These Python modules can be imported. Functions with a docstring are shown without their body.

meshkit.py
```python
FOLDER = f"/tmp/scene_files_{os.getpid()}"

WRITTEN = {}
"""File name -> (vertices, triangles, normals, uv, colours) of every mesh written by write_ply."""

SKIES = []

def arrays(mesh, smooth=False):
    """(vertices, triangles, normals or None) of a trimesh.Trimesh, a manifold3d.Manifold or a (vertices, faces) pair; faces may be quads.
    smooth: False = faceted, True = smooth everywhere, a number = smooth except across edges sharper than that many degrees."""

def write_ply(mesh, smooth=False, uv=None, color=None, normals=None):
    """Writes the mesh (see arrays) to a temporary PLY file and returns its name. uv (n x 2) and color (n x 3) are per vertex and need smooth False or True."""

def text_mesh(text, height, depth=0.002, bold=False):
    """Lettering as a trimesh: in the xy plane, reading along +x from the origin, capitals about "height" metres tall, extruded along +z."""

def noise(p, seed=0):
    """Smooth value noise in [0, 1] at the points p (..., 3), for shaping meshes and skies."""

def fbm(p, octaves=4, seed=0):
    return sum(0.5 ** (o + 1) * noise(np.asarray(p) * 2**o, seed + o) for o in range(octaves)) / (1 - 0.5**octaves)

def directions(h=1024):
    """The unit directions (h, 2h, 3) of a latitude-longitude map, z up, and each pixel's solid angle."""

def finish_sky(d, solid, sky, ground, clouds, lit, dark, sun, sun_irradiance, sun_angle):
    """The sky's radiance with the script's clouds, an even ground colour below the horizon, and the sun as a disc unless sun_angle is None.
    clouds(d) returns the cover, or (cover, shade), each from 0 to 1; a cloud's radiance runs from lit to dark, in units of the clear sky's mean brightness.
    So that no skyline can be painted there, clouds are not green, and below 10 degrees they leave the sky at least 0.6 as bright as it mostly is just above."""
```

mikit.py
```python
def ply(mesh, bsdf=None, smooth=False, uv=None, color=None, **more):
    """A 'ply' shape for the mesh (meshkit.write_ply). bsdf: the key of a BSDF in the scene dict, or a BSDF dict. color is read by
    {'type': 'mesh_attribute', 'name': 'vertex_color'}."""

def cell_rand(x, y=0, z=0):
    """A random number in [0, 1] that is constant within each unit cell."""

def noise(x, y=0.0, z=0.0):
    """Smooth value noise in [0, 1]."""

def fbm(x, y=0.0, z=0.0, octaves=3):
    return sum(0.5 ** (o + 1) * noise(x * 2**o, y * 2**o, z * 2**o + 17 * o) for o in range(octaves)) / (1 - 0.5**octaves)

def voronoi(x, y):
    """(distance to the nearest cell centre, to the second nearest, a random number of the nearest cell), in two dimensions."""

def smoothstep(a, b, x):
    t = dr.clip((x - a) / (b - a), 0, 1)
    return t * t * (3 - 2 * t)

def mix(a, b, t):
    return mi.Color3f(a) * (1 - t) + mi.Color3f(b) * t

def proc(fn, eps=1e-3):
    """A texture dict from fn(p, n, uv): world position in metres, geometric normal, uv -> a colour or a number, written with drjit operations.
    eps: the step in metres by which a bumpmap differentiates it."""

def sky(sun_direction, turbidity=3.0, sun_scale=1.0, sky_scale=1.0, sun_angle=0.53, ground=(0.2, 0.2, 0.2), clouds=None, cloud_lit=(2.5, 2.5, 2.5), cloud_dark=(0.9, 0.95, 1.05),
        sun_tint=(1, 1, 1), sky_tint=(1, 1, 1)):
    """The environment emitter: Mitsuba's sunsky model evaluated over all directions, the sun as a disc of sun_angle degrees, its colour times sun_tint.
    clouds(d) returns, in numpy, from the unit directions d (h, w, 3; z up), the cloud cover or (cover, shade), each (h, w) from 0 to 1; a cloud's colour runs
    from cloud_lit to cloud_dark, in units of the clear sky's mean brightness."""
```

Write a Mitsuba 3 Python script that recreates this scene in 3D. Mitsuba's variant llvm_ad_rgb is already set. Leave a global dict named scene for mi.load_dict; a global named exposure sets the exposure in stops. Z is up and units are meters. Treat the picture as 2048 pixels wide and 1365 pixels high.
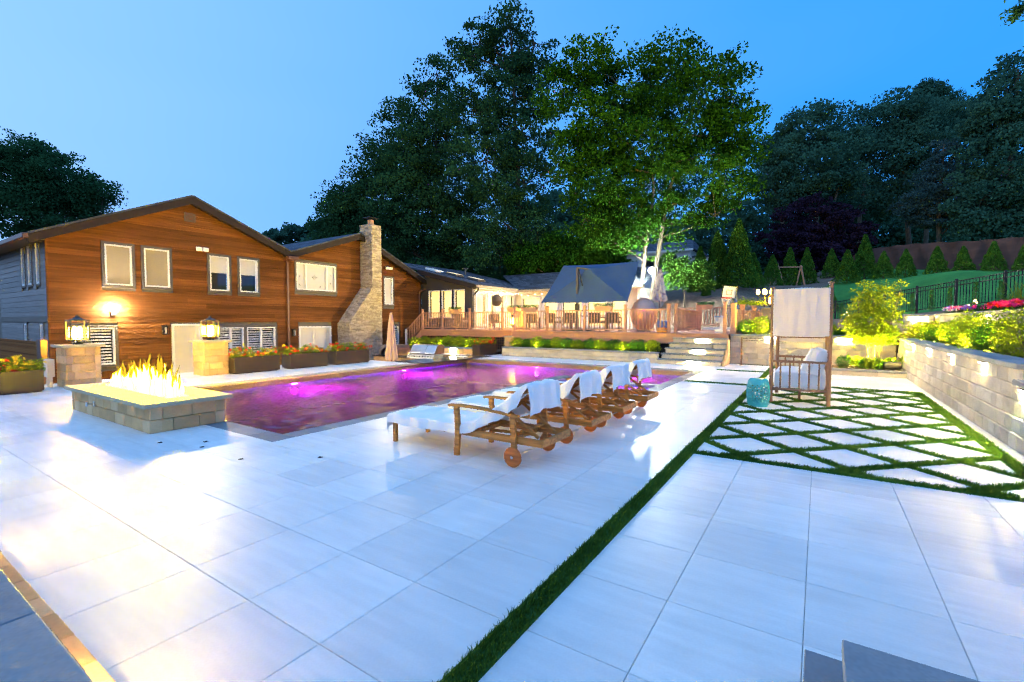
# Pool terrace at dusk. World: metres, z up, Y runs along the pool, X to the right; the camera stands on a raised landing.
import math, os
import numpy as np
import trimesh
import drjit as dr
import mitsuba as mi
import mikit
from mikit import proc, noise, fbm, voronoi, cell_rand, smoothstep, mix
from meshkit import fbm as nfbm, noise as nnoise, text_mesh
from shapely.geometry import Polygon, box as sbox, LineString
from shapely.ops import unary_union

T = mi.ScalarTransform4f
PI = math.pi
scene, labels = {}, {}

# ---------------------------------------------------------------- camera
YAW, PITCH = math.atan(614 / 936), math.atan(40.5 / 936)
FWD = np.array([-math.sin(YAW) * math.cos(PITCH), math.cos(YAW) * math.cos(PITCH), -math.sin(PITCH)])
EYE = np.array([0.0, 0.0, 1.6])
scene['camera'] = {'type': 'perspective', 'fov': 2 * math.degrees(math.atan(1024 / 936)), 'fov_axis': 'x', 'near_clip': 0.05, 'far_clip': 3000.0,
                   'to_world': T().look_at(origin=EYE.tolist(), target=(EYE + FWD).tolist(), up=[0, 0, 1])}

# ---------------------------------------------------------------- dusk sky: an even haze lit from the west, where the sun has just set behind the house
exposure = 5.0          # a long dusk exposure; every lamp and the sky below are in units of DIM
DIM = 2.0 ** -5
SUNSET = np.array([-0.45, -0.89])
SKY_GAIN = DIM

def dusk(d):
    # the paling towards the place where the sun went down, very gradual, with a trace of high haze
    s = np.clip((1 + d[..., 0] * SUNSET[0] + d[..., 1] * SUNSET[1]) / 2, 0, 1)
    t = 0.60 * s ** 1.25 + 0.02 * np.exp(-np.clip(d[..., 2], 0, 1) * 7) + 0.05 * (nfbm(d * np.array([2.0, 2.0, 7.0]), 4, 3) - 0.5)
    return np.ones(d.shape[:-1]), np.clip(1.0 - t, 0, 1)

scene['sky_light'] = mikit.sky((-0.92, 0.39, 0.12), turbidity=3, sun_scale=0.0, sky_scale=SKY_GAIN, ground=(0.12, 0.12, 0.12),
                               clouds=dusk, cloud_lit=(22.0, 30.0, 40.0), cloud_dark=(0.75, 9.7, 30.0))

# lamp colours and strengths
LAMP_W = np.array([1.0, 0.60, 0.03])   # lanterns
LAMP_C = np.array([1.0, 0.84, 0.54])   # house floods and wall lamp
LAMP_S = np.array([0.92, 1.0, 0.90])   # the white floodlight in the maple
LAMP_F = np.array([1.0, 0.58, 0.14])   # its beam towards the house
LAMP_L = np.array([1.0, 0.70, 0.22])   # step and wall lamps
LAMP_Y = np.array([1.0, 0.78, 0.04])   # garden uplights
FIRE = np.array([1.0, 0.70, 0.0012])
P_LANT, P_WALL, P_FL1, P_FL2, P_STAR, P_STARB, P_STEP, P_LAND, P_UP, P_POOL = 950, 700, 70, 55, 2800, 400, 4400, 160, 34000, 40000

# ---------------------------------------------------------------- helpers
def numbered(name):
    if name not in scene and name not in taken:
        taken.add(name)
        return name
    n = count.get(name, 0) + 1
    while f'{name}_{n:03d}' in taken:
        n += 1
    count[name] = n
    taken.add(f'{name}_{n:03d}')
    return f'{name}_{n:03d}'

taken, count = set(), {}

def thing(name, label, cat, group=None):
    k = numbered(name)
    labels[k] = {'label': label, 'category': cat}
    if group:
        labels[k]['group'] = group
    return k

def put(name, mesh, bsdf, smooth=False, parent=None, label=None, cat=None, group=None, kind=None, emit=None, weight=None, color=None):
    k = numbered(f'{parent}__{name}' if parent else name)
    if isinstance(mesh, M):
        mesh = mesh.mesh()
    s = mikit.ply(mesh, bsdf, smooth=smooth, **({'color': color} if color is not None else {}))
    if emit is not None:
        s['emitter'] = {'type': 'area', 'radiance': {'type': 'rgb', 'value': [float(e) * DIM for e in emit]}}
        if weight:
            s['emitter']['sampling_weight'] = float(weight)
    scene[k] = s
    d = {a: b for a, b in (('label', label), ('category', cat), ('group', group), ('kind', kind)) if b}
    if d:
        labels[k] = d
    return k

class M:
    """collects pieces into one mesh"""
    def __init__(self):
        self.v, self.f, self.n = [], [], 0
    def add(self, v, f):
        self.v.append(np.asarray(v, float)); self.f.append(np.asarray(f, int) + self.n); self.n += len(v)
        return self
    def tm(self, mesh, mat=None):
        v = np.asarray(mesh.vertices)
        if mat is not None:
            v = v @ np.asarray(mat)[:3, :3].T + np.asarray(mat)[:3, 3]
        return self.add(v, mesh.faces)
    def box(self, x0, x1, y0, y1, z0, z1, ch=0.0):
        return self.add(*boxvf(x0, x1, y0, y1, z0, z1, ch))
    def tube(self, pts, r, sides=8, cap=True):
        return self.add(*tubevf(pts, r, sides, cap))
    def mesh(self):
        f = np.vstack([np.vstack([g[:, [0, 1, 2]], g[:, [0, 2, 3]]]) if g.shape[1] == 4 else g for g in self.f])
        return trimesh.Trimesh(np.vstack(self.v), f, process=False)
    def move(self, mat):
        m = np.asarray(mat)
        self.v = [v @ m[:3, :3].T + m[:3, 3] for v in self.v]
        return self

BOXF = np.array([[0, 1, 3, 2], [4, 6, 7, 5], [0, 4, 5, 1], [2, 3, 7, 6], [0, 2, 6, 4], [1, 5, 7, 3]])

def boxvf(x0, x1, y0, y1, z0, z1, ch=0.0):
    if ch <= 0:
        return np.array([[x, y, z] for x in (x0, x1) for y in (y0, y1) for z in (z0, z1)], float), BOXF
    c = min(ch, (x1 - x0) * .3, (y1 - y0) * .3, (z1 - z0) * .3)
    v, idx = [], {}
    for i, x in enumerate((x0, x1)):
        for j, y in enumerate((y0, y1)):
            for k, z in enumerate((z0, z1)):
                sx, sy, sz = (1 if i == 0 else -1), (1 if j == 0 else -1), (1 if k == 0 else -1)
                for a, p in enumerate(((x, y + sy * c, z + sz * c), (x + sx * c, y, z + sz * c), (x + sx * c, y + sy * c, z))):
                    idx[i, j, k, a] = len(v); v.append(p)
    f = []
    def q(*ks):
        a, b, c_, d = (idx[k] for k in ks); f.extend([[a, b, c_], [a, c_, d]])
    for i in (0, 1):
        L = [(i, 0, 0, 0), (i, 0, 1, 0), (i, 1, 1, 0), (i, 1, 0, 0)]; q(*(L if i == 0 else L[::-1]))
        L = [(0, i, 0, 1), (1, i, 0, 1), (1, i, 1, 1), (0, i, 1, 1)]; q(*(L if i == 0 else L[::-1]))
        L = [(0, 0, i, 2), (0, 1, i, 2), (1, 1, i, 2), (1, 0, i, 2)]; q(*(L if i == 0 else L[::-1]))
    for a, b in ((0, 0), (0, 1), (1, 0), (1, 1)):
        e = (a + b) % 2
        L = [(0, a, b, 1), (1, a, b, 1), (1, a, b, 2), (0, a, b, 2)]; q(*(L[::-1] if e == 0 else L))
        L = [(a, 0, b, 0), (a, 1, b, 0), (a, 1, b, 2), (a, 0, b, 2)]; q(*(L if e == 0 else L[::-1]))
        L = [(a, b, 0, 0), (a, b, 1, 0), (a, b, 1, 1), (a, b, 0, 1)]; q(*(L[::-1] if e == 0 else L))
    for i in (0, 1):
        for j in (0, 1):
            for k in (0, 1):
                t = [idx[i, j, k, 0], idx[i, j, k, 1], idx[i, j, k, 2]]
                f.append(t if (i + j + k) % 2 == 0 else t[::-1])
    v, f = np.array(v), np.array(f)
    t = v[f]; out = ((np.cross(t[:, 1] - t[:, 0], t[:, 2] - t[:, 0])) * (t.mean(1) - v.mean(0))).sum(1) < 0
    f[out] = f[out][:, ::-1]
    return v, f

def tubevf(pts, r, sides=8, cap=True):
    p = np.asarray(pts, float); n = len(p)
    r = np.broadcast_to(np.asarray(r, float), (n,))
    t = np.gradient(p, axis=0); t /= np.linalg.norm(t, axis=1, keepdims=True) + 1e-12
    ref = np.array([0, 0, 1.0]) if abs(t[:, 2]).mean() < 0.8 else np.array([1.0, 0, 0])
    a = np.cross(t, ref); a /= np.linalg.norm(a, axis=1, keepdims=True) + 1e-12
    b = np.cross(t, a); g = np.arange(sides) * 2 * PI / sides
    v = p[:, None] + r[:, None, None] * (np.cos(g)[None, :, None] * a[:, None] + np.sin(g)[None, :, None] * b[:, None])
    i, j = np.meshgrid(np.arange(n - 1), np.arange(sides), indexing='ij')
    q = np.stack([i * sides + j, i * sides + (j + 1) % sides, (i + 1) * sides + (j + 1) % sides, (i + 1) * sides + j], -1).reshape(-1, 4)
    f = np.vstack([q[:, [0, 1, 2]], q[:, [0, 2, 3]]]); v = v.reshape(-1, 3)
    if cap:
        v = np.vstack([v, p[:1], p[-1:]]); j = np.arange(sides); e = n * sides
        f = np.vstack([f, np.stack([j * 0 + e, (j + 1) % sides, j], 1), np.stack([j * 0 + e + 1, (n - 1) * sides + j, (n - 1) * sides + (j + 1) % sides], 1)])
    return v, f

def obox(c, size, rz=0.0, ch=0.0, rx=0.0, ry=0.0):
    """(v, f) of a box with centre c turned about z (then x/y tilts applied first)"""
    v, f = boxvf(-size[0] / 2, size[0] / 2, -size[1] / 2, size[1] / 2, -size[2] / 2, size[2] / 2, ch)
    R = trimesh.transformations.euler_matrix(rx, ry, rz)[:3, :3]
    return v @ R.T + np.asarray(c), f

def bar(p, q, w, t, ch=0.0, up=(0, 0, 1)):
    """rectangular bar from p to q: w across, t along up"""
    p, q = np.asarray(p, float), np.asarray(q, float); L = np.linalg.norm(q - p); x = (q - p) / L
    y = np.cross(up, x); y /= np.linalg.norm(y); z = np.cross(x, y)
    v, f = boxvf(0, L, -w / 2, w / 2, -t / 2, t / 2, ch)
    return v @ np.array([x, y, z]) + p, f

def prism(poly, z0, z1, ch=0.004):
    """convex polygon slab with a small chamfer round the top"""
    p = np.asarray(poly, float); n = len(p)
    if (p[1] - p[0])[0] * (p[2] - p[1])[1] - (p[1] - p[0])[1] * (p[2] - p[1])[0] < 0:
        p = p[::-1]
    ins = np.array(Polygon(p).buffer(-ch, join_style=2).exterior.coords)[:-1] if ch else p
    if len(ins) != n:
        ins = p
    else:
        if (ins[1] - ins[0])[0] * (ins[2] - ins[1])[1] - (ins[1] - ins[0])[1] * (ins[2] - ins[1])[0] < 0:
            ins = ins[::-1]
        k = np.argmin(np.linalg.norm(ins - p[0], axis=1)); ins = np.roll(ins, -k, axis=0)
    rings = [(p, z0), (p, z1 - ch), (ins, z1)] if ch else [(p, z0), (p, z1)]
    v = np.vstack([np.c_[r, np.full(n, z)] for r, z in rings]); f = []
    for k in range(len(rings) - 1):
        for i in range(n):
            a, b = k * n + i, k * n + (i + 1) % n
            f += [[a, b, b + n], [a, b + n, a + n]]
    t = (len(rings) - 1) * n
    f += [[t, t + i, t + i + 1] for i in range(1, n - 1)] + [[0, i + 1, i] for i in range(1, n - 1)]
    return v, np.array(f)

def lathe(profile, sides=32, center=(0, 0, 0)):
    pr = np.asarray(profile, float); n = len(pr); g = np.arange(sides) * 2 * PI / sides
    v = np.stack([pr[:, None, 0] * np.cos(g), pr[:, None, 0] * np.sin(g), np.repeat(pr[:, 1:2], sides, 1)], -1).reshape(-1, 3) + np.asarray(center)
    i, j = np.meshgrid(np.arange(n - 1), np.arange(sides), indexing='ij')
    q = np.stack([i * sides + j, i * sides + (j + 1) % sides, (i + 1) * sides + (j + 1) % sides, (i + 1) * sides + j], -1).reshape(-1, 4)
    return v, np.vstack([q[:, [0, 1, 2]], q[:, [0, 2, 3]]])

def grid(fn, nu, nv):
    u, v = np.meshgrid(np.linspace(0, 1, nu), np.linspace(0, 1, nv), indexing='ij')
    P = np.asarray(fn(u, v)); P = np.moveaxis(P, 0, -1).reshape(-1, 3) if P.shape[0] == 3 else P.reshape(-1, 3)
    i, j = np.meshgrid(np.arange(nu - 1), np.arange(nv - 1), indexing='ij')
    a = i * nv + j
    return P, np.stack([a, a + nv, a + nv + 1, a + 1], -1).reshape(-1, 4)

def thick(v, f, t):
    """a sheet given thickness t along its vertex normals"""
    m = trimesh.Trimesh(v, np.vstack([f[:, [0, 1, 2]], f[:, [0, 2, 3]]]) if f.shape[1] == 4 else f, process=False)
    n = np.array(m.vertex_normals); k = len(v)
    e = m.edges_sorted; u, c = np.unique(e, axis=0, return_counts=True); b = {tuple(x) for x in u[c == 1]}
    side = []
    for tri in m.faces:
        for i in range(3):
            p, q = tri[i], tri[(i + 1) % 3]
            if tuple(sorted((p, q))) in b:
                side += [[q, p, p + k], [q, p + k, q + k]]
    return np.vstack([v, v - n * t]), np.vstack([m.faces, m.faces[:, ::-1] + k, np.array(side, int).reshape(-1, 3)])

# ---------------------------------------------------------------- materials
def tex(c):
    return proc(c) if callable(c) else {'type': 'rgb', 'value': list(c)}

def mat(name, color, rough=0.6, spec=0.4, metal=0.0, bump=None, bscale=1.0, eps=2e-3, **more):
    b = {'type': 'principled', 'base_color': tex(color), 'roughness': rough, 'specular': spec, 'metallic': metal, **more}
    if bump is not None:
        b = {'type': 'bumpmap', 'arbitrary': proc(bump, eps), 'scale': bscale, 'bsdf': b}
    scene[name] = {'type': 'twosided', 'bsdf': b}

def leafmat(name, color, trans=0.5, rough=0.55):
    scene[name] = {'type': 'principledthin', 'base_color': tex(color), 'roughness': rough, 'diff_trans': trans, 'eta': 1.35}

def grained(base, lo=0.82, hi=1.1, s=9.0, octaves=3):
    base = [float(x) for x in base]
    def fn(p, n, uv):
        t = fbm(p.x * s, p.y * s, p.z * s, octaves)
        k = lo + (hi - lo) * t
        return mi.Color3f(base[0], base[1], base[2]) * k
    return fn

def tilecolor(base):
    def fn(p, n, uv):
        t = fbm(p.x * 1.7, p.y * 1.7, 0.0, 4); s = fbm(p.x * 3.0, p.y * 22.0, 3.0, 3); q = noise(p.x * 140, p.y * 140, 1.0)
        k = 0.90 + 0.14 * (t - 0.5) + 0.13 * (s - 0.5) + 0.05 * (q - 0.5)
        st = smoothstep(0.70, 0.82, fbm(p.x * 0.9 + 7, p.y * 0.9 + 3, 5.0, 4)) * 0.10
        return mi.Color3f(base[0], base[1], base[2]) * (k - st)
    return fn

def stonecolor(base, var=0.35):
    def fn(p, n, uv):
        t = fbm(p.x * 6, p.y * 6, p.z * 6, 4); q = noise(p.x * 90, p.y * 90, p.z * 90)
        w = smoothstep(0.62, 0.8, fbm(p.x * 2.5 + 4, p.y * 2.5, p.z * 3.5, 3)) * 0.18
        return mi.Color3f(base[0], base[1], base[2]) * (1.0 + var * (t - 0.5) + 0.18 * (q - 0.5) - w)
    return fn

def stonebump(p, n, uv):
    return fbm(p.x * 28, p.y * 28, p.z * 28, 3)

for k, c in enumerate(((0.85, 0.83, 0.79), (0.80, 0.78, 0.745), (0.88, 0.86, 0.815))):
    mat(f'tile_{k}', tilecolor(c), rough=0.38, spec=0.32)
for k, c in enumerate(((0.60, 0.37, 0.175), (0.66, 0.43, 0.225), (0.50, 0.305, 0.145), (0.62, 0.385, 0.18))):
    mat(f'block_{k}', stonecolor(c), rough=0.85, spec=0.25, bump=stonebump, bscale=0.004)
for k, c in enumerate(((0.47, 0.41, 0.335), (0.53, 0.47, 0.395), (0.42, 0.365, 0.30), (0.50, 0.43, 0.345))):
    mat(f'wallblock_{k}', stonecolor(c), rough=0.85, spec=0.25, bump=stonebump, bscale=0.004)
for k, c in enumerate(((0.19, 0.205, 0.225), (0.235, 0.245, 0.26), (0.16, 0.175, 0.20))):
    mat(f'cap_{k}', stonecolor(c, 0.25), rough=0.6, spec=0.35, bump=stonebump, bscale=0.002)
mat('capwarm', stonecolor((0.45, 0.36, 0.24), 0.2), rough=0.7, spec=0.3, bump=stonebump, bscale=0.002)
mat('grout', grained((0.52, 0.51, 0.49), s=30), rough=0.9)
mat('mortar', grained((0.16, 0.14, 0.12), s=20), rough=0.95)

def boardcolor(a, b, along):
    def fn(p, n, uv):
        u = {'x': p.x, 'y': p.y, 'z': p.z}[along]; w = p.z if along != 'z' else p.x + p.y
        g = fbm(u * 0.9, w * 26.0, 1.7, 4); h = noise(u * 5.0, w * 130.0, 2.0)
        t = dr.clip(g * 1.5 - 0.25 + 0.3 * (h - 0.5), 0, 1)
        return mix(a, b, t)
    return fn

def boardbump(p, n, uv):
    return noise((p.x + p.y) * 4.0, p.z * 150.0, 0.0)

SID = (((0.085, 0.027, 0.007), (0.26, 0.098, 0.026)), ((0.115, 0.038, 0.010), (0.30, 0.115, 0.031)), ((0.055, 0.018, 0.005), (0.20, 0.074, 0.020)), ((0.095, 0.032, 0.009), (0.23, 0.088, 0.025)))
for k, (a, b) in enumerate(SID):
    mat(f'siding_{k}', boardcolor(a, b, 'y'), rough=0.75, spec=0.12, bump=boardbump, bscale=0.0015)
for k, c in enumerate(((0.115, 0.10, 0.098), (0.14, 0.122, 0.118), (0.095, 0.085, 0.084))):
    mat(f'graysiding_{k}', boardcolor([x * .7 for x in c], [x * 1.35 for x in c], 'x'), rough=0.45, spec=0.4)
for k, c in enumerate(((0.42, 0.205, 0.135), (0.47, 0.235, 0.16), (0.38, 0.18, 0.118))):
    mat(f'deckwood_{k}', boardcolor([x * .8 for x in c], [x * 1.15 for x in c], 'x'), rough=0.6, spec=0.3)
mat('whitetrim', grained((0.80, 0.79, 0.77), 0.94, 1.03, 4), rough=0.35)
mat('graytrim', grained((0.105, 0.088, 0.075), 0.9, 1.1, 6), rough=0.5)
mat('bronze', grained((0.15, 0.062, 0.035), 0.85, 1.1, 5), rough=0.4, spec=0.5)
mat('fascia', grained((0.026, 0.017, 0.014), 0.85, 1.1, 5), rough=0.6, spec=0.2)
mat('blackmetal', (0.012, 0.012, 0.013), rough=0.4, spec=0.5)
mat('darkpaint', grained((0.05, 0.043, 0.044), 0.9, 1.1, 6), rough=0.55)
mat('steel', grained((0.62, 0.63, 0.65), 0.9, 1.05, 14), rough=0.26, metal=1.0)
mat('planterbox', grained((0.034, 0.021, 0.016), 0.88, 1.1, 8), rough=0.5)
mat('screenblind', lambda p, n, uv: mi.Color3f(0.34, 0.28, 0.19) * (0.93 + 0.1 * noise(p.y * 60, p.z * 160, 0.0)), rough=0.9)
mat('whiteblind', lambda p, n, uv: mi.Color3f(0.70, 0.66, 0.58) * (0.94 + 0.08 * noise(p.y * 40, p.z * 40, 1.0)), rough=0.8)
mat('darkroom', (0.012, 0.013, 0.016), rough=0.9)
mat('cream', grained((0.70, 0.64, 0.53), 0.94, 1.04, 5), rough=0.5)
scene['pane'] = {'type': 'thindielectric', 'int_ior': 1.5}

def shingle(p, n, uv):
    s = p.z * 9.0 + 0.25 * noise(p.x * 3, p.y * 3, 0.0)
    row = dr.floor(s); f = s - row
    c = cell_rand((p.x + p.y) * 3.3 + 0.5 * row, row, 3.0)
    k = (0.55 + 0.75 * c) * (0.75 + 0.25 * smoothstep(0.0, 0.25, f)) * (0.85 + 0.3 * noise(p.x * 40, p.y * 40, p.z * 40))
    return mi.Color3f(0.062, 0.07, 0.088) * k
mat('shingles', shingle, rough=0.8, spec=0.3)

for k, c in enumerate(((0.38, 0.31, 0.245), (0.29, 0.24, 0.195), (0.46, 0.385, 0.31))):
    mat(f'ledge_{k}', stonecolor(c, 0.5), rough=0.85, spec=0.2)

def wood(a, b, s=1.0):
    def fn(p, n, uv):
        g = fbm(p.x * 2.5 * s, p.y * 38 * s, p.z * 38 * s, 4); h = noise(p.x * 10, p.y * 170, p.z * 170)
        return mix(a, b, dr.clip(1.6 * g - 0.3 + 0.25 * (h - 0.5), 0, 1))
    return fn
mat('teak', wood((0.24, 0.075, 0.012), (0.62, 0.24, 0.045)), rough=0.42, spec=0.45)
mat('teakwheel', wood((0.36, 0.075, 0.010), (0.62, 0.17, 0.025)), rough=0.35, spec=0.5)
mat('bamboo', lambda p, n, uv: mix((0.135, 0.062, 0.034), (0.30, 0.155, 0.09), fbm(p.x * 30, p.y * 30, p.z * 3.0, 3)), rough=0.4, spec=0.45)
mat('towel', lambda p, n, uv: mi.Color3f(0.80, 0.79, 0.79) * (0.93 + 0.1 * noise(p.x * 220, p.y * 220, p.z * 220)), rough=0.95, spec=0.1, sheen=0.5)
mat('cushion', lambda p, n, uv: mi.Color3f(0.74, 0.75, 0.76) * (0.95 + 0.07 * noise(p.x * 160, p.y * 160, p.z * 160)), rough=0.9, spec=0.15, sheen=0.3)
mat('canvas', lambda p, n, uv: mi.Color3f(0.66, 0.575, 0.55) * (0.94 + 0.08 * noise(p.z * 300, (p.x + p.y) * 30, 1.0) + 0.05 * (fbm(p.x * 4, p.y * 4, p.z * 1.2, 3) - 0.5)), rough=0.85, spec=0.2)
mat('turquoise', grained((0.035, 0.42, 0.44), 0.85, 1.1, 12), rough=0.12, spec=0.6, clearcoat=0.6)
mat('bluefabric', lambda p, n, uv: mi.Color3f(0.055, 0.10, 0.185) * (0.9 + 0.2 * noise(p.x * 40, p.y * 40, p.z * 40)), rough=0.85, spec=0.2)
mat('pinkfabric', grained((0.60, 0.40, 0.33), 0.85, 1.1, 10), rough=0.9, spec=0.1)
mat('wicker', grained((0.085, 0.06, 0.045), 0.7, 1.3, 40), rough=0.7)
mat('terracotta', grained((0.50, 0.27, 0.17), 0.85, 1.1, 12), rough=0.8)
mat('granite', lambda p, n, uv: mi.Color3f(0.035, 0.03, 0.03) * (0.6 + 1.1 * noise(p.x * 70, p.y * 70, p.z * 70)), rough=0.12, spec=0.6)
mat('copper', grained((0.72, 0.40, 0.30), 0.8, 1.05, 8), rough=0.4, metal=0.8)
mat('plastic_red', (0.55, 0.05, 0.02), rough=0.35)
mat('plastic_blue', (0.02, 0.10, 0.42), rough=0.35)
mat('plastic_orange', (0.65, 0.2, 0.03), rough=0.4)
mat('weave', lambda p, n, uv: mi.Color3f(0.125, 0.068, 0.058) * (0.75 + 0.5 * fbm(p.x * 1.2, p.y * 1.2, p.z * 5, 3)), rough=0.9, spec=0.1)
mat('soil', lambda p, n, uv: mix((0.03, 0.017, 0.009), (0.12, 0.075, 0.045), fbm(p.x * 9, p.y * 9, p.z * 9, 4)), rough=0.95, bump=lambda p, n, uv: fbm(p.x * 14, p.y * 14, p.z * 14, 3), bscale=0.03)
mat('lawn', lambda p, n, uv: mix((0.012, 0.055, 0.008), (0.04, 0.15, 0.022), fbm(p.x * 2.2, p.y * 2.2, p.z * 2.0, 4) * 0.8 + 0.2 * noise(p.x * 30, p.y * 30, 0.0)), rough=0.9)
mat('bark', lambda p, n, uv: mix((0.05, 0.036, 0.026), (0.17, 0.13, 0.095), fbm(p.x * 12, p.y * 12, p.z * 3, 3)), rough=0.9)
mat('palebark', lambda p, n, uv: mix((0.09, 0.07, 0.05), (0.26, 0.21, 0.155), fbm(p.x * 8, p.y * 8, p.z * 2, 3)), rough=0.85)
mat('poolwall', lambda p, n, uv: mi.Color3f(0.15, 0.14, 0.30) * (0.55 + 0.8 * noise(p.x * 26, p.y * 26, p.z * 40)), rough=0.6)
mat('waterline', lambda p, n, uv: mix((0.17, 0.18, 0.30), (0.13, 0.085, 0.06), smoothstep(-0.22, -0.16, p.z)) * (0.45 + 1.2 * fbm(p.x * 14, p.y * 14, p.z * 30, 3)), rough=0.3, spec=0.5)
scene['water'] = {'type': 'dielectric', 'int_ior': 1.33, 'ext_ior': 1.0}

def leafcolor(a, b, s=1.1):
    return lambda p, n, uv: mix(a, b, dr.clip(1.7 * fbm(p.x * s, p.y * s, p.z * s, 2) - 0.35, 0, 1) * 0.7 + 0.3 * noise(p.x * 23, p.y * 23, p.z * 23))
leafmat('leaf_dark', leafcolor((0.015, 0.055, 0.025), (0.06, 0.165, 0.062), 0.5), 0.7)
leafmat('leaf_far', leafcolor((0.025, 0.08, 0.055), (0.09, 0.22, 0.14), 0.35), 0.6)
leafmat('leaf_maple', leafcolor((0.010, 0.050, 0.005), (0.045, 0.145, 0.013), 0.7), 0.7)
leafmat('leaf_shrub', leafcolor((0.085, 0.15, 0.010), (0.29, 0.35, 0.028), 6.0), 0.8)
leafmat('leaf_box', leafcolor((0.012, 0.055, 0.010), (0.05, 0.15, 0.022), 9.0), 0.5)
leafmat('leaf_cedar', leafcolor((0.03, 0.11, 0.018), (0.12, 0.27, 0.034), 3.0), 0.6)
leafmat('leaf_plum', leafcolor((0.02, 0.014, 0.028), (0.055, 0.030, 0.062), 0.6), 0.4)
leafmat('leaf_blue', leafcolor((0.03, 0.075, 0.075), (0.085, 0.165, 0.17), 0.6), 0.35)
leafmat('blade', leafcolor((0.03, 0.095, 0.014), (0.115, 0.235, 0.035), 2.2), 0.6)
mat('flamebody', (0.0, 0.0, 0.0), rough=1.0, spec=0.0)
leafmat('petal_red', (0.70, 0.03, 0.02), 0.5)
leafmat('petal_yellow', (0.80, 0.55, 0.04), 0.5)
leafmat('petal_pink', (0.72, 0.04, 0.22), 0.5)
leafmat('petal_violet', (0.42, 0.18, 0.70), 0.5)
leafmat('petal_white', (0.85, 0.80, 0.80), 0.5)
# ================================================================ ground, patio, turf, pool, walls
def sheet(x0, x1, y0, y1, z):
    return np.array([[x0, y0, z], [x1, y0, z], [x1, y1, z], [x0, y1, z]], float), np.array([[0, 1, 2, 3]])

put('ground', M().add(*sheet(-1500, 1500, -1500, 1500, -1.0)), 'soil', label='dark open ground reaching to the horizon', kind='structure')

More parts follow.
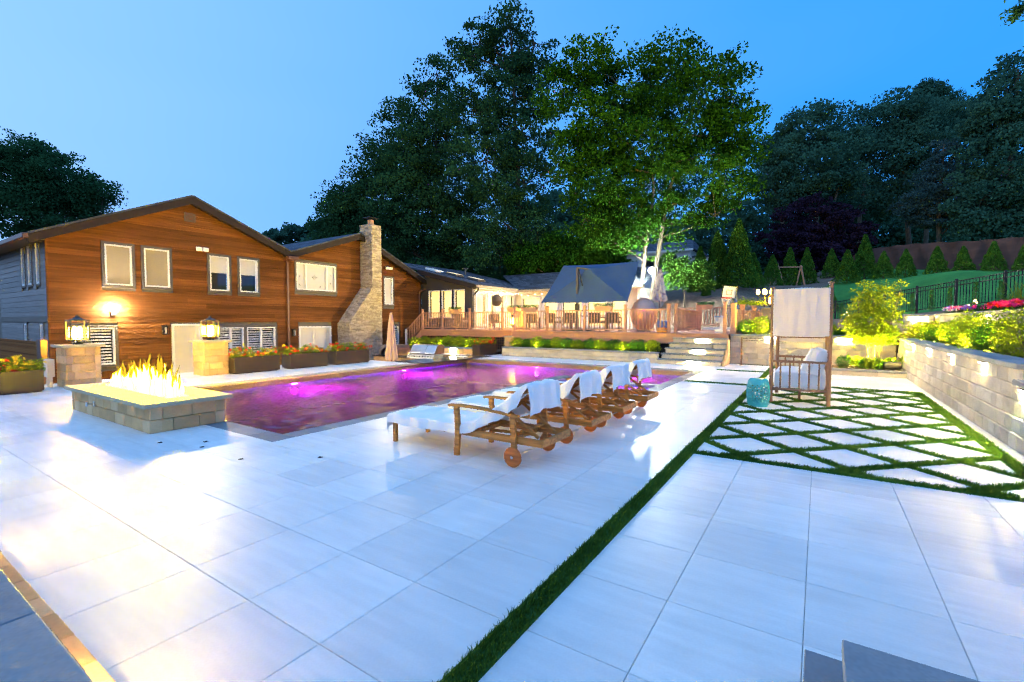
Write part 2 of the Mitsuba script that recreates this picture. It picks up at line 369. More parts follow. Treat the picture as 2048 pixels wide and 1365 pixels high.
POOL = unary_union([sbox(-12.85, 3.38, -6.0, 15.9), sbox(-6.1, 9.3, -3.02, 15.9)])
WELL = sbox(-17.6, 12.75, -12.8, 17.0)
left = sbox(-16.3, 0.62, -1.37, 17.62).difference(POOL).difference(WELL)
turf = [sbox(-1.37, 0.64, -1.23, 18.6), sbox(-1.23, 5.87, 1.92, 6.0), sbox(-1.23, 13.42, 1.92, 13.56), sbox(1.77, 6.0, 1.92, 13.42),
        sbox(-2.95, 12.81, -1.37, 12.94), sbox(-2.75, 16.34, -1.37, 16.46)]
zone = sbox(-1.23, 6.0, 1.77, 13.42)
lat = []
for k in range(-2, 16):
    for s, c in ((1, 6.42 + 1.06 * (k - 2)), (-1, 5.81 + 1.06 * (k - 2))):
        # s=1: x + y = c ; s=-1: y - x = c
        a, b = ((-3.0, c + 3.0), (4.0, c - 4.0)) if s == 1 else ((-3.0, c - 3.0), (4.0, c + 4.0))
        g = LineString([a, b]).buffer(0.06, cap_style=2).intersection(zone)
        if g.area > 0.01:
            lat.append(g)
lattice = unary_union(lat)
turfs = unary_union(turf + [lattice])
right = sbox(-1.23, 0.62, 2.06, 19.1).difference(zone)
far = sbox(-5.1, 15.9, -1.37, 19.1)
steps_hole = sbox(-0.02, -3.0, 6.0, 2.36)

patio = put('patio', M().add(*sheet(-16.4, -12.85, 0.5, 12.75, -0.012)).add(*sheet(-12.85, 2.1, 0.5, 3.38, -0.012)).add(*sheet(-6.0, 2.1, 3.38, 9.3, -0.012)).add(*sheet(-3.02, 2.1, 9.3, 19.1, -0.012))
            .add(*sheet(-12.85, -3.02, 15.9, 19.1, -0.012)), 'grout', label='pale porcelain patio round the pool with recessed joints', kind='structure')

def polys(g):
    return [p for p in getattr(g, 'geoms', [g]) if p.geom_type == 'Polygon' and p.area > 0.004]

pieces = []
def lay(region, x0, y0, dx, dy, gap=0.0022):
    bx = region.bounds
    for i in range(math.floor((bx[0] - x0) / dx), math.ceil((bx[2] - x0) / dx)):
        for j in range(math.floor((bx[1] - y0) / dy), math.ceil((bx[3] - y0) / dy)):
            c = sbox(x0 + i * dx + gap, y0 + j * dy + gap, x0 + (i + 1) * dx - gap, y0 + (j + 1) * dy - gap).intersection(region)
            for p in polys(c):
                pieces.append((p, (i * 7 + j * 13 + (i * j) % 5) % 3))

lay(unary_union([left, far.difference(POOL)]).difference(turfs), -1.37, 0.705, 0.665, 0.655)
lay(right.difference(turfs).difference(steps_hole), -0.69, 0.705, 0.66, 0.655)

def slab_mesh(p, ch=0.0022):
    c = np.array(p.exterior.coords)[:-1]
    if abs(p.convex_hull.area - p.area) < 1e-5:
        return prism(c, -0.03, 0.0, ch)
    m = trimesh.creation.extrude_polygon(p, 0.03, engine='earcut')
    return np.asarray(m.vertices) - [0, 0, 0.03], np.asarray(m.faces)

def nearness(p):
    c = p.centroid
    return p.area / (0.5 + c.x ** 2 + c.y ** 2) ** 1.5
pieces.sort(key=lambda q: -nearness(q[0]))
rest = M()
for n, (p, k) in enumerate(pieces):
    if n < 290:
        put('tile', M().add(*slab_mesh(p)), f'tile_{k}', parent=patio)
    else:
        rest.add(*slab_mesh(p))
put('far_tiles', rest, 'tile_0', parent=patio, kind='stuff')
inner = polys(zone.difference(lattice))
dp = put('paver_lawn', M().add(*sheet(-1.3, 1.95, 5.85, 13.6, -0.008)), 'soil', label='square of diamond pavers set into strips of turf under the canopy daybed', kind='structure')
for n, p in enumerate(inner):
    c = np.array(p.exterior.coords)[:-1]
    put('diamond_paver', M().add(*prism(c, -0.03, 0.004, 0.003)), f'tile_{n % 3}', parent=dp)

# turf: thin upright blades over a green mat
rng = np.random.default_rng(11)
bv, bf = [], []
mats = M()
def blades(poly, hmul=1.0):
    x0, y0, x1, y1 = poly.bounds
    ys = np.arange(y0, y1, 0.5) if y1 - y0 > 0.7 else [y0]
    import shapely
    for ya in ys:
        yb = min(ya + 0.5, y1) if len(ys) > 1 else y1
        sub = poly.intersection(sbox(x0, ya, x1, yb))
        if sub.area <= 0:
            continue
        a0, b0, a1, b1 = sub.bounds
        dist = max(1.5, math.hypot(0.5 * (a0 + a1), 0.5 * (b0 + b1)))
        dens = np.clip(30000 / dist, 3200, 15000)
        n = int(dens * (a1 - a0) * (b1 - b0))
        P = np.c_[rng.uniform(a0, a1, n), rng.uniform(b0, b1, n)]
        P = P[shapely.contains_xy(sub.buffer(0.011), P[:, 0], P[:, 1])]
        if not len(P):
            continue
        n = len(P); w = 0.0022 + 0.0006 * dist * rng.uniform(.8, 1.2, n); h = rng.uniform(0.024, 0.044, n) * hmul
        ang = rng.uniform(0, 2 * PI, n); d = np.c_[np.cos(ang), np.sin(ang)]
        lean = rng.normal(0, 0.014, (n, 2)) + [0.006, -0.004]
        q = np.c_[P, np.full(n, -0.004)]
        A = q.copy(); A[:, :2] += d * w[:, None]; B = q.copy(); B[:, :2] -= d * w[:, None]
        tip = q + np.c_[lean, h]; mid = q + np.c_[lean * .35, h * .6]
        k = sum(len(x) for x in bv)
        C = mid.copy(); C[:, :2] += d * w[:, None] * .8; D = mid.copy(); D[:, :2] -= d * w[:, None] * .8
        bv.append(np.stack([A, B, C, D, tip], 1).reshape(-1, 3))
        i = k + np.arange(n) * 5
        bf.append(np.stack([np.c_[i, i + 1, i + 3], np.c_[i, i + 3, i + 2], np.c_[i + 2, i + 3, i + 4]], 1).reshape(-1, 3))
for g in polys(turfs):
    mt = trimesh.creation.extrude_polygon(g, 0.006, engine='earcut'); mats.add(np.asarray(mt.vertices) - [0, 0, 0.0035], mt.faces)
for g in turf + lat:
    for p in polys(g):
        blades(p)
tk = put('turf_strips', M().add(np.vstack(bv), np.vstack(bf)), 'blade', label='dark green artificial turf strips between the pavers', cat='turf', kind='stuff')
put('turf_mat', mats, 'lawn', parent=tk)

# little black fittings and dry leaves on the tiles
for i, (x, y) in enumerate(((-7.2, 2.55), (-6.75, 2.9), (-6.5, 2.75), (-5.55, 2.75), (-4.85, 3.3))):
    put('deck_fitting', M().add(*lathe([(0, 0.001), (0.026, 0.001), (0.03, 0.004), (0.024, 0.007), (0, 0.007)], 14, (x, y, 0))), 'blackmetal',
        label='small round black fitting sunk flush in the patio in front of the fire pit', cat='fitting', group='round black patio fittings')

# ---------------------------------------------------------------- pool
WZ = -0.17
pool = put('pool', M().add(*sheet(-12.6, -6.2, 3.6, 15.7, -1.45)).add(*sheet(-6.2, -3.2, 12.2, 15.7, -1.1)).add(*sheet(-6.2, -3.2, 9.4, 12.2, -0.55)), 'poolwall', label='dark plastered pool with rippled water and violet underwater light', kind='structure')
wl = M()
wl.box(-12.85, -12.56, 3.38, 15.9, -1.5, -0.045)
put('side_wall', wl, 'waterline', parent=pool)
wl = M().box(-12.56, -3.02, 15.62, 15.9, -1.5, -0.045)
put('side_wall', wl, 'waterline', parent=pool)
wl = M().box(-12.56, -6.0, 3.38, 3.66, -1.5, -0.045)
put('side_wall', wl, 'poolwall', parent=pool)
wl = M().box(-6.28, -6.0, 3.66, 12.25, -1.5, -0.045).box(-6.0, -3.3, 9.3, 9.55, -1.5, -0.045).box(-3.3, -3.02, 9.3, 15.62, -1.5, -0.045)
put('side_wall', wl, 'poolwall', parent=pool)
put('spa_wall', M().box(-6.0, -3.3, 11.95, 12.25, -1.5, -0.10), 'poolwall', parent=pool)

def coping(x0, x1, y0, y1, z1, L, along, mats_, zt=0.045, parent=None):
    n = max(1, round(((x1 - x0) if along == 'x' else (y1 - y0)) / L))
    e = np.linspace(x0 if along == 'x' else y0, x1 if along == 'x' else y1, n + 1)
    for i in range(n):
        a, b = e[i] + 0.002, e[i + 1] - 0.002
        m = M().box(a, b, y0, y1, z1 - zt, z1, 0.006) if along == 'x' else M().box(x0, x1, a, b, z1 - zt, z1, 0.006)
        put('coping_stone', m, mats_[i % len(mats_)], parent=parent or pool)
caps = ['cap_0', 'cap_1', 'cap_2', 'cap_0', 'cap_1']
coping(-7.9, -6.0, 3.38, 3.70, 0.0, 0.6, 'x', caps)
coping(-12.5, -7.9, 3.38, 3.70, 0.0, 0.6, 'x', caps)
coping(-6.31, -6.0, 3.70, 12.3, 0.0, 0.62, 'y', caps)
coping(-6.0, -3.02, 9.28, 9.58, 0.0, 0.6, 'x', caps)
coping(-3.33, -3.02, 9.58, 15.9, 0.0, 0.62, 'y', caps)
coping(-6.0, -3.33, 11.95, 12.28, -0.055, 0.6, 'x', caps)
coping(-12.5, -3.33, 15.60, 15.9, 0.0, 0.66, 'x', caps)
coping(-12.88, -12.52, 3.40, 12.7, 0.0, 0.66, 'y', ['capwarm'])

# water: a displaced sheet, smooth shaded
def waves(x0, x1, y0, y1, z, h, amp):
    nu, nv = int((x1 - x0) / h) + 1, int((y1 - y0) / h) + 1
    v, f = grid(lambda u, w: (x0 + (x1 - x0) * u, y0 + (y1 - y0) * w, u * 0), nu, nv)
    p = v.copy()
    s = 0.0
    for k, (a, L, th) in enumerate(((1.0, 1.15, 0.6), (0.8, 0.72, 1.9), (0.62, 0.47, 2.8), (0.5, 0.33, 0.1), (0.34, 0.21, 1.2), (0.25, 0.15, 2.3))):
        w = nfbm(p * [0.5, 0.5, 0] + k * 7.3, 2, k) * 5
        s = s + a * np.sin((p[:, 0] * math.cos(th) + p[:, 1] * math.sin(th)) * 2 * PI / L + w * 2.2)
    q = nfbm(p * [3.0, 5.5, 1], 3, 5) - 0.5
    v[:, 2] = z + amp * (0.42 * s + 4.0 * q)
    return v, f
put('water', M().add(*waves(-12.57, -6.27, 3.65, 15.63, WZ, 0.045, 0.0085)), 'water', smooth=True, parent=pool)
put('water', M().add(*waves(-6.27, -3.29, 12.25, 15.63, WZ, 0.045, 0.0085)), 'water', smooth=True, parent=pool)
put('water', M().add(*waves(-6.01, -3.29, 9.54, 11.96, WZ + 0.03, 0.05, 0.006)), 'water', smooth=True, parent=pool)

POOL_LAMPS = []
def pool_lamp(x, y, z, n, label, power):
    t = thing('pool_lamp', label, 'pool light')
    a = np.arctan2(n[1], n[0])
    R = T().translate([x, y, z]).rotate([0, 0, 1], math.degrees(a)).rotate([0, 1, 0], 90).matrix
    put('rim', M().add(*lathe([(0.085, 0.0), (0.115, 0.0), (0.12, 0.012), (0.09, 0.022), (0.085, 0.0)], 24)).move(np.array(R)), 'steel', parent=t)
    put('lens', M().add(*lathe([(0.084, 0.012), (0.05, 0.02), (0.0001, 0.024)], 24)).move(np.array(R)), 'whitetrim', parent=t, emit=np.array([0.42, 0.001, 1.0]) * power, weight=3)

# ---------------------------------------------------------------- block walls
def wall_run(parent, origin, u, nrm, length, courses, Ls, depth, mats_, seed, cap=None, ch=0.012, name='block', gap=0.004):
    """courses of chamfered blocks along u from origin; nrm points out of the face; courses: (z0, z1, setback); cap: (thickness, overhang, piece length, materials, depth)"""
    r = np.random.default_rng(seed); u = np.array([*u, 0.0]); nv = np.array([*nrm, 0.0]); o = np.array([*origin, 0.0])
    def piece(a, b, d0, d1, z0, z1, c):
        v, f = boxvf(a, b, d0, d1, z0, z1, c)
        return o + v[:, :1] * u + v[:, 1:2] * (-nv) + v[:, 2:] * [0, 0, 1.0], f
    for ci, (z0, z1, sb) in enumerate(courses):
        a = 0.0; first = True
        while a < length - 1e-6:
            L = float(r.choice(Ls))
            if first and ci % 2:
                L *= 0.55
            first = False
            b = a + L
            if length - b < min(Ls) * 0.45:
                b = length
            b = min(b, length)
            put(name, M().add(*piece(a + gap / 2, b - gap / 2, sb + r.uniform(0, 0.006), sb + depth, z0 + gap / 2, z1 - gap / 2, ch)), mats_[r.integers(len(mats_))], parent=parent)
            a = b
    if cap:
        t, over, L, cm, dep = cap
        z = courses[-1][1]; sb = courses[-1][2]; n = max(1, round(length / L)); e = np.linspace(0, length, n + 1)
        for i in range(n):
            put('cap_stone', M().add(*piece(e[i] + .0015, e[i + 1] - .0015, sb - over + r.uniform(0, .004), sb - over + dep, z + 0.001, z + t, 0.008)), cm[r.integers(len(cm))], parent=parent)

BL = ['block_0', 'block_1', 'block_2', 'block_3']
WB = ['wallblock_0', 'wallblock_1', 'wallblock_2', 'wallblock_3']
CP = ['cap_0', 'cap_1', 'cap_2']
C5 = [(0.196 * k, 0.196 * (k + 1), 0.022 * k) for k in range(5)]
# right-hand retaining wall
rw = put('right_retaining_wall', M().box(2.24, 2.6, 2.5, 8.45, -0.5, 0.76).box(2.28, 2.6, 8.45, 19.0, -0.5, 0.95), 'mortar', label='long tan block retaining wall with grey cap and lamps on the right', cat='wall')
wall_run(rw, (2.05, 8.45), (0, 1), (-1, 0), 10.7, C5, (0.25, 0.34, 0.45), 0.19, WB, 1, cap=(0.075, 0.04, 0.9, CP, 0.42))
wall_run(rw, (2.05, 3.6), (0, 1), (-1, 0), 4.85, C5[:4], (0.25, 0.34, 0.45), 0.19, WB, 2, cap=(0.075, 0.05, 0.9, CP, 0.5))
wall_run(rw, (2.16, 8.44), (1, 0), (0, -1), 0.9, [(0.862, 0.98, 0.0)], (0.45,), 0.19, WB, 3)
# wall across the back
bw = put('back_retaining_wall', M().box(-2.7, 2.1, 19.3, 19.6, -0.3, 1.0), 'mortar', label='tan block retaining wall across the back, right of the stairs', cat='wall')
wall_run(bw, (-2.78, 19.15), (1, 0), (0, -1), 4.85, [(0.204 * k, 0.204 * (k + 1), 0.02 * k) for k in range(5)], (0.34, 0.45, 0.6), 0.16, WB, 4, cap=(0.075, 0.035, 0.9, CP, 0.42))
# low bed wall in the corner
lb = put('low_bed_wall', M().box(0.12, 2.0, 16.95, 17.05, -0.1, 0.12), 'mortar', label='one-course block kerb of the corner bed under the small tree', cat='wall')
wall_run(lb, (0.1, 16.8), (1, 0), (0, -1), 1.96, [(0, 0.125, 0)], (0.34, 0.5), 0.2, WB, 5, cap=(0.06, 0.03, 0.62, CP, 0.3))
# long planter wall below the deck
pw = put('planter_wall', M().box(-12.0, -5.2, 17.85, 18.0, -0.1, 0.36), 'mortar', label='low two-course block planter wall along the far side of the pool', cat='wall')
wall_run(pw, (-12.15, 17.66), (1, 0), (0, -1), 7.1, [(0, 0.175, 0), (0.175, 0.35, 0.012)], (0.34, 0.4, 0.5), 0.22, WB, 6, cap=(0.06, 0.03, 0.8, CP, 0.32))
pw2 = put('kitchen_bed_wall', M().box(-15.2, -13.3, 17.55, 17.7, -0.9, 0.28), 'mortar', label='short block bed wall with a lamp behind the barbecue', cat='wall')
wall_run(pw2, (-15.4, 17.35), (1, 0), (0, -1), 2.3, [(-0.4, 0.0, 0), (0, 0.26, 0.0)], (0.4, 0.55), 0.22, BL, 7, cap=(0.06, 0.03, 0.8, CP, 0.32))
# second tier on the right
t2 = put('upper_tier_wall', M().box(3.24, 3.5, 6.0, 20.3, 0.8, 1.75).box(2.7, 3.5, 20.2, 20.4, 0.8, 1.75), 'mortar', label='upper block tier behind the shrubs with petunias along its cap', cat='wall')
wall_run(t2, (3.05, 7.5), (0, 1), (-1, 0), 12.6, [(0.95 + 0.2 * k, 1.15 + 0.2 * k, 0.018 * k) for k in range(4)], (0.34, 0.45, 0.6), 0.19, WB, 8, cap=(0.07, 0.035, 0.9, CP, 0.38))
wall_run(t2, (2.35, 20.1), (1, 0), (0, -1), 0.75, [(0.95 + 0.2 * k, 1.15 + 0.2 * k, 0.0) for k in range(4)], (0.36, 0.45), 0.19, ['wallblock_2', 'cap_1'], 9, cap=(0.07, 0.04, 0.6, CP, 0.38))
wall_run(t2, (2.05, 20.0), (1, 0), (0, -1), 0.45, [(0.95 + 0.2 * k, 1.15 + 0.2 * k, 0.0) for k in range(3)], (0.36, 0.45), 0.19, ['cap_1', 'wallblock_2'], 10, cap=(0.06, 0.03, 0.5, CP, 0.3))

# stairs up to the deck
st = thing('stone_stairs', 'tan block stairs with grey treads and three lamps leading up to the deck', 'stairs')
r = np.random.default_rng(5)
for k in range(5):
    x0, x1, y0 = -5.06 + 0.065 * k, -2.80, 17.55 + 0.3 * k
    e = [x0 + 0.03, *np.sort(r.uniform(x0 + .3, x1 - .3, 4)), x1 - 0.03]
    for i in range(5):
        if e[i + 1] - e[i] > 0.05:
            put('riser_block', M().box(e[i] + .002, e[i + 1] - .002, y0 + 0.035, y0 + 0.30, 0.19 * k + 0.001, 0.19 * (k + 1) - 0.052, 0.006), WB[r.integers(4)], parent=st)
    put('core', M().box(x0 + .05, x1 - .03, y0 + 0.301, 19.1, 0.19 * k, 0.19 * (k + 1) - 0.053), 'block_0', parent=st)
    h = (x0 + x1) / 2 + r.uniform(-.3, .3)
    for a, b in ((x0, h), (h, x1)):
        v, f = boxvf(a + .002, b - .002, y0, y0 + 0.34, 0.19 * (k + 1) - 0.05, 0.19 * (k + 1), 0.007)
        put('tread', M().add(v, f), CP[r.integers(3)], parent=st)
put('side_block', M().box(-2.80, -2.74, 17.6, 18.9, 0.0, 0.18, .006).box(-2.80, -2.74, 17.9, 18.9, 0.184, 0.37, .006).box(-2.80, -2.74, 18.2, 18.9, 0.374, 0.56, .006).box(-2.80, -2.74, 18.5, 18.9, 0.564, 0.9, .006), 'block_1', parent=st)

# fire pit, body of two courses
fp = put('fire_pit', M().box(-11.1, -8.0, 2.85, 3.6, 0.0, 0.34), 'mortar', label='long rectangular block fire pit with flames along its top', cat='fire pit')
for (o, u, n, L, sd) in (((-11.25, 2.66), (1, 0), (0, -1), 3.4, 20), ((-7.85, 2.66), (0, 1), (1, 0), 1.02, 21), ((-11.25, 3.68), (1, 0), (0, 1), 3.4, 22), ((-11.25, 2.66), (0, 1), (-1, 0), 1.02, 23)):
    wall_run(fp, o, u, n, L, [(0.0, 0.185, 0.0), (0.187, 0.37, 0.0)], (0.3, 0.34, 0.38), 0.16, BL, sd, ch=0.01)
for i, (a, b) in enumerate(zip(np.linspace(-11.33, -7.77, 6)[:-1], np.linspace(-11.33, -7.77, 6)[1:])):
    put('cap_stone', M().box(a + .002, b - .002, 2.58, 3.0, 0.371, 0.435, 0.006), 'capwarm', parent=fp)
    put('cap_stone', M().box(a + .002, b - .002, 3.34, 3.76, 0.371, 0.435, 0.006), 'capwarm', parent=fp)
put('cap_stone', M().box(-11.33, -10.95, 3.002, 3.338, 0.371, 0.435, 0.006), 'capwarm', parent=fp)
put('cap_stone', M().box(-8.15, -7.77, 3.002, 3.338, 0.371, 0.435, 0.006), 'capwarm', parent=fp)
put('burner_tray', M().box(-10.95, -8.15, 3.002, 3.338, 0.35, 0.40), 'steel', parent=fp)
put('gas_key', M().tube([(-10.05, 2.66, 0.22), (-10.05, 2.56, 0.225)], 0.008).box(-10.09, -10.01, 2.55, 2.562, 0.19, 0.26, 0.003).box(-10.08, -10.02, 2.645, 2.662, 0.18, 0.26), 'steel', parent=fp)
r = np.random.default_rng(77)
gl = M()
for i in range(420):
    s = r.uniform(0.012, 0.03)
    m = trimesh.creation.icosahedron(); m.apply_scale(s); v = np.asarray(m.vertices) * r.uniform(.6, 1.3, (12, 3))
    gl.add(v + [r.uniform(-10.9, -8.2), r.uniform(3.02, 3.32), 0.405 + s * .4], m.faces)
put('fire_glass', gl, 'whitetrim', parent=fp, kind='stuff')

# two lantern pillars
def pillar(y0, y1, label, seed):
    t = put('stone_pillar', M().box(-15.45, -14.95, y0 + .12, y1 - .12, -0.3, 0.94), 'mortar', label=label, cat='pillar')
    cs = [(0.0, 0.19, 0), (0.192, 0.38, 0), (0.382, 0.57, 0), (0.572, 0.76, 0), (0.762, 0.955, 0)]
    W = y1 - y0
    wall_run(t, (-14.82, y0), (0, 1), (1, 0), W, cs, (0.27, 0.36), 0.12, BL, seed, ch=.008)
    wall_run(t, (-15.55, y0), (1, 0), (0, -1), 0.73, cs, (0.3, 0.4), 0.12, BL, seed + 1, ch=.008)
    wall_run(t, (-15.55, y1), (1, 0), (0, 1), 0.73, cs, (0.3, 0.4), 0.12, BL, seed + 2, ch=.008)
    put('cap_stone', M().box(-15.63, -14.74, y0 - .08, y1 + .08, 0.957, 1.02, 0.01), 'capwarm', parent=t)
pillar(3.42, 4.08, 'yellow-lit block pillar with a lantern at the left end of the fire pit', 30)
pillar(6.40, 7.06, 'yellow-lit block pillar with a lantern in front of the white door', 40)

# landing in the foreground (the camera stands on it) and its steps
ld = put('landing', M().box(-7.0, 3.4, -3.0, 0.40, -0.5, 0.30), 'mortar', label='raised bluestone landing in the near left corner', kind='structure')
for i, (a, b) in enumerate(((-6.3, -5.1), (-5.1, -3.86), (-3.86, -2.63), (-2.63, -1.4), (-1.4, -0.1), (-0.1, 1.2), (1.2, 3.3))):
    put('cap_slab', M().box(a + .003, b - .003, -0.42, 0.49, 0.36, 0.42, 0.006), CP[(i + 1) % 3], parent=ld)
    put('cap_slab', M().box(a + .003 - .3, b - .003 - .3, -2.9, -0.425, 0.36, 0.42, 0.006), CP[i % 3], parent=ld)
wall_run(ld, (-6.3, 0.66), (1, 0), (0, 1), 6.2, [(0.0, 0.14, 0.0)], (0.24, 0.3), 0.2, BL, 50, ch=0.008)
wall_run(ld, (-6.3, 0.475), (1, 0), (0, 1), 6.2, [(0.14, 0.355, 0.0)], (0.34, 0.45), 0.07, BL, 51, ch=0.008)
sp = thing('bluestone_steps', 'two dark bluestone steps cutting into the near right corner', 'steps')
put('tread', M().box(-0.02, 3.2, 1.85, 2.36, 0.115, 0.17, 0.004), 'cap_0', parent=sp)
put('riser', M().box(0.01, 3.17, 1.2, 2.33, 0.0, 0.114), 'block_0', parent=sp)
put('tread', M().box(0.10, 3.2, 0.50, 2.12, 0.345, 0.40, 0.004), 'cap_1', parent=sp)
put('riser', M().box(0.115, 3.17, 0.50, 2.09, 0.171, 0.344), 'block_3', parent=sp)
# ================================================================ the house
class Fr:
    """a wall plane: origin o, u along the wall, n out of it"""
    def __init__(s, o, u, n):
        s.o, s.u, s.n = np.array([*o, 0.0]), np.array([*u, 0.0]), np.array([*n, 0.0])
    def box(s, m, u0, u1, z0, z1, d0, d1, ch=0.0):
        v, f = boxvf(u0, u1, d0, d1, z0, z1, ch)
        m.add(s.o + v[:, :1] * s.u + v[:, 1:2] * s.n + v[:, 2:] * [0, 0, 1.0], f[:, ::-1])
        return m
    def P(s, u, z, d):
        return s.o + s.u * u + s.n * d + np.array([0, 0, z])

FA = Fr((-21.0, 0), (0, 1), (1, 0))        # the long gabled front, u = world Y
SI = Fr((0, 4.5), (1, 0), (0, -1))         # the left flank, u = world X

house = thing('timber_house', 'long brown timber-clad house with two gables and dark roofs beside the pool', 'house')
def gable(y):
    return float(np.interp(y, [4.5, 8.62, 12.68, 16.6, 21.55], [4.45, 6.30, 4.62, 6.05, 3.95]))
HZ = -0.75
wins = [(5.97, 6.75, 2.87, 4.30), (7.12, 7.93, 2.87, 4.30), (9.35, 10.11, 2.85, 4.28), (10.54, 11.32, 2.85, 4.28), (13.17, 15.34, 3.10, 4.40), (18.59, 19.24, 2.55, 4.07),
        (5.10, 6.18, 0.05, 1.36), (9.60, 10.65, 0.15, 1.32), (10.78, 12.07, 0.15, 1.32), (18.95, 19.65, 0.0, 1.3)]
doors = [(7.93, 9.0, -0.62, 1.48), (13.24, 15.03, -0.62, 1.33)]
TR = 0.1
holes = [(a - TR, b + TR, c - TR, d + TR) for a, b, c, d in wins] + [(a - .02, b + .02, c, d + .04) for a, b, c, d in doors]
chim = (15.35, 17.62)
# wall core behind the boards
pts = [(4.5, HZ), (21.55, HZ), (21.55, 3.9), (16.6, 6.0), (12.68, 4.57), (8.62, 6.25), (4.5, 4.4)]
pg = Polygon(pts)
for a, b, c, d in holes:
    pg = pg.difference(sbox(a + .03, c + .03, b - .03, d - .03))
cm = trimesh.creation.extrude_polygon(pg, 0.15, engine='earcut')
cv = np.asarray(cm.vertices); core = M().add(np.c_[-21.03 - cv[:, 2], cv[:, 0], cv[:, 1]], cm.faces)
put('wall', core, 'mortar', parent=house)
# clapboards, one mesh each
r = np.random.default_rng(3)
BH = 0.19
nb = 0
z = HZ
while z < 6.3:
    zm = z + BH * 0.5
    xs = np.linspace(4.5, 21.55, 700)
    ok = np.array([gable(y) > zm for y in xs])
    runs, i = [], 0
    while i < len(xs):
        if ok[i]:
            j = i
            while j + 1 < len(xs) and ok[j + 1]:
                j += 1
            runs.append((xs[i], xs[j])); i = j + 1
        else:
            i += 1
    for a, b in runs:
        segs = [(a, b)]
        for h in holes + [(15.55 if z < 1.3 else (17.0 if z > 3.3 else 15.6 + (z - 1.45) * .777), chim[1] - .05, HZ, 8)]:
            if h[2] < z + BH - 0.02 and h[3] > z + 0.02:
                new = []
                for s, e in segs:
                    if h[1] <= s or h[0] >= e:
                        new.append((s, e)); continue
                    if h[0] > s: new.append((s, h[0]))
                    if h[1] < e: new.append((h[1], e))
                segs = new
        for s, e in segs:
            cuts = [s]
            if e - s > 5.5:
                cuts.append(s + (e - s) * r.uniform(.3, .7))
            cuts.append(e)
            for c0, c1 in zip(cuts[:-1], cuts[1:]):
                if c1 - c0 < 0.03:
                    continue
                y0, y1 = c0 + .0015, c1 - .0015
                d = r.uniform(0, .003)
                v = np.array([[x, y, zz] for y in (y0, y1) for x, zz in ((-21.02, z), (-20.974 + d, z), (-20.978 + d, z + 0.012), (-20.996, z + BH + .004), (-21.02, z + BH + .004))])
                f = [[0, 1, 2], [0, 2, 3], [0, 3, 4], [5, 7, 6], [5, 8, 7], [5, 9, 8]] + sum(([[i, i + 5, (i + 1) % 5 + 5], [i, (i + 1) % 5 + 5, (i + 1) % 5]] for i in range(5)), [])
                put('siding_board', M().add(v, np.array(f)), f'siding_{r.integers(4)}', parent=house)
    z += BH
# left flank in grey boards
m = M(); SI.box(m, -31, -21.03, HZ, 4.4, -0.2, -0.03); put('flank_wall', m, 'mortar', parent=house)
fw = [(-24.05, -23.62, 2.85, 4.28), (-23.2, -22.75, 2.85, 4.28), (-22.2, -21.8, 2.85, 4.28), (-24.0, -23.65, 0.55, 1.5), (-22.0, -21.6, 0.55, 1.5)]
z = HZ
while z < 4.4:
    if 1.55 < z + BH / 2 < 1.78:
        z += BH; continue
    segs = [(-27.5, -21.0)]
    for a, b, c, d in fw:
        if c - .08 < z + BH - .02 and d + .08 > z + .02:
            segs = [q for s, e in segs for q in ((s, min(e, a - .08)), (max(s, b + .08), e)) if q[1] - q[0] > .02]
    for s, e in segs:
        v = np.array([[x, 4.5 + y, zz] for x in (s, e - .002) for y, zz in ((0.02, z), (-0.026, z), (-0.022, z + 0.012), (-0.004, z + BH + .004), (0.02, z + BH + .004))])
        f = [[0, 1, 2], [0, 2, 3], [0, 3, 4], [5, 7, 6], [5, 8, 7], [5, 9, 8]] + sum(([[i, i + 5, (i + 1) % 5 + 5], [i, (i + 1) % 5 + 5, (i + 1) % 5]] for i in range(5)), [])
        put('flank_board', M().add(v, np.array(f)), f'graysiding_{r.integers(3)}', parent=house)
    z += BH
m = M(); SI.box(m, -27.5, -20.97, 1.56, 1.75, -0.02, 0.05); put('band_board', m, 'graytrim', parent=house)
m = M(); SI.box(m, -21.04, -20.965, HZ, 4.45, -.02, 0.035); put('corner_board', m, 'siding_3', parent=house)

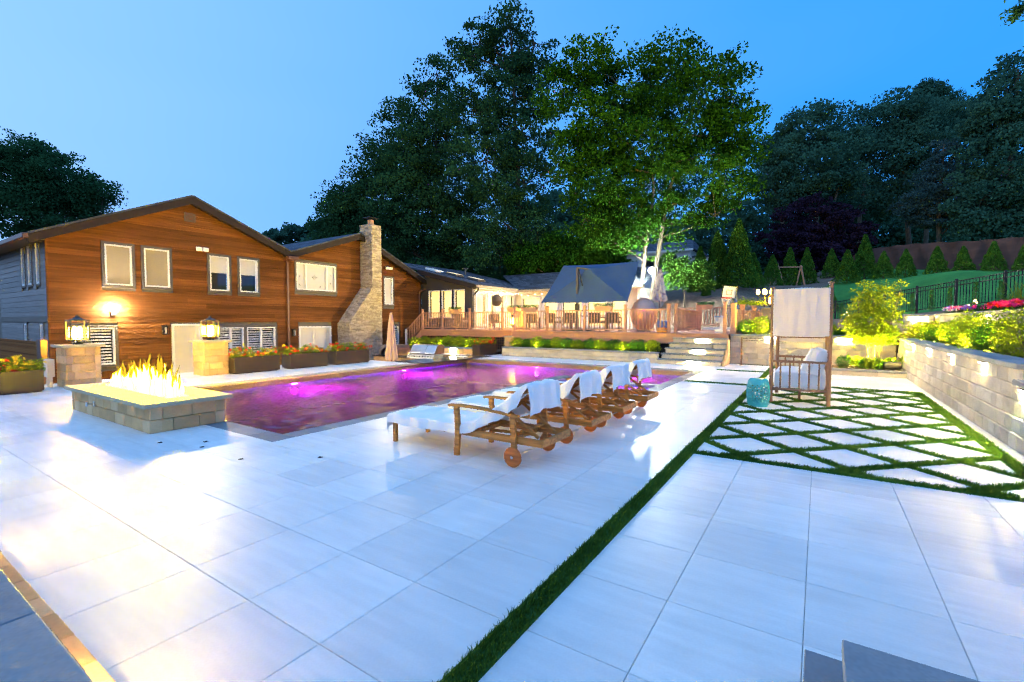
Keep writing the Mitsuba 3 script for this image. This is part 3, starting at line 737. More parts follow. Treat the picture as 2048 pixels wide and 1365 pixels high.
def window(fr, par, a, b, c, d, style, trim='graytrim', frame='whitetrim', mull=(), trimw=0.09, lit=None, wname='window', fw_=0.055):
    m = M()
    for u0, u1, z0, z1 in ((a - trimw, b + trimw, d, d + trimw), (a - trimw, b + trimw, c - trimw, c), (a - trimw, a, c, d), (b, b + trimw, c, d)):
        fr.box(m, u0, u1, z0, z1, -0.06, 0.035, 0.004)
    k = put(wname, m, trim, parent=par)
    m = M(); w = fw_
    for u0, u1, z0, z1 in ((a, b, d - w, d), (a, b, c, c + w), (a, a + w, c + w, d - w), (b - w, b, c + w, d - w)):
        fr.box(m, u0, u1, z0, z1, -0.07, 0.028, 0.004)
    for q in mull:
        fr.box(m, q - .035, q + .035, c + w, d - w, -0.07, 0.026)
    put('frame', m, frame, parent=k)
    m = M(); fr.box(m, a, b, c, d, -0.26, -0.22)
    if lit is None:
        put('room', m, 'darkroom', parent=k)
    if style in ('screen',):
        m = M(); fr.box(m, a + w, b - w, c + w, d - w, -0.03, -0.025); put('screen', m, 'screenblind', parent=k)
        return k
    if style == 'half':
        m = M(); fr.box(m, a + w, b - w, c + (d - c) * .52, d - w, -0.10, -0.09); put('blind', m, 'whiteblind', parent=k)
    if style == 'blind':
        m = M(); fr.box(m, a + w, b - w, c + w, d - w, -0.10, -0.09); put('blind', m, 'whiteblind', parent=k)
    if style == 'shutter':
        edges = [a + w, *mull, b - w]
        for e0, e1 in zip(edges[:-1], edges[1:]):
            n = int((d - c - 2 * w) / 0.105)
            for i in range(n):
                zz = c + w + (i + .5) * (d - c - 2 * w) / n
                p0, p1 = fr.P(e0 + .03, zz, -0.075), fr.P(e1 - .03, zz, -0.075)
                v, f = bar(p0, p1, 0.075, 0.012, up=fr.n * 0.55 + np.array([0, 0, 0.85]))
                put('slat', M().add(v, f), 'whitetrim', parent=k)
    if lit is not None:
        m = M(); fr.box(m, a + w, b - w, c + w, d - w, -0.20, -0.19); put('lit_room', m, 'cream', parent=k, emit=lit, weight=1.0)
    m = M(); u0, u1 = a + w, b - w
    P = [fr.P(u0, c + w, -0.05), fr.P(u1, c + w, -0.05), fr.P(u1, d - w, -0.05), fr.P(u0, d - w, -0.05)]
    put('pane', M().add(np.array(P), np.array([[0, 1, 2, 3]])), 'pane', parent=k)
    return k

for w in wins[:2]: window(FA, house, *w, 'screen')
for w in wins[2:4]: window(FA, house, *w, 'half')
k = window(FA, house, *wins[4], 'blind', mull=(13.68, 14.83))
mm = M()
for (u, zz) in ((14.2, 3.75),):
    for a0, b0 in (((u - .14, zz), (u, zz + .09)), ((u, zz + .09), (u + .14, zz)), ((u + .14, zz), (u, zz - .09)), ((u, zz - .09), (u - .14, zz)), ((u - .05, zz), (u + .05, zz))):
        mm.tube([FA.P(*a0, -.084), FA.P(*b0, -.084)], 0.012, 5)
for u, zz in ((13.4, 3.35), (13.4, 3.75), (15.1, 3.5), (14.5, 3.3), (15.12, 3.9)):
    mm.add(*lathe([(0, 0), (.035, 0.005), (0, 0.01)], 8)) if False else mm.tube([FA.P(u, zz - .03, -.084), FA.P(u, zz + .03, -.084)], 0.028, 6)
put('sticker', mm, 'graytrim', parent=k)
window(FA, house, *wins[5], 'blind')
window(FA, house, *wins[6], 'shutter')
window(FA, house, *wins[7], 'shutter', mull=(10.12,))
window(FA, house, *wins[8], 'shutter', mull=(11.42,))
window(FA, house, *wins[9], 'shutter')
for w in fw: window(SI, house, *w, 'none', trimw=.07)
def door(a, b, c, d, leaves):
    m = M()
    for u0, u1, z0, z1 in ((a, b, d - .09, d), (a, a + .09, c, d - .09), (b - .09, b, c, d - .09)):
        FA.box(m, u0, u1, z0, z1, -0.06, 0.04, .005)
    k = put('door', m, 'whitetrim', parent=house)
    n = leaves; e = np.linspace(a + .09, b - .09, n + 1)
    for i in range(n):
        m = M(); u0, u1 = e[i] + .005, e[i + 1] - .005
        for q in ((u0, u1, d - .25, d - .095), (u0, u1, c + .02, c + .22), (u0, u0 + .14, c + .22, d - .25), (u1 - .14, u1, c + .22, d - .25)):
            FA.box(m, *q, -0.05, 0.0, .004)
        put('leaf', m, 'cream', parent=k)
        m = M(); FA.box(m, u0 + .14, u1 - .14, c + .22, d - .25, -0.04, -0.03); put('curtain', m, 'cream' if leaves == 1 else 'whiteblind', parent=k)
        hx = u1 - .07 if i == 0 else u0 + .07
        put('handle', M().tube([FA.P(hx, 0.38, 0.0), FA.P(hx, 0.38, 0.05), FA.P(hx - .09, 0.38, 0.055)], 0.012), 'steel', parent=k)
    m = M(); FA.box(m, a - .05, b + .05, c - .09, c, -.1, .25, .01); put('sill', m, 'whitetrim', parent=k)
door(*doors[0], 1)
door(*doors[1], 2)

# roofs: slabs running back from the fronts
def roof_slab(name, y0, z0, y1, z1, x0, x1, t, m='shingles', par=house):
    L = math.hypot(y1 - y0, z1 - z0); ny, nz = -(z1 - z0) / L, (y1 - y0) / L
    if nz < 0: ny, nz = -ny, -nz
    v = np.array([[x, y + ny * d, zz + nz * d] for x in (x0, x1) for d in (0, t) for y, zz in ((y0, z0), (y1, z1))])
    f = np.array([[0, 1, 3, 2], [4, 6, 7, 5], [0, 4, 5, 1], [2, 3, 7, 6], [0, 2, 6, 4], [1, 5, 7, 3]])
    return put(name, M().add(v, f), m, parent=par)
XF = -20.58
def rake(y0, z0, y1, z1, m='fascia'):
    p = np.array([[x, y, zz] for x in (XF, XF + .04) for y, zz in ((y0, z0 - .28), (y1, z1 - .28), (y1, z1 - .004), (y0, z0 - .004))])
    f = np.array([[0, 1, 2, 3], [4, 7, 6, 5], [0, 4, 5, 1], [3, 2, 6, 7], [0, 3, 7, 4], [1, 5, 6, 2]])
    put('rake_board', M().add(p, f), m, parent=house)
    q = np.array([[x, y, zz] for x in (-20.99, XF) for y, zz in ((y0, z0 - .20), (y1, z1 - .20))])
    put('soffit', M().add(q, np.array([[0, 1, 3, 2]])), m, parent=house)
R1 = [(4.0, 4.30), (8.62, 6.44), (12.66, 4.78), (16.6, 6.22), (21.9, 3.98)]
for (a, b) in zip(R1[:-1], R1[1:]):
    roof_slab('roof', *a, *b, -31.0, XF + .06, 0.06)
    rake(*a, *b)
put('roof_vent', M().box(-26.0, -25.2, 13.6, 14.1, 5.2, 5.42, 0.05), 'whitetrim', parent=house)
# valley box, gutters and downspouts
m = M(); FA.box(m, 12.45, 12.95, 4.42, 4.58, 0.38, 0.62, .01); put('gutter_box', m, 'bronze', parent=house)
put('downspout', M().box(-20.97, -20.87, 12.63, 12.73, HZ, 4.42, .01).box(-20.87, -20.45, 12.635, 12.725, 4.36, 4.43), 'bronze', parent=house)
for zz in (0.2, 2.0, 3.6):
    pass
put('gutter', M().box(-31, XF + .1, 3.86, 4.0, 4.16, 4.32, .02), 'bronze', parent=house)
put('soffit', M().box(-31, -20.99, 4.0, 4.52, 4.2, 4.26), 'graytrim', parent=house)
put('downspout', M().tube([(-20.6, 21.75, 3.86), (-20.6, 21.7, 3.62), (-20.9, 21.35, 3.40), (-20.93, 21.35, 3.2), (-20.93, 21.35, 0.6)], 0.055, 8), 'bronze', parent=house)
m = M(); FA.box(m, 8.47, 8.87, 5.52, 5.86, 0.02, 0.05, .005); vk = put('gable_vent', m, 'graytrim', parent=house)
for i in range(6):
    v, f = bar(FA.P(8.51, 5.565 + i * .05, .055), FA.P(8.83, 5.565 + i * .05, .055), .04, .008, up=(.7, 0, .7)); put('slat', M().add(v, f), 'bronze', parent=vk)

# ledgestone chimney with a battered shoulder
ck = put('chimney', M().add(*prism([(-21.0, 15.45), (-20.06, 15.45), (-20.06, 17.55), (-21.0, 17.55)], HZ, 1.45, 0)).add(*prism([(-21.0, 16.95), (-20.06, 16.95), (-20.06, 17.55), (-21.0, 17.55)], 1.45, 6.72, 0)), 'mortar', parent=house)
sh = np.array([[x, y, z] for x in (-21.0, -20.06) for y, z in ((15.45, 1.45), (16.95, 1.45), (16.95, 3.38))])
core = M().add(sh, np.array([[0, 1, 2], [3, 5, 4], [0, 2, 5], [0, 5, 3], [1, 4, 5], [1, 5, 2]])); put('shoulder', core, 'mortar', parent=ck)
r = np.random.default_rng(8)
st_ = [M(), M(), M()]
def ledge(face, z0, z1, lo, hi, plane, sign):
    z = z0
    while z < z1:
        h = r.uniform(0.035, 0.075); a = lo(z + h / 2); b = hi(z + h / 2)
        while a < b - .01:
            L = min(r.uniform(.12, .42), b - a)
            d = r.uniform(0.015, 0.05); k = r.integers(3)
            if face == 'x':
                st_[k].box(plane - .02, plane + d, a + .002, a + L - .002, z + .002, z + h - .002, .004)
            else:
                st_[k].box(a + .002, a + L - .002, plane - d, plane + .02, z + .002, z + h - .002, .004)
            a += L
        z += h
low = lambda z: 15.43 if z < 1.45 else min(16.95, 15.45 + (z - 1.45) * (1.5 / 1.93))
ledge('x', HZ, 6.72, low, lambda z: 17.57, -20.06, 1)
ledge('y', HZ, 1.45, lambda z: -21.0, lambda z: -20.03, 15.45, -1)
ledge('y', 3.38, 6.72, lambda z: -21.0, lambda z: -20.03, 16.95, -1)
# stones on the sloping shoulder
sl = math.hypot(1.5, 1.93); dy, dz = 1.5 / sl, 1.93 / sl
t = 0.0
while t < sl - .03:
    h = min(r.uniform(.05, .09), sl - t); a = -21.0
    while a < -20.05:
        L = min(r.uniform(.15, .4), -20.03 - a)
        v, f = boxvf(a + .002, a + L - .002, .002, h - .002, -.02, r.uniform(.015, .04), .004)
        st_[r.integers(3)].add(np.c_[v[:, 0], 15.45 + (t + v[:, 1]) * dy - v[:, 2] * dz, 1.45 + (t + v[:, 1]) * dz + v[:, 2] * dy], f)
        a += L
    t += h
for k in range(3):
    put('ledge_stone', st_[k], f'ledge_{k}', parent=ck, kind='stuff')
put('flue', M().add(*lathe([(.16, 6.7), (.17, 7.05), (.14, 7.05), (.13, 6.7)], 14, (-20.5, 17.25, 0))), 'terracotta', parent=ck)
put('flue_cap', M().box(-20.78, -20.22, 16.95, 17.55, 7.13, 7.17, .01).tube([(-20.6, 17.2, 7.0), (-20.6, 17.2, 7.14)], .012, 5).tube([(-20.4, 17.3, 7.0), (-20.4, 17.3, 7.14)], .012, 5), 'blackmetal', parent=ck)

# sunroom wing behind the deck
XB, YC = -16.81, 26.05
WARM = np.array([1.5, 0.98, 0.20])
sun = thing('sunroom_wing', 'low dark sunroom wing with brightly lit windows behind the deck', 'house wing')
S1 = Fr((0, 21.6), (1, 0), (0, -1)); S2 = Fr((XB, 0), (0, 1), (1, 0)); S3 = Fr((0, YC), (1, 0), (0, -1))
def wall_with_holes(fr, pts, hs, mat_, par, d=0.0, t=0.14):
    pg = Polygon(pts)
    for a, b, c, d_ in hs: pg = pg.difference(sbox(a, c, b, d_))
    m = trimesh.creation.extrude_polygon(pg, t, engine='earcut'); v = np.asarray(m.vertices)
    return put('wall', M().add(np.array([fr.P(u, z, -w + d) for u, z, w in v]), m.faces), mat_, parent=par)
h1 = [(-20.37, -19.42, 1.75, 3.46), (-19.30, -18.46, 1.75, 3.46), (-18.32, -17.46, 1.75, 3.46)]
wall_with_holes(S1, [(-21.0, -.6), (XB, -.6), (XB, 3.6), (-21, 4.45)], h1, 'darkpaint', sun)
for i, w in enumerate(h1): window(S1, sun, *w, 'none', trim='darkpaint', trimw=.03, lit=WARM * (1.05 + .1 * (i % 2)), fw_=.06)
h2 = [(21.8, 22.8, 1.35, 3.25), (22.95, 23.65, 1.2, 3.25), (23.85, 24.75, 1.2, 3.25), (24.95, 25.85, 1.2, 3.25)]
wall_with_holes(S2, [(21.6, -.6), (YC, -.6), (YC, 3.5), (21.6, 3.5)], h2, 'cream', sun)
for i, w in enumerate(h2): window(S2, sun, *w, 'none', trim='whitetrim', trimw=.05, lit=WARM * (1.15 if i != 1 else 1.6), fw_=.05)
h3 = [(-16.3, -15.0, 1.25, 3.1), (-14.7, -13.7, 1.25, 3.1), (-13.4, -12.0, 1.25, 3.1), (-11.7, -10.5, 1.25, 3.1), (-10.2, -9.3, 1.25, 3.1)]
wall_with_holes(S3, [(XB, -.6), (-8.6, -.6), (-8.6, 3.5), (XB, 3.5)], h3, 'cream', sun)
for i, w in enumerate(h3): window(S3, sun, *w, 'none', trim='whitetrim', trimw=.06, lit=WARM * (1.2 + .25 * (i % 2)), fw_=.06)
put('wall', M().box(-8.6, -8.45, YC - .14, 31, -.6, 3.5), 'cream', parent=sun)
# its two roofs
def roofq(P, t=0.08, name='roof', m='shingles'):
    P = np.array(P, float); n = np.cross(P[1] - P[0], P[2] - P[0]); n /= np.linalg.norm(n); n = n if n[2] > 0 else -n
    v = np.vstack([P, P + n * t]); k = len(P)
    f = [[0, i + 1, i] for i in range(1, k - 1)] + [[k, k + i, k + i + 1] for i in range(1, k - 1)] + sum(([[i, (i + 1) % k, (i + 1) % k + k], [i, (i + 1) % k + k, i + k]] for i in range(k)), [])
    return put(name, M().add(v, np.array(f)), m, parent=sun)
SX = lambda x: 3.62 + (-16.45 - x) * 0.245
rk = roofq([(-16.45, 21.3, 3.62), (-16.45, 26.0, 3.62), (-20.5, 30.2, SX(-20.5)), (-24.5, 30.2, SX(-24.5)), (-24.5, 21.3, SX(-24.5))])
put('fascia', M().add(*bar((-16.45, 21.28, 3.53), (-21.0, 21.28, SX(-21) - .09), .05, .26)), 'fascia', parent=sun)
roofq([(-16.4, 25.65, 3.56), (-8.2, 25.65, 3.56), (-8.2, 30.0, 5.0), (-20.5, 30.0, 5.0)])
put('gutter', M().box(-16.45, -16.3, 21.3, 25.7, 3.5, 3.64, .02), 'capwarm', parent=sun)
put('gutter', M().box(-16.3, -8.2, 25.5, 25.64, 3.44, 3.58, .02), 'capwarm', parent=sun)
put('soffit', M().box(-16.8, -16.42, 21.6, 25.9, 3.44, 3.49), 'cream', parent=sun)
put('soffit', M().box(-16.4, -8.3, 25.62, 26.04, 3.40, 3.44), 'cream', parent=sun)
put('downspout', M().tube([(-16.38, 21.45, 3.5), (-16.4, 21.45, 3.35), (-16.75, 21.45, 3.05), (-16.75, 21.45, 1.2)], .05, 8), 'blackmetal', parent=sun)
for x, y in ((-19.6, 23.2), (-18.2, 23.6), (-20.8, 22.6)):
    z = SX(x) + .1
    v, f = obox((x, y, z + .06), (.95, .75, .12), 0, .015, ry=math.atan(.245)); s = put('skylight', M().add(v, f), 'whitetrim' if x < -20 else 'graytrim', parent=sun)
    v, f = obox((x, y, z + .135), (.8, .6, .02), 0, 0, ry=math.atan(.245)); put('pane', M().add(v, f), 'cream', parent=s, emit=(None if x < -20 else WARM * .45))
put('roof_vent', M().tube([(-21, 26, SX(-21)), (-21, 26, SX(-21) + .5)], .06).box(-21.15, -20.85, 25.85, 26.15, SX(-21) + .5, SX(-21) + .58), 'graytrim', parent=sun)
# big ring lamp and string-light bulbs seen against the glass
put('hanging_basket_chair', M().add(*lathe([(0.02, 2.45), (.22, 2.5), (.30, 2.75), (.27, 3.0), (.12, 3.12), (.02, 3.13)], 16, (-15.9, 22.6, 0))), 'wicker', label='dark egg-shaped wicker lantern hanging under the sunroom eave', cat='lantern')

# ---------------------------------------------------------------- deck
deck = thing('timber_deck', 'raised brown composite deck with baluster railings beyond the pool', 'deck')
DZ = 1.12
put('floor', M().box(-12.35, -2.8, 18.93, 25.9, DZ - .03, DZ).box(-19.3, -12.35, 19.83, 21.55, DZ - .03, DZ).box(-16.75, -12.35, 21.55, 25.9, DZ - .03, DZ), 'deckwood_1', parent=deck)
put('fascia', M().box(-12.35, -2.80, 18.90, 18.94, 0.70, DZ - .031), 'deckwood_0', parent=deck)
put('fascia', M().box(-12.39, -12.352, 18.90, 19.84, 0.70, DZ - .031), 'deckwood_0', parent=deck)
put('fascia', M().box(-19.3, -12.39, 19.80, 19.84, 0.75, DZ - .031), 'deckwood_2', parent=deck)
put('nosing', M().box(-12.38, -2.78, 18.87, 18.93, DZ - .03, DZ + .002, .005), 'deckwood_1', parent=deck)
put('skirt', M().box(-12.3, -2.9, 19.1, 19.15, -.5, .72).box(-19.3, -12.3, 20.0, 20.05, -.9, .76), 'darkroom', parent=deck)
lt = M()
for i in range(54):
    x = -19.3 + i * .13; lt.box(x, x + .035, 19.90, 19.915, -.6, .76)
for i in range(10):
    zz = -.55 + i * .13; lt.box(-19.3, -12.4, 19.885, 19.899, zz, zz + .035)
put('lattice', lt, 'bronze', parent=deck, kind='stuff')
def railing(posts, z, hp=1.16, mats_=('deckwood_0', 'deckwood_1', 'deckwood_2'), seed=0, gap=.135, skip=()):
    r = np.random.default_rng(seed)
    for i, (x, y) in enumerate(posts):
        m = M().box(x - .055, x + .055, y - .055, y + .055, z - .0, z + hp - .06, .006).box(x - .075, x + .075, y - .075, y + .075, z + hp - .06, z + hp - .03, .006)
        v, f = boxvf(x - .055, x + .055, y - .055, y + .055, z + hp - .03, z + hp, .02); m.add(v, f)
        put('post', m, mats_[i % 3], parent=deck)
    for i, (p, q) in enumerate(zip(posts[:-1], posts[1:])):
        if i in skip: continue
        p, q = np.array(p), np.array(q); L = np.linalg.norm(q - p); d = (q - p) / L
        a, b = p + d * .055, q - d * .055
        for h, w, t in ((.93, .085, .05), (.10, .05, .045)):
            v, f = bar((*a, z + h), (*b, z + h), w, t, .006); put('rail', M().add(v, f), mats_[r.integers(3)], parent=deck)
        n = max(1, int(round((L - .11) / gap)) - 1)
        for j in range(n):
            c = a + (b - a) * (j + 1) / (n + 1)
            v, f = obox((*c, z + .515), (.036, .036, .785), math.atan2(d[1], d[0])); put('baluster', M().add(v, f), mats_[r.integers(3)], parent=deck)
        c = (a + b) / 2; v, f = obox((*c, z + .04), (.04, .04, .08)); put('foot_block', M().add(v, f), mats_[0], parent=deck)
railing([(-12.28, 19.78), (-12.28, 18.98), (-10.5, 18.98), (-8.63, 18.98), (-6.78, 18.98), (-5.0, 18.98)], DZ, seed=1)
railing([(-19.25, 19.9), (-17.72, 19.9), (-15.8, 19.9), (-13.65, 19.9), (-12.42, 19.9)], DZ, seed=2)
railing([(-2.95, 18.98)], DZ, hp=1.2)
railing([(-4.78, 19.2), (-4.75, 23.5)], DZ, seed=9, gap=.2)
railing([(-6.4, 24.2), (-5.0, 24.2), (-3.4, 24.2)], DZ + .18, seed=3)
put('bench_board', M().box(-4.7, -3.3, 24.0, 24.6, DZ + .05, DZ + .16), 'whitetrim', parent=deck)
# sloping stair rail at the left end
v, f = bar((-19.3, 19.9, DZ + .93), (-20.55, 19.9, DZ - .05), .07, .05, .005); put('rail', M().add(v, f), 'deckwood_1', parent=deck)
v, f = bar((-19.3, 19.9, DZ + .12), (-20.55, 19.9, DZ - .86), .05, .045, .005); put('rail', M().add(v, f), 'deckwood_2', parent=deck)
for i in range(9):
    t_ = (i + .5) / 9; x = -19.3 - 1.25 * t_
    put('baluster', M().box(x - .018, x + .018, 19.882, 19.918, DZ + .12 - .98 * t_, DZ + .92 - .98 * t_), 'deckwood_0', parent=deck)
put('post', M().box(-20.66, -20.55, 19.84, 19.96, -.7, DZ - .0, .006), 'whitetrim', parent=deck)
v, f = bar((-19.3, 19.95, DZ - .15), (-20.55, 19.95, DZ - 1.15), .05, .3); put('stringer', M().add(v, f), 'deckwood_1', parent=deck)
pier = put('deck_pier', M().box(-12.7, -12.3, 18.8, 19.6, -.2, 0.66), 'mortar', label='block pier carrying the lit corner lamp where the deck steps forward', cat='pier')
wall_run(pier, (-12.75, 18.75), (1, 0), (0, -1), 0.5, [(0.0 + .2 * k, .2 * (k + 1), 0) for k in range(4)], (.25, .5), .2, ['block_1', 'block_3'], 60, cap=(.06, .03, .5, ['capwarm'], .5))
# ================================================================ furniture and objects
def at(v, x, y, z=0.0, rz=0.0):
    c, s = math.cos(rz), math.sin(rz); v = np.asarray(v, float)
    return np.c_[v[:, 0] * c - v[:, 1] * s + x, v[:, 0] * s + v[:, 1] * c + y, v[:, 2] + z]

# ---- loungers (local x from the foot end to the head, y across)
def lounger_parts():
    P = []
    def p(name, m, mt='teak', smooth=False): P.append((name, m, mt, smooth))
    for y in (0.0, 0.625):
        p('side_rail', M().box(0.02, 2.28, y, y + .035, .245, .325, .005))
    for y in (0.0, 0.615):
        p('leg', M().box(.03, .085, y - .001, y + .046, 0, .33, .005))
    for y, o in ((-.043, 0), (.66, 0)):
        m = M()
        for i in range(6):
            z0, z1 = i * .098, (i + 1) * .098 + .002; x0 = 1.12 + .018 * math.sin(i / 5 * PI)
            m.box(x0, x0 + .062, y, y + .042, z0, z1 if i < 5 else .585)
        p('leg', m)
        p('leg', M().add(*bar((1.97, y + .021, .12), (1.945, y + .021, .555), .04, .062, .004, up=(1, 0, 0))))
        m = M(); pts = [(1.04, .592), (1.2, .602), (1.5, .598), (1.8, .578), (2.02, .553)]
        for a, b in zip(pts[:-1], pts[1:]):
            m.add(*bar((a[0], y + .02, a[1]), (b[0] + .004, y + .02, b[1]), .068, .026, .004))
        p('armrest', m)
    for x, z0, z1 in ((.02, .235, .325), (2.28, .245, .325)):
        p('cross_rail', M().box(x, x + .034, .0, .66, z0, z1, .005))
    p('cross_rail', M().box(1.30, 1.345, .036, .624, .25, .30, .004))
    p('cross_rail', M().box(1.86, 1.905, .036, .624, .25, .30, .004))
    p('axle', M().tube([(1.97, -.06, .112), (1.97, .72, .112)], .011, 10), 'steel')
    for k in range(11):
        x = .08 + k * .115
        p('seat_slat', M().box(x, x + .075, .036, .624, .326, .345, .004))
    a, b = np.array([1.30, 0, .345]), np.array([2.06, 0, .845])
    for y in (.05, .57):
        p('back_rail', M().add(*bar(a + [0, y + .02, 0], b + [0, y + .02, 0], .035, .045, .004)))
    for k in range(8):
        c = a + (b - a) * (.1 + k * .12); d = (b - a) / np.linalg.norm(b - a)
        p('back_slat', M().add(*bar(c + [0, .09, .02], c + [0, .57, .02], .07, .016, .003, up=(-d[2], 0, d[0]))))
    for y in (.12, .50):
        p('back_prop', M().add(*bar((1.74, y + .02, .60), (2.18, y + .02, .31), .03, .032, .003)))
        p('back_prop', M().add(*bar((1.50, y + .05, .31), (2.12, y + .05, .335), .03, .03, .003)))
    p('prop_bar', M().box(1.99, 2.03, .05, .61, .36, .39, .003))
    for y in (-.075, .703):
        m = lathe([(0, -.017), (.095, -.017), (.107, -.012), (.112, 0), (.107, .012), (.095, .017), (0, .017)], 36)
        v = m[0] @ np.array([[1, 0, 0], [0, 0, 1], [0, -1, 0]]).T + [1.97, y + .015, .112]
        p('wheel', M().add(v, m[1]), 'teakwheel', 40)
        s = -1 if y < 0 else 1
        hb = lathe([(0, .0), (.016, .0), (.016, .008), (0, .012)], 10); v = hb[0] @ np.array([[1, 0, 0], [0, 0, s], [0, 1, 0]]).T + [1.97, y + .015 + s * .017, .112]
        p('hub_bolt', M().add(v, hb[1]), 'steel')
    return P

def towel_mesh(seed):
    prof = np.array([(-.045, .20), (-.052, .30), (-.03, .362), (.05, .372), (.5, .366), (1.0, .368), (1.22, .378), (1.34, .405), (1.55, .53), (1.8, .71), (2.0, .855), (2.085, .905), (2.13, .90), (2.155, .83), (2.165, .72), (2.17, .60)])
    d = np.r_[0, np.cumsum(np.linalg.norm(np.diff(prof, axis=0), axis=1))]; nu, nv = 130, 46
    s = np.linspace(0, d[-1], nu)
    from scipy.interpolate import PchipInterpolator
    cx, cz = PchipInterpolator(d, prof[:, 0])(s), PchipInterpolator(d, prof[:, 1])(s)
    tx, tz = np.gradient(cx), np.gradient(cz); L = np.hypot(tx, tz); nx, nz = -tz / L, tx / L
    w = np.linspace(-1, 1, nv)
    U, W = np.meshgrid(s, w, indexing='ij')
    r_ = np.random.default_rng(seed); ph = r_.uniform(0, 50)
    half = 0.335; edge = 0.11 + 0.07 * (nfbm(np.stack([U * 1.3 + ph, W * 0 + np.sign(W), U * 0], -1), 3, seed) - .3)
    edge = edge * (1 + 1.5 * np.clip((U - d[8] + .1) / .35, 0, 1)) * (1 - .88 * np.clip((U - d[10]) / (d[12] - d[10]), 0, 1))
    tot = half + edge
    q = np.abs(W) * tot; over = np.clip(q - half, 0, None)
    yy = np.sign(W) * (np.minimum(q, half) + 0.018 * np.tanh(over / .02) + .03 * over)
    down = over * .96
    back = np.clip((U - d[8] + .25) / .3, 0, 1)
    fold = (nfbm(np.stack([U * 2.2 + ph, W * 3.5, U * 0], -1), 4, seed + 3) - .5) * .024 + (nfbm(np.stack([U * 9 + ph, W * 1.2 + U * 2.5, U * 0], -1), 3, seed + 5) - .5) * .022
    fold = np.maximum(fold, -.009)
    # on the back part the cloth hangs in loose vertical folds
    fold = fold + back * (np.sin(W * 9 + ph + 2.2 * U) * .010 + np.sin(W * 17 + ph * 2) * .005)
    NX, NZ = nx[:, None], nz[:, None]
    X = cx[:, None] + NX * fold; Z = cz[:, None] + NZ * fold
    Z = Z - down * (1 - .25 * back) ; X = X - down * NX * .25 * back * 0
    Y = .33 + yy + np.where(over > 0, np.sign(W) * .012 * np.sin(U * 21 + ph), 0)
    drop = np.clip((U - d[12]) / (d[-1] - d[12]), 0, 1)
    X = X + drop * .02 * np.sin(W * 6 + ph)
    Z = Z - drop * .03 * np.abs(W) ** 2
    P = np.stack([X, Y, np.maximum(Z, .03)], -1).reshape(-1, 3)
    i, j = np.meshgrid(np.arange(nu - 1), np.arange(nv - 1), indexing='ij'); a = i * nv + j
    f = np.stack([a, a + nv, a + nv + 1, a + 1], -1).reshape(-1, 4)
    return P, f

LP = lounger_parts(); base = None
dicts = []
LLAB = ['nearest wooden sun lounger, first of the row, showing both of its wheels whole', 'second wooden sun lounger from the camera, towel bunched over its raised back', 'third wooden sun lounger from the camera, behind the second', 'farthest wooden sun lounger, last of the row beside the dark pool edge']
TLAB = ['white towel spread over the nearest sun lounger', 'white towel spread over the second sun lounger from the camera', 'white towel spread over the third sun lounger from the camera', 'white towel over the farthest sun lounger by the pool edge']
for k, (x, y) in enumerate(((-4.73, 4.28), (-4.70, 5.49), (-4.69, 6.60), (-4.70, 7.80))):
    t = thing('sun_lounger', LLAB[k], 'sun lounger', 'wooden sun loungers in a row by the pool')
    for n, (name, m, mt, sm) in enumerate(LP):
        if k == 0:
            mm = m.mesh(); dicts.append(mikit.ply(mm, mt, smooth=sm))
        key = numbered(f'{t}__{name}')
        scene[key] = {**dicts[n], 'to_world': T().translate([x, y, 0.0005])}
    tv, tf = towel_mesh(40 + k); tv = tv + [x, y, 0.004]
    tkk = put('towel', M().add(*thick(tv, tf, 0.008)), 'towel', smooth=True, label=TLAB[k], cat='towel', group='white towels on the loungers')

# ---- canopy daybed
db = thing('canopy_daybed', 'brown bamboo canopy daybed with pale canvas sides on the diamond pavers', 'daybed')
for x, y, top in ((-.76, 10.37, 2.22), (.175, 10.37, 2.29), (-.76, 11.9, 2.22), (.15, 11.9, 2.22)):
    m = M().tube([(x, y, 0), (x, y, top)], .034, 12)
    for z in (.28, .62, .82, 1.25, 1.75): m.tube([(x, y, z - .012), (x, y, z + .012)], .040, 12)
    m.tube([(x, y, top), (x, y, top + .02)], .045, 12)
    put('post', m, 'bamboo', parent=db, smooth=50)
def pole(a, b, rr=.024, name='rail'):
    put(name, M().tube([a, b], rr, 10), 'bamboo', parent=db, smooth=50)
for y in (10.37, 11.9):
    pole((-.73, y, .82), (.15, y, .82)); pole((-.73, y, .285), (.15, y, .285))
    pole((-.76, y, 2.18), (.17, y, 2.18), .018, 'canopy_rail'); pole((-.76, y, 1.36 if y < 11 else 1.24), (.17, y, 1.36 if y < 11 else 1.24), .012, 'canopy_rail')
    for i in range(5):
        xx = -.76 + (i + 1) * .935 / 6; pole((xx, y, .285), (xx, y, .82), .015, 'spindle')
for x in (-.76, .165):
    pole((x, 10.4, .285), (x, 11.87, .285)); pole((x, 10.4, 2.18), (x, 11.87, 2.18), .018, 'canopy_rail')
pole((.165, 10.4, .82), (.165, 11.87, .82))
for i in range(9):
    yy = 10.37 + (i + 1) * 1.53 / 10; pole((.165, yy, .285), (.165, yy, .82), .014, 'spindle')
pole((-.3, 11.0, 0), (-.3, 11.0, .285), .025, 'leg'); pole((.165, 11.15, 0), (.165, 11.15, .285), .025, 'leg')
pole((-.76, 11.1, .27), (.17, 11.1, .27))
def canvas(y, z0, z1, seed):
    def fn(u, w):
        x = -.745 + .905 * u; z = z0 + (z1 - z0) * w
        q = np.stack([u * 7, w * 1.6, u * 0], -1)
        return x, y + .012 * (nfbm(q, 3, seed) - .5) * 2 + .006 * np.sin(u * 30), z - .012 * np.sin(u * PI) * (1 - w)
    v, f = grid(fn, 50, 30); return thick(v, f, .004)
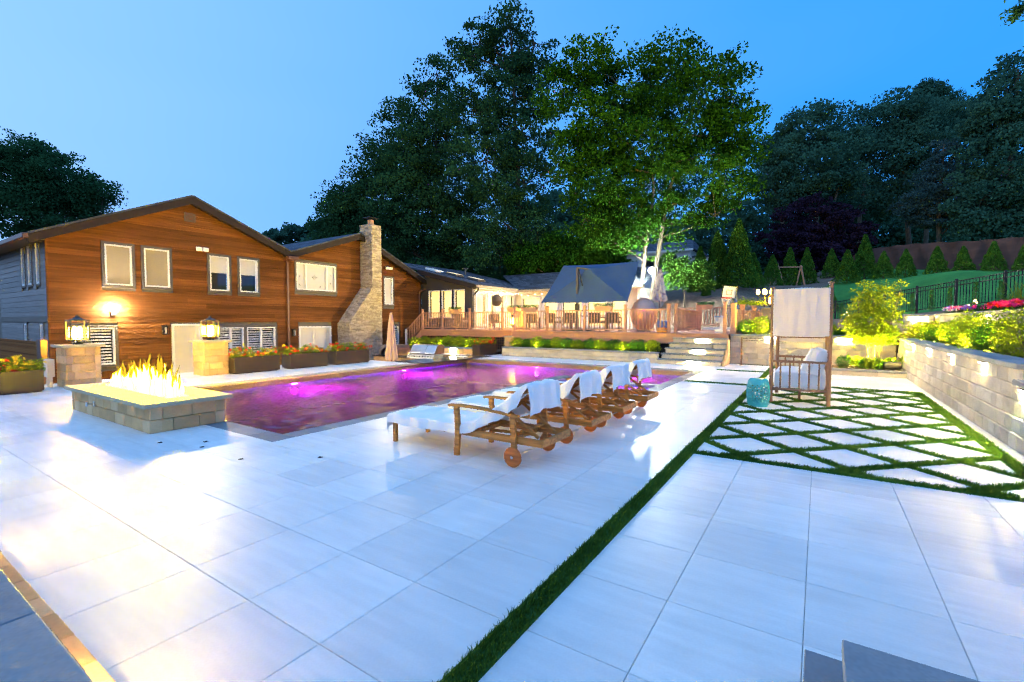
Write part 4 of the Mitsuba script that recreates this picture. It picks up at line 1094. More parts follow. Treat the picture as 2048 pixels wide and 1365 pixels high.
put('canvas_side', M().add(*canvas(10.33, 1.315, 2.205, 1)), 'canvas', parent=db, smooth=True)
put('canvas_side', M().add(*canvas(11.94, 1.15, 2.2, 2)), 'canvas', parent=db, smooth=True)
v, f = grid(lambda u, w: (-.745 + .905 * u, 10.33 + 1.61 * w, 2.205 + .05 * np.sin(PI * w) * np.sin(PI * u)), 20, 20)
put('canvas_roof', M().add(*thick(v, f, .004)), 'canvas', parent=db, smooth=True)
def pad(cx, cy, cz, sx, sy, sz, seed, puff=.5, R=None, n=26):
    """a stuffed cushion: superellipsoid box with soft creases"""
    m = trimesh.creation.icosphere(subdivisions=4); p = np.array(m.vertices)
    e = np.sign(p) * np.abs(p) ** puff
    e = e / np.maximum(np.abs(e).max(1, keepdims=True), 1e-9) * (0.80 + .20 * (np.abs(p).max(1, keepdims=True)))
    q = e * [sx / 2, sy / 2, sz / 2]
    w = (nfbm(p * 2.6 + seed, 4, seed) - .5) * .03
    q = q * (1 + w[:, None])
    if R is not None: q = q @ R.T
    return q + [cx, cy, cz], m.faces
for k, yy in enumerate((10.78, 11.5)):
    c = put('seat_cushion', M().add(*pad(-.30, yy, .46, .86, .74, .32, 3 + k, .34)), 'cushion', smooth=True, label=('white seat cushion nearest the camera on the daybed' if k == 0 else 'white seat cushion on the far half of the daybed'), cat='cushion', group='white daybed seat cushions')
mat('stripe', lambda p, n, uv: mix((0.68, 0.67, 0.66), (0.36, 0.42, 0.50), smoothstep(0.86, 0.9, noise(p.y * 26, 0.5, 0.5))) * (0.96 + .06 * noise(p.x * 150, p.y * 150, p.z * 150)), rough=.9, spec=.1)
for k, (x, y, ry, rz, mt) in enumerate(((-.03, 10.62, .32, .25, 'stripe'), (-.13, 10.9, .42, .05, 'cushion'), (-.02, 11.35, .3, -.1, 'stripe'))):
    R = trimesh.transformations.euler_matrix(0, ry, rz)[:3, :3]
    put('pillow', M().add(*pad(x, y, .80, .20, .52, .50, 9 + k, .55, R)), mt, smooth=True, label=('striped pillow leaning at the near end of the daybed', 'plain white pillow in the middle of the daybed', 'striped pillow at the far end of the daybed')[k], cat='pillow', group='daybed pillows')

# ---- pierced ceramic stool
def stool(cx, cy):
    t = thing('garden_stool', 'turquoise pierced ceramic garden stool beside the daybed', 'stool')
    nu, nv = 144, 72
    zz = np.linspace(0, .5, nv); rr = .158 + .044 * np.sin(PI * np.clip(zz / .5, 0, 1)) ** .8
    th = np.arange(nu) * 2 * PI / nu
    P = np.stack([rr[None] * np.cos(th)[:, None], rr[None] * np.sin(th)[:, None], np.repeat(zz[None], nu, 0)], -1)
    i, j = np.meshgrid(np.arange(nu), np.arange(nv - 1), indexing='ij')
    u = (i % 18) / 18 - .47; w = ((j - 14) % 15) / 15 - .47
    band = (j >= 14) & (j < 59)
    a = np.hypot(u, w)
    hole = band & (((np.abs(a - .32) < .12) & (np.abs(np.abs(u) - np.abs(w)) > .085)) | (a < .13) | ((np.abs(u) > .36) & (np.abs(w) > .36)))
    keep = ~hole
    q = np.stack([i * nv + j, ((i + 1) % nu) * nv + j, ((i + 1) % nu) * nv + j + 1, i * nv + j + 1], -1)[keep]
    v, f = thick(P.reshape(-1, 3), q, .014)
    put('body', M().add(v + [cx, cy, 0], f), 'turquoise', parent=t, smooth=40)
    m = M()
    for z in (.045, .075, .445, .475):
        r0 = float(np.interp(z, zz, rr)); m.add(*lathe([(r0 - .004, z - .008), (r0 + .007, z), (r0 - .004, z + .008)], 48, (cx, cy, 0)))
    put('ring', m, 'turquoise', parent=t, smooth=True)
    put('top', M().add(*lathe([(.156, .49), (.150, .508), (.12, .516), (.03, .518), (.028, .50)], 48, (cx, cy, 0))), 'turquoise', parent=t, smooth=40)
stool(-.93, 9.86)

# ---- planters with flowers
rngf = np.random.default_rng(21)
def leaves(n, pos, size, fold=.25, up=.3, rng_=rngf, aspect=.45):
    """n rhombic leaves: pos (n, 3); two triangles each"""
    d = rng_.normal(0, 1, (n, 3)); d[:, 2] += up; d /= np.linalg.norm(d, axis=1, keepdims=True)
    e = np.cross(d, rng_.normal(0, 1, (n, 3))); e /= np.linalg.norm(e, axis=1, keepdims=True) + 1e-9
    nn = np.cross(d, e); s = (np.broadcast_to(size, (n,)) * rng_.uniform(.7, 1.3, n))[:, None]
    A, B = pos - d * s * .5, pos + d * s * .5
    L, R_ = pos + e * s * aspect * .5 + nn * s * fold * .3, pos - e * s * aspect * .5 + nn * s * fold * .3
    v = np.stack([A, L, B, R_], 1).reshape(-1, 3); i = np.arange(n) * 4
    return v, np.vstack([np.c_[i, i + 1, i + 2], np.c_[i, i + 2, i + 3]])
def flowers(n, pos, size, rng_=rngf):
    m = M()
    for p in pos:
        ax = rng_.normal(0, .6, 3) + [.6, -.3, .5]; ax /= np.linalg.norm(ax)
        a = np.cross(ax, [0.3, .2, .9]); a /= np.linalg.norm(a); b = np.cross(ax, a); s = size * rng_.uniform(.75, 1.25)
        v = [p - ax * s * .25]; f = []
        for k in range(5):
            g = 2 * PI * k / 5 + rng_.uniform(-.1, .1)
            for dg, r_ in ((-.5, .75), (0, 1.0), (.5, .75)):
                v.append(p + (math.cos(g + dg) * a + math.sin(g + dg) * b) * s * r_ + ax * s * (.15 if dg == 0 else .25))
            i = 1 + k * 3; f += [[0, i, i + 1], [0, i + 1, i + 2]]
        m.add(np.array(v), np.array(f))
    return m
def planter(x0, x1, y0, y1, h, label, mix_, seed, z=0.0, tall=.32):
    r_ = np.random.default_rng(seed)
    t = thing('flower_planter', label, 'planter', 'long brown flower planters')
    m = M(); w = .025
    m.box(x0, x1, y0, y0 + w, z + .03, z + h, .004).box(x0, x1, y1 - w, y1, z + .03, z + h, .004).box(x0, x0 + w, y0 + w, y1 - w, z + .03, z + h, .004).box(x1 - w, x1, y0 + w, y1 - w, z + .03, z + h, .004)
    m.box(x0 + .04, x1 - .04, y0 + .04, y1 - .04, z, z + .03)
    put('trough', m, 'planterbox', parent=t)
    put('soil', M().box(x0 + w, x1 - w, y0 + w, y1 - w, z + h - .1, z + h - .05), 'soil', parent=t)
    n = int(1400 * (y1 - y0)); P = np.c_[r_.uniform(x0, x1, n), r_.uniform(y0 - .03, y1 + .03, n), z + h - .04 + r_.random(n) ** 1.4 * tall]
    bump = nfbm(np.c_[P[:, :2] * 3.2, P[:, 2:] * 0 + seed], 3, seed); P = P[P[:, 2] < z + h + tall * (1.7 * bump - .15)]
    put('foliage', M().add(*leaves(len(P), P, .065, rng_=r_)), 'leaf_shrub', parent=t)
    for col, q in mix_:
        n = int(q * (y1 - y0)); c = r_.uniform(y0, y1, 4)
        yy = np.clip(r_.choice(c, n) + r_.normal(0, .17, n), y0 - .02, y1 + .04)
        b = nfbm(np.c_[np.full(n, (x0 + x1) / 2) * 3.2, yy * 3.2, yy * 0 + seed], 3, seed)
        P = np.c_[r_.uniform(x0 + .1, x1 + .08, n), yy, z + h + tall * r_.uniform(.0, 1.0, n) * (1.7 * b - .05).clip(.2)]
        put('blossom', flowers(n, P, .048, r_), col, parent=t)
planter(-15.05, -14.6, 1.2, 3.0, .5, 'long brown planter of yellow and red flowers at the left edge', (('petal_red', 26), ('petal_yellow', 34)), 3)
planter(-15.05, -14.55, 7.08, 8.5, .5, 'long brown planter of red and yellow flowers right of the second pillar', (('petal_red', 30), ('petal_yellow', 30)), 4)
planter(-15.05, -14.55, 8.86, 10.3, .5, 'middle brown planter of mixed flowers in front of the glazed doors', (('petal_red', 34), ('petal_yellow', 16)), 5)
planter(-15.05, -14.55, 10.6, 12.1, .5, 'brown planter of red flowers at the foot of the chimney', (('petal_red', 40), ('petal_yellow', 12)), 6)
planter(-13.3, -12.88, 16.95, 18.3, .52, 'dark planter of red flowers beyond the barbecue counter', (('petal_red', 46), ('petal_yellow', 5)), 7)

# ---- outdoor kitchen
well = put('kitchen_floor', M().add(*sheet(-17.7, -12.86, 12.7, 17.4, -.92)), 'grout', label='sunken paved floor of the outdoor kitchen', kind='structure')
put('kitchen_floor_edge', M().box(-17.6, -12.86, 12.62, 12.74, -1.0, -.012).box(-12.98, -12.87, 12.74, 16.95, -1.0, -.03), 'block_1', parent=well)
ct = thing('kitchen_counter', 'outdoor kitchen counter with dark granite slabs and pale stone base beside the pool', 'counter')
v, f = boxvf(-13.75, -12.2, 12.66, 16.95, -.012, .03, .008); put('slab', M().add(v, f), 'granite', parent=ct)
put('slab', M().box(-17.3, -13.76, 14.55, 15.35, -.02, .022, .006), 'granite', parent=ct)
for i in range(8):
    x = -17.25 + i * .44
    for k in range(3): put('block', M().box(x + .003 + .2 * (k % 2), x + .437 + .2 * (k % 2), 14.6, 14.75, -.9 + .29 * k, -.615 + .29 * k, .008), BL[(i + k) % 4], parent=ct)
gr = thing('gas_grill', 'stainless steel barbecue with two lids and a row of knobs on the kitchen counter', 'barbecue')
GX0, GX1, GY = -14.72, -13.28, 14.3
put('body', M().box(GX0, GX1, GY + .12, GY + .65, -.05, .20, .01), 'steel', parent=gr)
v = np.array([[x, y, z] for x in (GX0 - .03, GX1 + .03) for y, z in ((GY - .05, .02), (GY + .03, .17), (GY + .14, .19), (GY + .14, .0))])
put('control_panel', M().add(v, np.array([[0, 1, 2, 3], [4, 7, 6, 5], [0, 4, 5, 1], [1, 5, 6, 2], [2, 6, 7, 3], [3, 7, 4, 0]])), 'steel', parent=gr)
for i in range(9):
    x = GX0 + .09 + i * (GX1 - GX0 - .18) / 8
    kn = lathe([(.030, 0), (.026, .035), (.0, .04)], 14); vv = kn[0] @ trimesh.transformations.euler_matrix(math.radians(62), 0, 0)[:3, :3].T + [x, GY - .015, .10]
    put('knob', M().add(vv, kn[1]), 'blackmetal', parent=gr)
for a, b in ((GX0 + .01, GX0 + .86), (GX0 + .88, GX1 - .01)):
    def lidf(u, w, a=a, b=b):
        ang = w * 1.95
        yy = GY + .10 + .62 * (1 - np.cos(np.minimum(ang, PI))) * .5; z = .21 + .36 * np.sin(np.clip(ang, 0, PI)) ** .75
        return a + (b - a) * u, np.where(w < .45, GY + .10 + w * .45, GY + .30 + (w - .45) * .75), np.where(w < .45, .21 + w * .76, .552 + .05 * np.sin((w - .45) / .55 * PI) - .02 * w)
    v, f = grid(lidf, 6, 30); lid = put('lid', M().add(*thick(v, f, -.01)), 'steel', parent=gr, smooth=40)
    sd = M()
    for x in (a, b):
        pr = np.array(lidf(np.zeros(30), np.linspace(0, 1, 30))).T; pr[:, 0] = x
        c = np.array([[x, GY + .4, .21], [x, GY + .71, .21]]); vv = np.vstack([pr, c[1:], c[:1]]); n = len(vv)
        sd.add(vv, np.array([[n - 1, i, i + 1] for i in range(n - 2)]))
    put('lid_end', sd, 'bronze', parent=lid)
    put('handle', M().tube([(a + .06, GY + .06, .27), (a + .06, GY + .0, .25), (b - .06, GY + .0, .25), (b - .06, GY + .06, .27)], .016, 8), 'steel', parent=lid)
    c = (a + b) / 2; ry = .76 / .45
    bd = M().tube([(c - .05, GY + .205, .40), (c - .03, GY + .21, .375), (c + .0, GY + .21, .38), (c + .01, GY + .215, .415)], .009, 6).tube([(c + .035, GY + .215, .41), (c + .055, GY + .21, .385), (c + .03, GY + .205, .37)], .009, 6)
    put('badge', bd, 'blackmetal', parent=lid)
ov = thing('pizza_oven', 'domed outdoor oven with a steel arch front on the counter', 'oven')
OX, OY = -16.35, 14.75
arch = [(math.cos(g), math.sin(g)) for g in np.linspace(0, PI, 25)]
def archring(r0, r1, y0, y1):
    v = np.array([[OX + r * c * 1.0, y, .03 + r * s] for y in (y0, y1) for r in (r0, r1) for c, s in arch]); n = 25; f = []
    for i in range(n - 1):
        f += [[i, i + 1, n + i + 1, n + i], [2 * n + i, 3 * n + i, 3 * n + i + 1, 2 * n + i + 1], [i, 2 * n + i, 2 * n + i + 1, i + 1], [n + i, n + i + 1, 3 * n + i + 1, 3 * n + i]]
    return v, np.array(f)
put('arch', M().add(*archring(.36, .50, OY - .22, OY)), 'steel', parent=ov, smooth=40)
v = np.array([[OX + .47 * c, OY + y, .03 + .47 * s] for y in (0.0, .9) for c, s in arch])
put('barrel', M().add(v, np.array([[i, i + 1, 25 + i + 1, 25 + i] for i in range(24)])).add(np.vstack([v[25:], [[OX, OY + .9, .03]]]), np.array([[25, i, i + 1] for i in range(24)])), 'bronze', parent=ov, smooth=40)
put('hearth', M().box(OX - .45, OX + .45, OY - .3, OY + .85, .022, .06, .006).box(OX - .34, OX + .34, OY + .55, OY + .57, .06, .30), 'darkroom', parent=ov)
put('oven_door', M().box(OX - .26, OX + .26, OY - .10, OY - .085, .06, .2, .004), 'steel', parent=ov)
put('utensil', M().tube([(OX - .05, OY - .14, .06), (OX - .04, OY - .14, .36)], .012, 6).box(OX - .16, OX + .06, OY - .15, OY - .13, .14, .17), 'steel', parent=ov)
put('tray', M().box(-13.15, -12.75, 15.6, 15.95, .031, .07, .008), 'whitetrim', label='small white tray lying on the dark granite counter', cat='tray')

def closed_umbrella(x, y, z0, z1, zb, r0, mt, label, seed, folds=8):
    t = thing('closed_umbrella', label, 'umbrella')
    put('pole', M().tube([(x, y, zb), (x, y, z1 + .05)], .022, 8), 'bronze', parent=t)
    def fn(u, w):
        g = u * 2 * PI; h = w
        rad = (.03 + r0 * (1 - h) ** .75) * (1 + .32 * np.cos(folds * g + 2 * np.sin(3 * h)) + .25 * (nfbm(np.stack([np.cos(g) * 2, np.sin(g) * 2, h * 3], -1), 3, seed) - .5))
        zz = z0 + (z1 - z0) * h + .05 * np.cos(folds * g) * (1 - h)
        return x + rad * np.cos(g), y + rad * np.sin(g), zz
    v, f = grid(fn, 97, 30); put('canopy', M().add(v, f), mt, parent=t, smooth=True)
    put('strap', M().add(*lathe([(.1 * 1.3, z0 + .55 * (z1 - z0)), (.105 * 1.3, z0 + .58 * (z1 - z0))], 20, (x, y, 0))), mt, parent=t)
closed_umbrella(-14.25, 12.95, .02, 1.92, -.9, .17, 'pinkfabric', 'tall folded pink-brown parasol beside the kitchen counter', 3)
mat('patterned', lambda p, n, uv: mix((0.62, 0.55, 0.50), (0.20, 0.14, 0.24), smoothstep(.55, .62, fbm(p.x * 11, p.y * 11, p.z * 11, 2))), rough=.9)
closed_umbrella(-6.22, 22.0, 2.5, 3.96, DZ, .25, 'patterned', 'folded violet and white patterned parasol on the deck', 4, 7)

# ---- big tilted cantilever parasol
cu = thing('cantilever_parasol', 'large tilted blue-grey square parasol above the deck', 'parasol')
TL, TR_, BR, BL_ = (np.array(p) for p in ((-11.22, 22.0, 4.47), (-7.22, 22.0, 4.42), (-7.02, 19.9, 2.47), (-11.36, 19.9, 2.48)))
APX = np.array([-9.12, 20.5, 3.98])
m = M(); vent = M()
nrm_ = np.cross(TR_ - BL_, TL - BR); nrm_ /= np.linalg.norm(nrm_); nrm_ = nrm_ if nrm_[1] < 0 else -nrm_
for a, b in ((BL_, BR), (BR, TR_), (TR_, TL), (TL, BL_)):
    def fn(u, w, a=a, b=b):
        e = a[:, None, None] + (b - a)[:, None, None] * u; s = 1 - .0 * w
        P = e + (APX[:, None, None] - e) * w * .86
        sag = .05 * np.sin(PI * u) * (1 - w) + .05 * np.sin(PI * w) * np.sin(PI * u)
        return P - nrm_[:, None, None] * sag
    v, f = grid(fn, 24, 16); m.add(*thick(v, f, .006))
put('canopy', m, 'bluefabric', parent=cu, smooth=25)
e = [p + (APX - p) * .80 + nrm_ * .05 for p in (BL_, BR, TR_, TL)]
v = np.array([*e, APX + nrm_ * .10]); put('vent_flap', M().add(v, np.array([[0, 1, 4], [1, 2, 4], [2, 3, 4], [3, 0, 4]])), 'bluefabric', parent=cu)
put('pole', M().box(-9.60, -9.50, 20.12, 20.22, DZ, 4.12, .01), 'graytrim', parent=cu)
put('arm', M().add(*bar((-9.55, 20.15, 4.08), (-9.12, 20.45, 4.02), .05, .06)), 'graytrim', parent=cu)
put('crank_arm', M().add(*bar((-9.47, 20.10, 4.02), (-9.25, 20.08, 3.22), .04, .05)), 'blackmetal', parent=cu)
put('crank_box', M().box(-9.65, -9.45, 20.08, 20.26, 2.05, 2.4, .02), 'blackmetal', parent=cu)
put('base', M().box(-10.1, -9.0, 19.7, 20.7, DZ, DZ + .07, .01), 'graytrim', parent=cu)
for a in (BL_, BR, TR_, TL):
    put('rib', M().add(*bar(a - nrm_ * .05, APX - nrm_ * .12, .025, .03)), 'graytrim', parent=cu)

# ---- things on the deck
def chair(x, y, rz, label):
    t = thing('wicker_chair', label, 'chair', 'dark wicker chairs on the deck')
    def p(name, b, mt='wicker'):
        v, f = boxvf(*b, .012); put(name, M().add(at(v, x, y, DZ, rz), f), mt, parent=t)
    p('seat', (-.28, .28, -.28, .28, .36, .44)); p('cushion', (-.26, .26, -.26, .26, .44, .50), 'pinkfabric'); p('backrest', (-.30, .30, .24, .32, .44, .86))
    for s in (-1, 1):
        p('arm', (s * .29 - .035, s * .29 + .035, -.28, .26, .60, .66))
        for yy in (-.25, .26): p('leg', (s * .28 - .03, s * .28 + .03, yy - .03, yy + .03, 0, .60 if yy < 0 else .44))
for x, y, rz, l in ((-12.4, 20.9, 3.4, 'dark wicker chair at the left corner of the near deck'), (-10.85, 20.3, 2.9, 'dark wicker chair left of the parasol pole'), (-10.05, 20.55, 3.3, 'dark wicker chair close beside the parasol pole'),
                    (-8.6, 20.3, 3.05, 'dark wicker chair right of the parasol pole'), (-7.9, 20.6, 3.3, 'dark wicker chair under the right half of the parasol'), (-17.0, 20.7, 3.0, 'dark wicker chair in front of the three lit windows'), (-14.6, 20.75, 3.3, 'dark wicker chair in front of the bright glass doors')):
    chair(x, y, rz, l)
tb = thing('deck_table', 'dark patio table under the big parasol', 'table')
put('tabletop', M().box(-10.6, -8.3, 21.1, 22.1, DZ + .70, DZ + .74, .01), 'wicker', parent=tb)
for x in (-10.4, -8.5):
    for y in (21.25, 21.95): put('leg', M().box(x - .04, x + .04, y - .04, y + .04, DZ, DZ + .70), 'wicker', parent=tb)
fo = thing('covered_fire_globe', 'large round pinkish copper globe standing on the deck', 'globe')
put('globe', M().add(*lathe([(.30, .08), (.42, .2), (.54, .45), (.585, .75), (.56, 1.0), (.45, 1.25), (.28, 1.42), (.1, 1.5), (0.0, 1.52)], 40, (-6.58, 20.8, DZ))), 'copper', parent=fo, smooth=40)
sm = M()
for k in range(8):
    g = k * PI / 4; sm.tube([(-6.58 + rr * 1.003 * math.cos(g), 20.8 + rr * 1.003 * math.sin(g), DZ + z) for rr, z in ((.42, .2), (.54, .45), (.585, .75), (.56, 1.0), (.45, 1.25), (.28, 1.42), (.1, 1.5))], .008, 5)
put('seam', sm, 'terracotta', parent=fo); put('foot', M().add(*lathe([(.34, 0), (.30, .09), (.0, .09)], 24, (-6.58, 20.8, DZ))), 'blackmetal', parent=fo)
def rail_box(x0, x1, y, z, label, seed):
    r_ = np.random.default_rng(seed); t = thing('rail_planter', label, 'planter', 'terracotta planters on the deck rails')
    v = np.array([[x, yy, zz] for zz, e in ((z - .10, .06), (z + .14, 0)) for x, yy in ((x0 + e, y - .13 + e * .6), (x1 - e, y - .13 + e * .6), (x1 - e, y + .13 - e * .6), (x0 + e, y + .13 - e * .6))])
    put('box', M().add(v, np.array([[0, 1, 2, 3], [4, 7, 6, 5], [0, 4, 5, 1], [1, 5, 6, 2], [2, 6, 7, 3], [3, 7, 4, 0]])), 'terracotta', parent=t)
    n = int(700 * (x1 - x0)); P = np.c_[r_.uniform(x0 - .06, x1 + .06, n), y + r_.normal(0, .10, n), z + .12 + r_.random(n) * .14]
    put('foliage', M().add(*leaves(n, P, .05, rng_=r_)), 'leaf_box', parent=t)
rail_box(-11.8, -11.05, 18.98, 2.09, 'terracotta planter on the near deck rail above the pier lamp', 1)
rail_box(-8.15, -7.35, 18.98, 2.09, 'terracotta planter on the near deck rail right of the parasol pole', 2)
rail_box(-17.2, -16.4, 19.9, 2.09, 'terracotta planter on the left deck rail before the lit windows', 3)
rail_box(-13.3, -12.6, 19.9, 2.12, 'yellow-lit planter at the right end of the left deck rail', 4)
rail_box(-4.95, -4.3, 24.2, 2.24, 'pale planter box on the rear deck rail below the slope', 5)
# toy basketball hoops
hp = thing('basketball_hoop', 'tall basketball hoop with square backboard at the back of the deck', 'basketball hoop')
v, f = obox((-3.12, 21.1, 2.78), (.5, .03, .46), .12, .01, ry=.16); put('backboard', M().add(v, f), 'whitetrim', parent=hp)
m = M()
for c, s in (((-3.12, 21.08, 3.03), (.54, .05, .03)), ((-3.12, 21.08, 2.53), (.54, .05, .03)), ((-3.39, 21.08, 2.78), (.03, .05, .5)), ((-2.86, 21.08, 2.78), (.03, .05, .5))):
    v, f = obox(c, s, 0, .004, ry=.16); v = v; m.add(v, f)
put('edge', m, 'blackmetal', parent=hp)
m = M()
for c, s in (((-3.13, 21.07, 2.86), (.2, .012, .02)), ((-3.13, 21.07, 2.68), (.2, .012, .02)), ((-3.23, 21.07, 2.77), (.02, .012, .2)), ((-3.03, 21.07, 2.77), (.02, .012, .2))):
    v, f = obox(c, s, 0, 0, ry=.16); m.add(v, f)
put('target_square', m, 'plastic_orange', parent=hp)
g = np.linspace(0, 2 * PI, 25); put('rim', M().tube([(-3.2 + .2 * math.cos(a), 20.84 + .2 * math.sin(a), 2.54) for a in g], .018, 6, False).box(-3.24, -3.12, 21.0, 21.09, 2.51, 2.57), 'plastic_red', parent=hp)
m = M()
for a in g[:-1:2]:
    for s in (1, -1): m.tube([(-3.2 + .2 * math.cos(a), 20.84 + .2 * math.sin(a), 2.53), (-3.2 + .12 * math.cos(a + s * .5), 20.84 + .12 * math.sin(a + s * .5), 2.25)], .006, 4)
put('net', m, 'whitetrim', parent=hp); put('pole', M().tube([(-2.95, 21.2, 2.62), (-2.86, 21.3, 2.2), (-2.86, 21.3, DZ)], .06, 8), 'plastic_blue', parent=hp)
h2 = thing('toddler_hoop', 'small blue-rimmed toddler basketball hoop at the deck opening', 'basketball hoop')
put('rim', M().tube([(-3.36 + .12 * math.cos(a), 20.0 + .12 * math.sin(a), 1.76) for a in g], .018, 6, False), 'plastic_blue', parent=h2)
m = M()
for a in g[:-1:2]:
    for s in (1, -1): m.tube([(-3.36 + .12 * math.cos(a), 20.0 + .12 * math.sin(a), 1.75), (-3.36 + .07 * math.cos(a + s * .5), 20.0 + .07 * math.sin(a + s * .5), 1.52)], .006, 4)
put('net', m, 'whitetrim', parent=h2); put('stand', M().box(-3.3, -3.18, 20.08, 20.2, DZ, 1.8, .01).box(-3.45, -3.1, 19.9, 20.25, DZ, DZ + .14, .02), 'whitetrim', parent=h2)
put('toy_basket', M().box(-5.6, -5.2, 19.4, 19.75, DZ, DZ + .2, .03), 'plastic_orange', label='orange toy basket on the deck floor by the opening', cat='basket')
put('toy_bag', M().add(*pad(-5.4, 19.6, DZ + .34, .5, .35, .3, 5)), 'plastic_blue', smooth=True, label='blue and white bundle on top of the orange toy basket', cat='bag')

# ---- yellow-lit board fence right of the stairs, post lantern, iron frame
fe = thing('garden_gate_fence', 'short yellow-lit timber board fence running back from the stairs', 'fence')
for i, (x, y, h) in enumerate(((-2.72, 19.4, 2.22), (-2.66, 21.4, 2.25), (-2.4, 22.9, 2.22), (-2.15, 24.2, 2.15))):
    put('post', M().box(x - .09, x + .09, y - .09, y + .09, 1.0, h, .01).box(x - .12, x + .12, y - .12, y + .12, h, h + .04, .008), 'deckwood_1', parent=fe)
for (a, b) in (((-2.72, 19.5), (-2.66, 21.3)), ((-2.66, 21.5), (-2.4, 22.8)), ((-2.4, 23.0), (-2.15, 24.1))):
    a, b = np.array(a), np.array(b); n = int(np.linalg.norm(b - a) / .16)
    for j in range(n):
        c = a + (b - a) * (j + .5) / n; v, f = obox((*c, 1.55), (.025, .15, 1.0), 0, .004); put('board', M().add(v, f), 'deckwood_1', parent=fe)
for i, (x, y) in enumerate(((-2.66, 21.4), (-2.35, 23.2))):
    r_ = np.random.default_rng(80 + i); P = np.c_[x + r_.normal(0, .2, 500), y + r_.normal(0, .3, 500), 2.28 + np.abs(r_.normal(0, .1, 500))]
    t = put('fence_top_plant', M().add(*leaves(500, P, .07, rng_=r_)), 'leaf_shrub', label=('yellow-lit trailing plant on the first fence post', 'yellow-lit trailing plant on the farther fence post')[i], cat='plant')
lp = thing('post_lantern', 'black post lantern with a cluster of glowing bulbs behind the daybed', 'lamp post')
LX, LY = -2.0, 23.0
put('pole', M().tube([(LX, LY, 1.1), (LX, LY, 2.82)], .035, 10).add(*lathe([(.09, 1.1), (.07, 1.16), (.035, 1.2)], 12, (LX, LY, 0))), 'blackmetal', parent=lp)
for dx, dy in ((-.26, 0), (0, -.22), (.26, 0), (0, .22)):
    put('arm', M().tube([(LX, LY, 2.62), (LX + dx * .6, LY + dy * .6, 2.56), (LX + dx, LY + dy, 2.72)], .014, 6), 'blackmetal', parent=lp)
    put('bulb', M().add(*lathe([(0.001, 2.72), (.06, 2.75), (.085, 2.84), (.06, 2.95), (.001, 2.98)], 14, (LX + dx, LY + dy, 0))), 'whitetrim', parent=lp, smooth=True, emit=LAMP_W * 42, weight=1.2)
pl = thing('block_lamp_pier', 'low block pier with a small bright lantern behind the canvas of the daybed', 'pier')
put('pier', M().box(-2.1, -1.4, 22.6, 23.2, .9, 2.12, .01), 'block_3', parent=pl); put('cap', M().box(-2.16, -1.34, 22.54, 23.26, 2.121, 2.18, .01), 'cap_1', parent=pl)
fr_ = thing('towel_rack', 'thin dark iron towel frame standing against the back wall', 'rack')
for x in (-2.33, -1.37): put('post', M().box(x - .025, x + .025, 18.68, 18.73, 0, 1.0, .004).box(x - .03, x + .03, 18.5, 18.9, 0.001, .03, .004), 'bronze', parent=fr_)
for z in (.955, .90, .02): put('rail', M().tube([(-2.33, 18.705, z), (-1.37, 18.705, z)], .012, 6), 'blackmetal', parent=fr_)
for z in (.98,): put('rail', M().tube([(-2.33, 18.9, z), (-1.37, 18.9, z), (-1.37, 18.705, z)], .008, 6), 'blackmetal', parent=fr_)
lg = thing('garden_speaker', 'dark cylindrical garden speaker lying in the corner bed', 'speaker')
c = lathe([(0, -.2), (.10, -.2), (.12, -.17), (.12, .17), (.10, .2), (0, .2)], 18); v = c[0] @ np.array([[0, 0, 1], [0, 1, 0], [-1, 0, 0.0]]).T
put('barrel', M().add(at(v, 1.78, 17.15, .32, .1), c[1]), 'blackmetal', parent=lg, smooth=40); put('stake', M().tube([(1.78, 17.15, .05), (1.78, 17.15, .25)], .03, 6), 'blackmetal', parent=lg)
el = thing('electric_box', 'white electrical box on two legs at the house corner', 'box')
put('cabinet', M().box(-15.62, -15.3, 3.2, 3.34, .25, .68, .01), 'cream', parent=el)
for x in (-15.57, -15.38): put('leg', M().box(x, x + .05, 3.24, 3.3, 0, .25), 'cream', parent=el)
sc = thing('privacy_screen', 'yellow-lit timber privacy screen behind the left planter', 'screen')
for i in range(6): put('board', M().box(-24, -16.93, 3.4, 3.44, -.05 + i * .185, .13 + i * .185, .006), 'siding_1', parent=sc)
put('post', M().box(-16.92, -16.55, 3.36, 3.5, -.3, 1.12, .01), 'bronze', parent=sc)
def sconce(y, z, label):
    t = thing('wall_sconce', label, 'wall lamp', 'dark wall sconces on the house')
    put('backplate', M().box(-20.97, -20.94, y - .07, y + .07, z - .2, z + .16, .005), 'blackmetal', parent=t)
    put('cage', M().box(-20.93, -20.91, y - .09, y - .075, z - .16, z + .12).box(-20.93, -20.91, y + .075, y + .09, z - .16, z + .12).box(-20.78, -20.76, y - .09, y - .075, z - .16, z + .12).box(-20.78, -20.76, y + .075, y + .09, z - .16, z + .12).box(-20.94, -20.75, y - .1, y + .1, z + .12, z + .15).box(-20.93, -20.76, y - .09, y + .09, z - .18, z - .16), 'blackmetal', parent=t)
    put('tube', M().tube([(-20.845, y, z - .15), (-20.845, y, z + .1)], .035, 10), 'cream', parent=t)
sconce(7.69, 1.26, 'unlit dark wall sconce left of the white door'); sconce(12.95, 1.05, 'unlit dark wall sconce left of the glazed double doors')
put('ac_unit', M().box(-16.2, -15.6, 8.55, 8.8, -.4, .32, .03), 'whitetrim', label='white pool equipment box between the first two planters', cat='box')

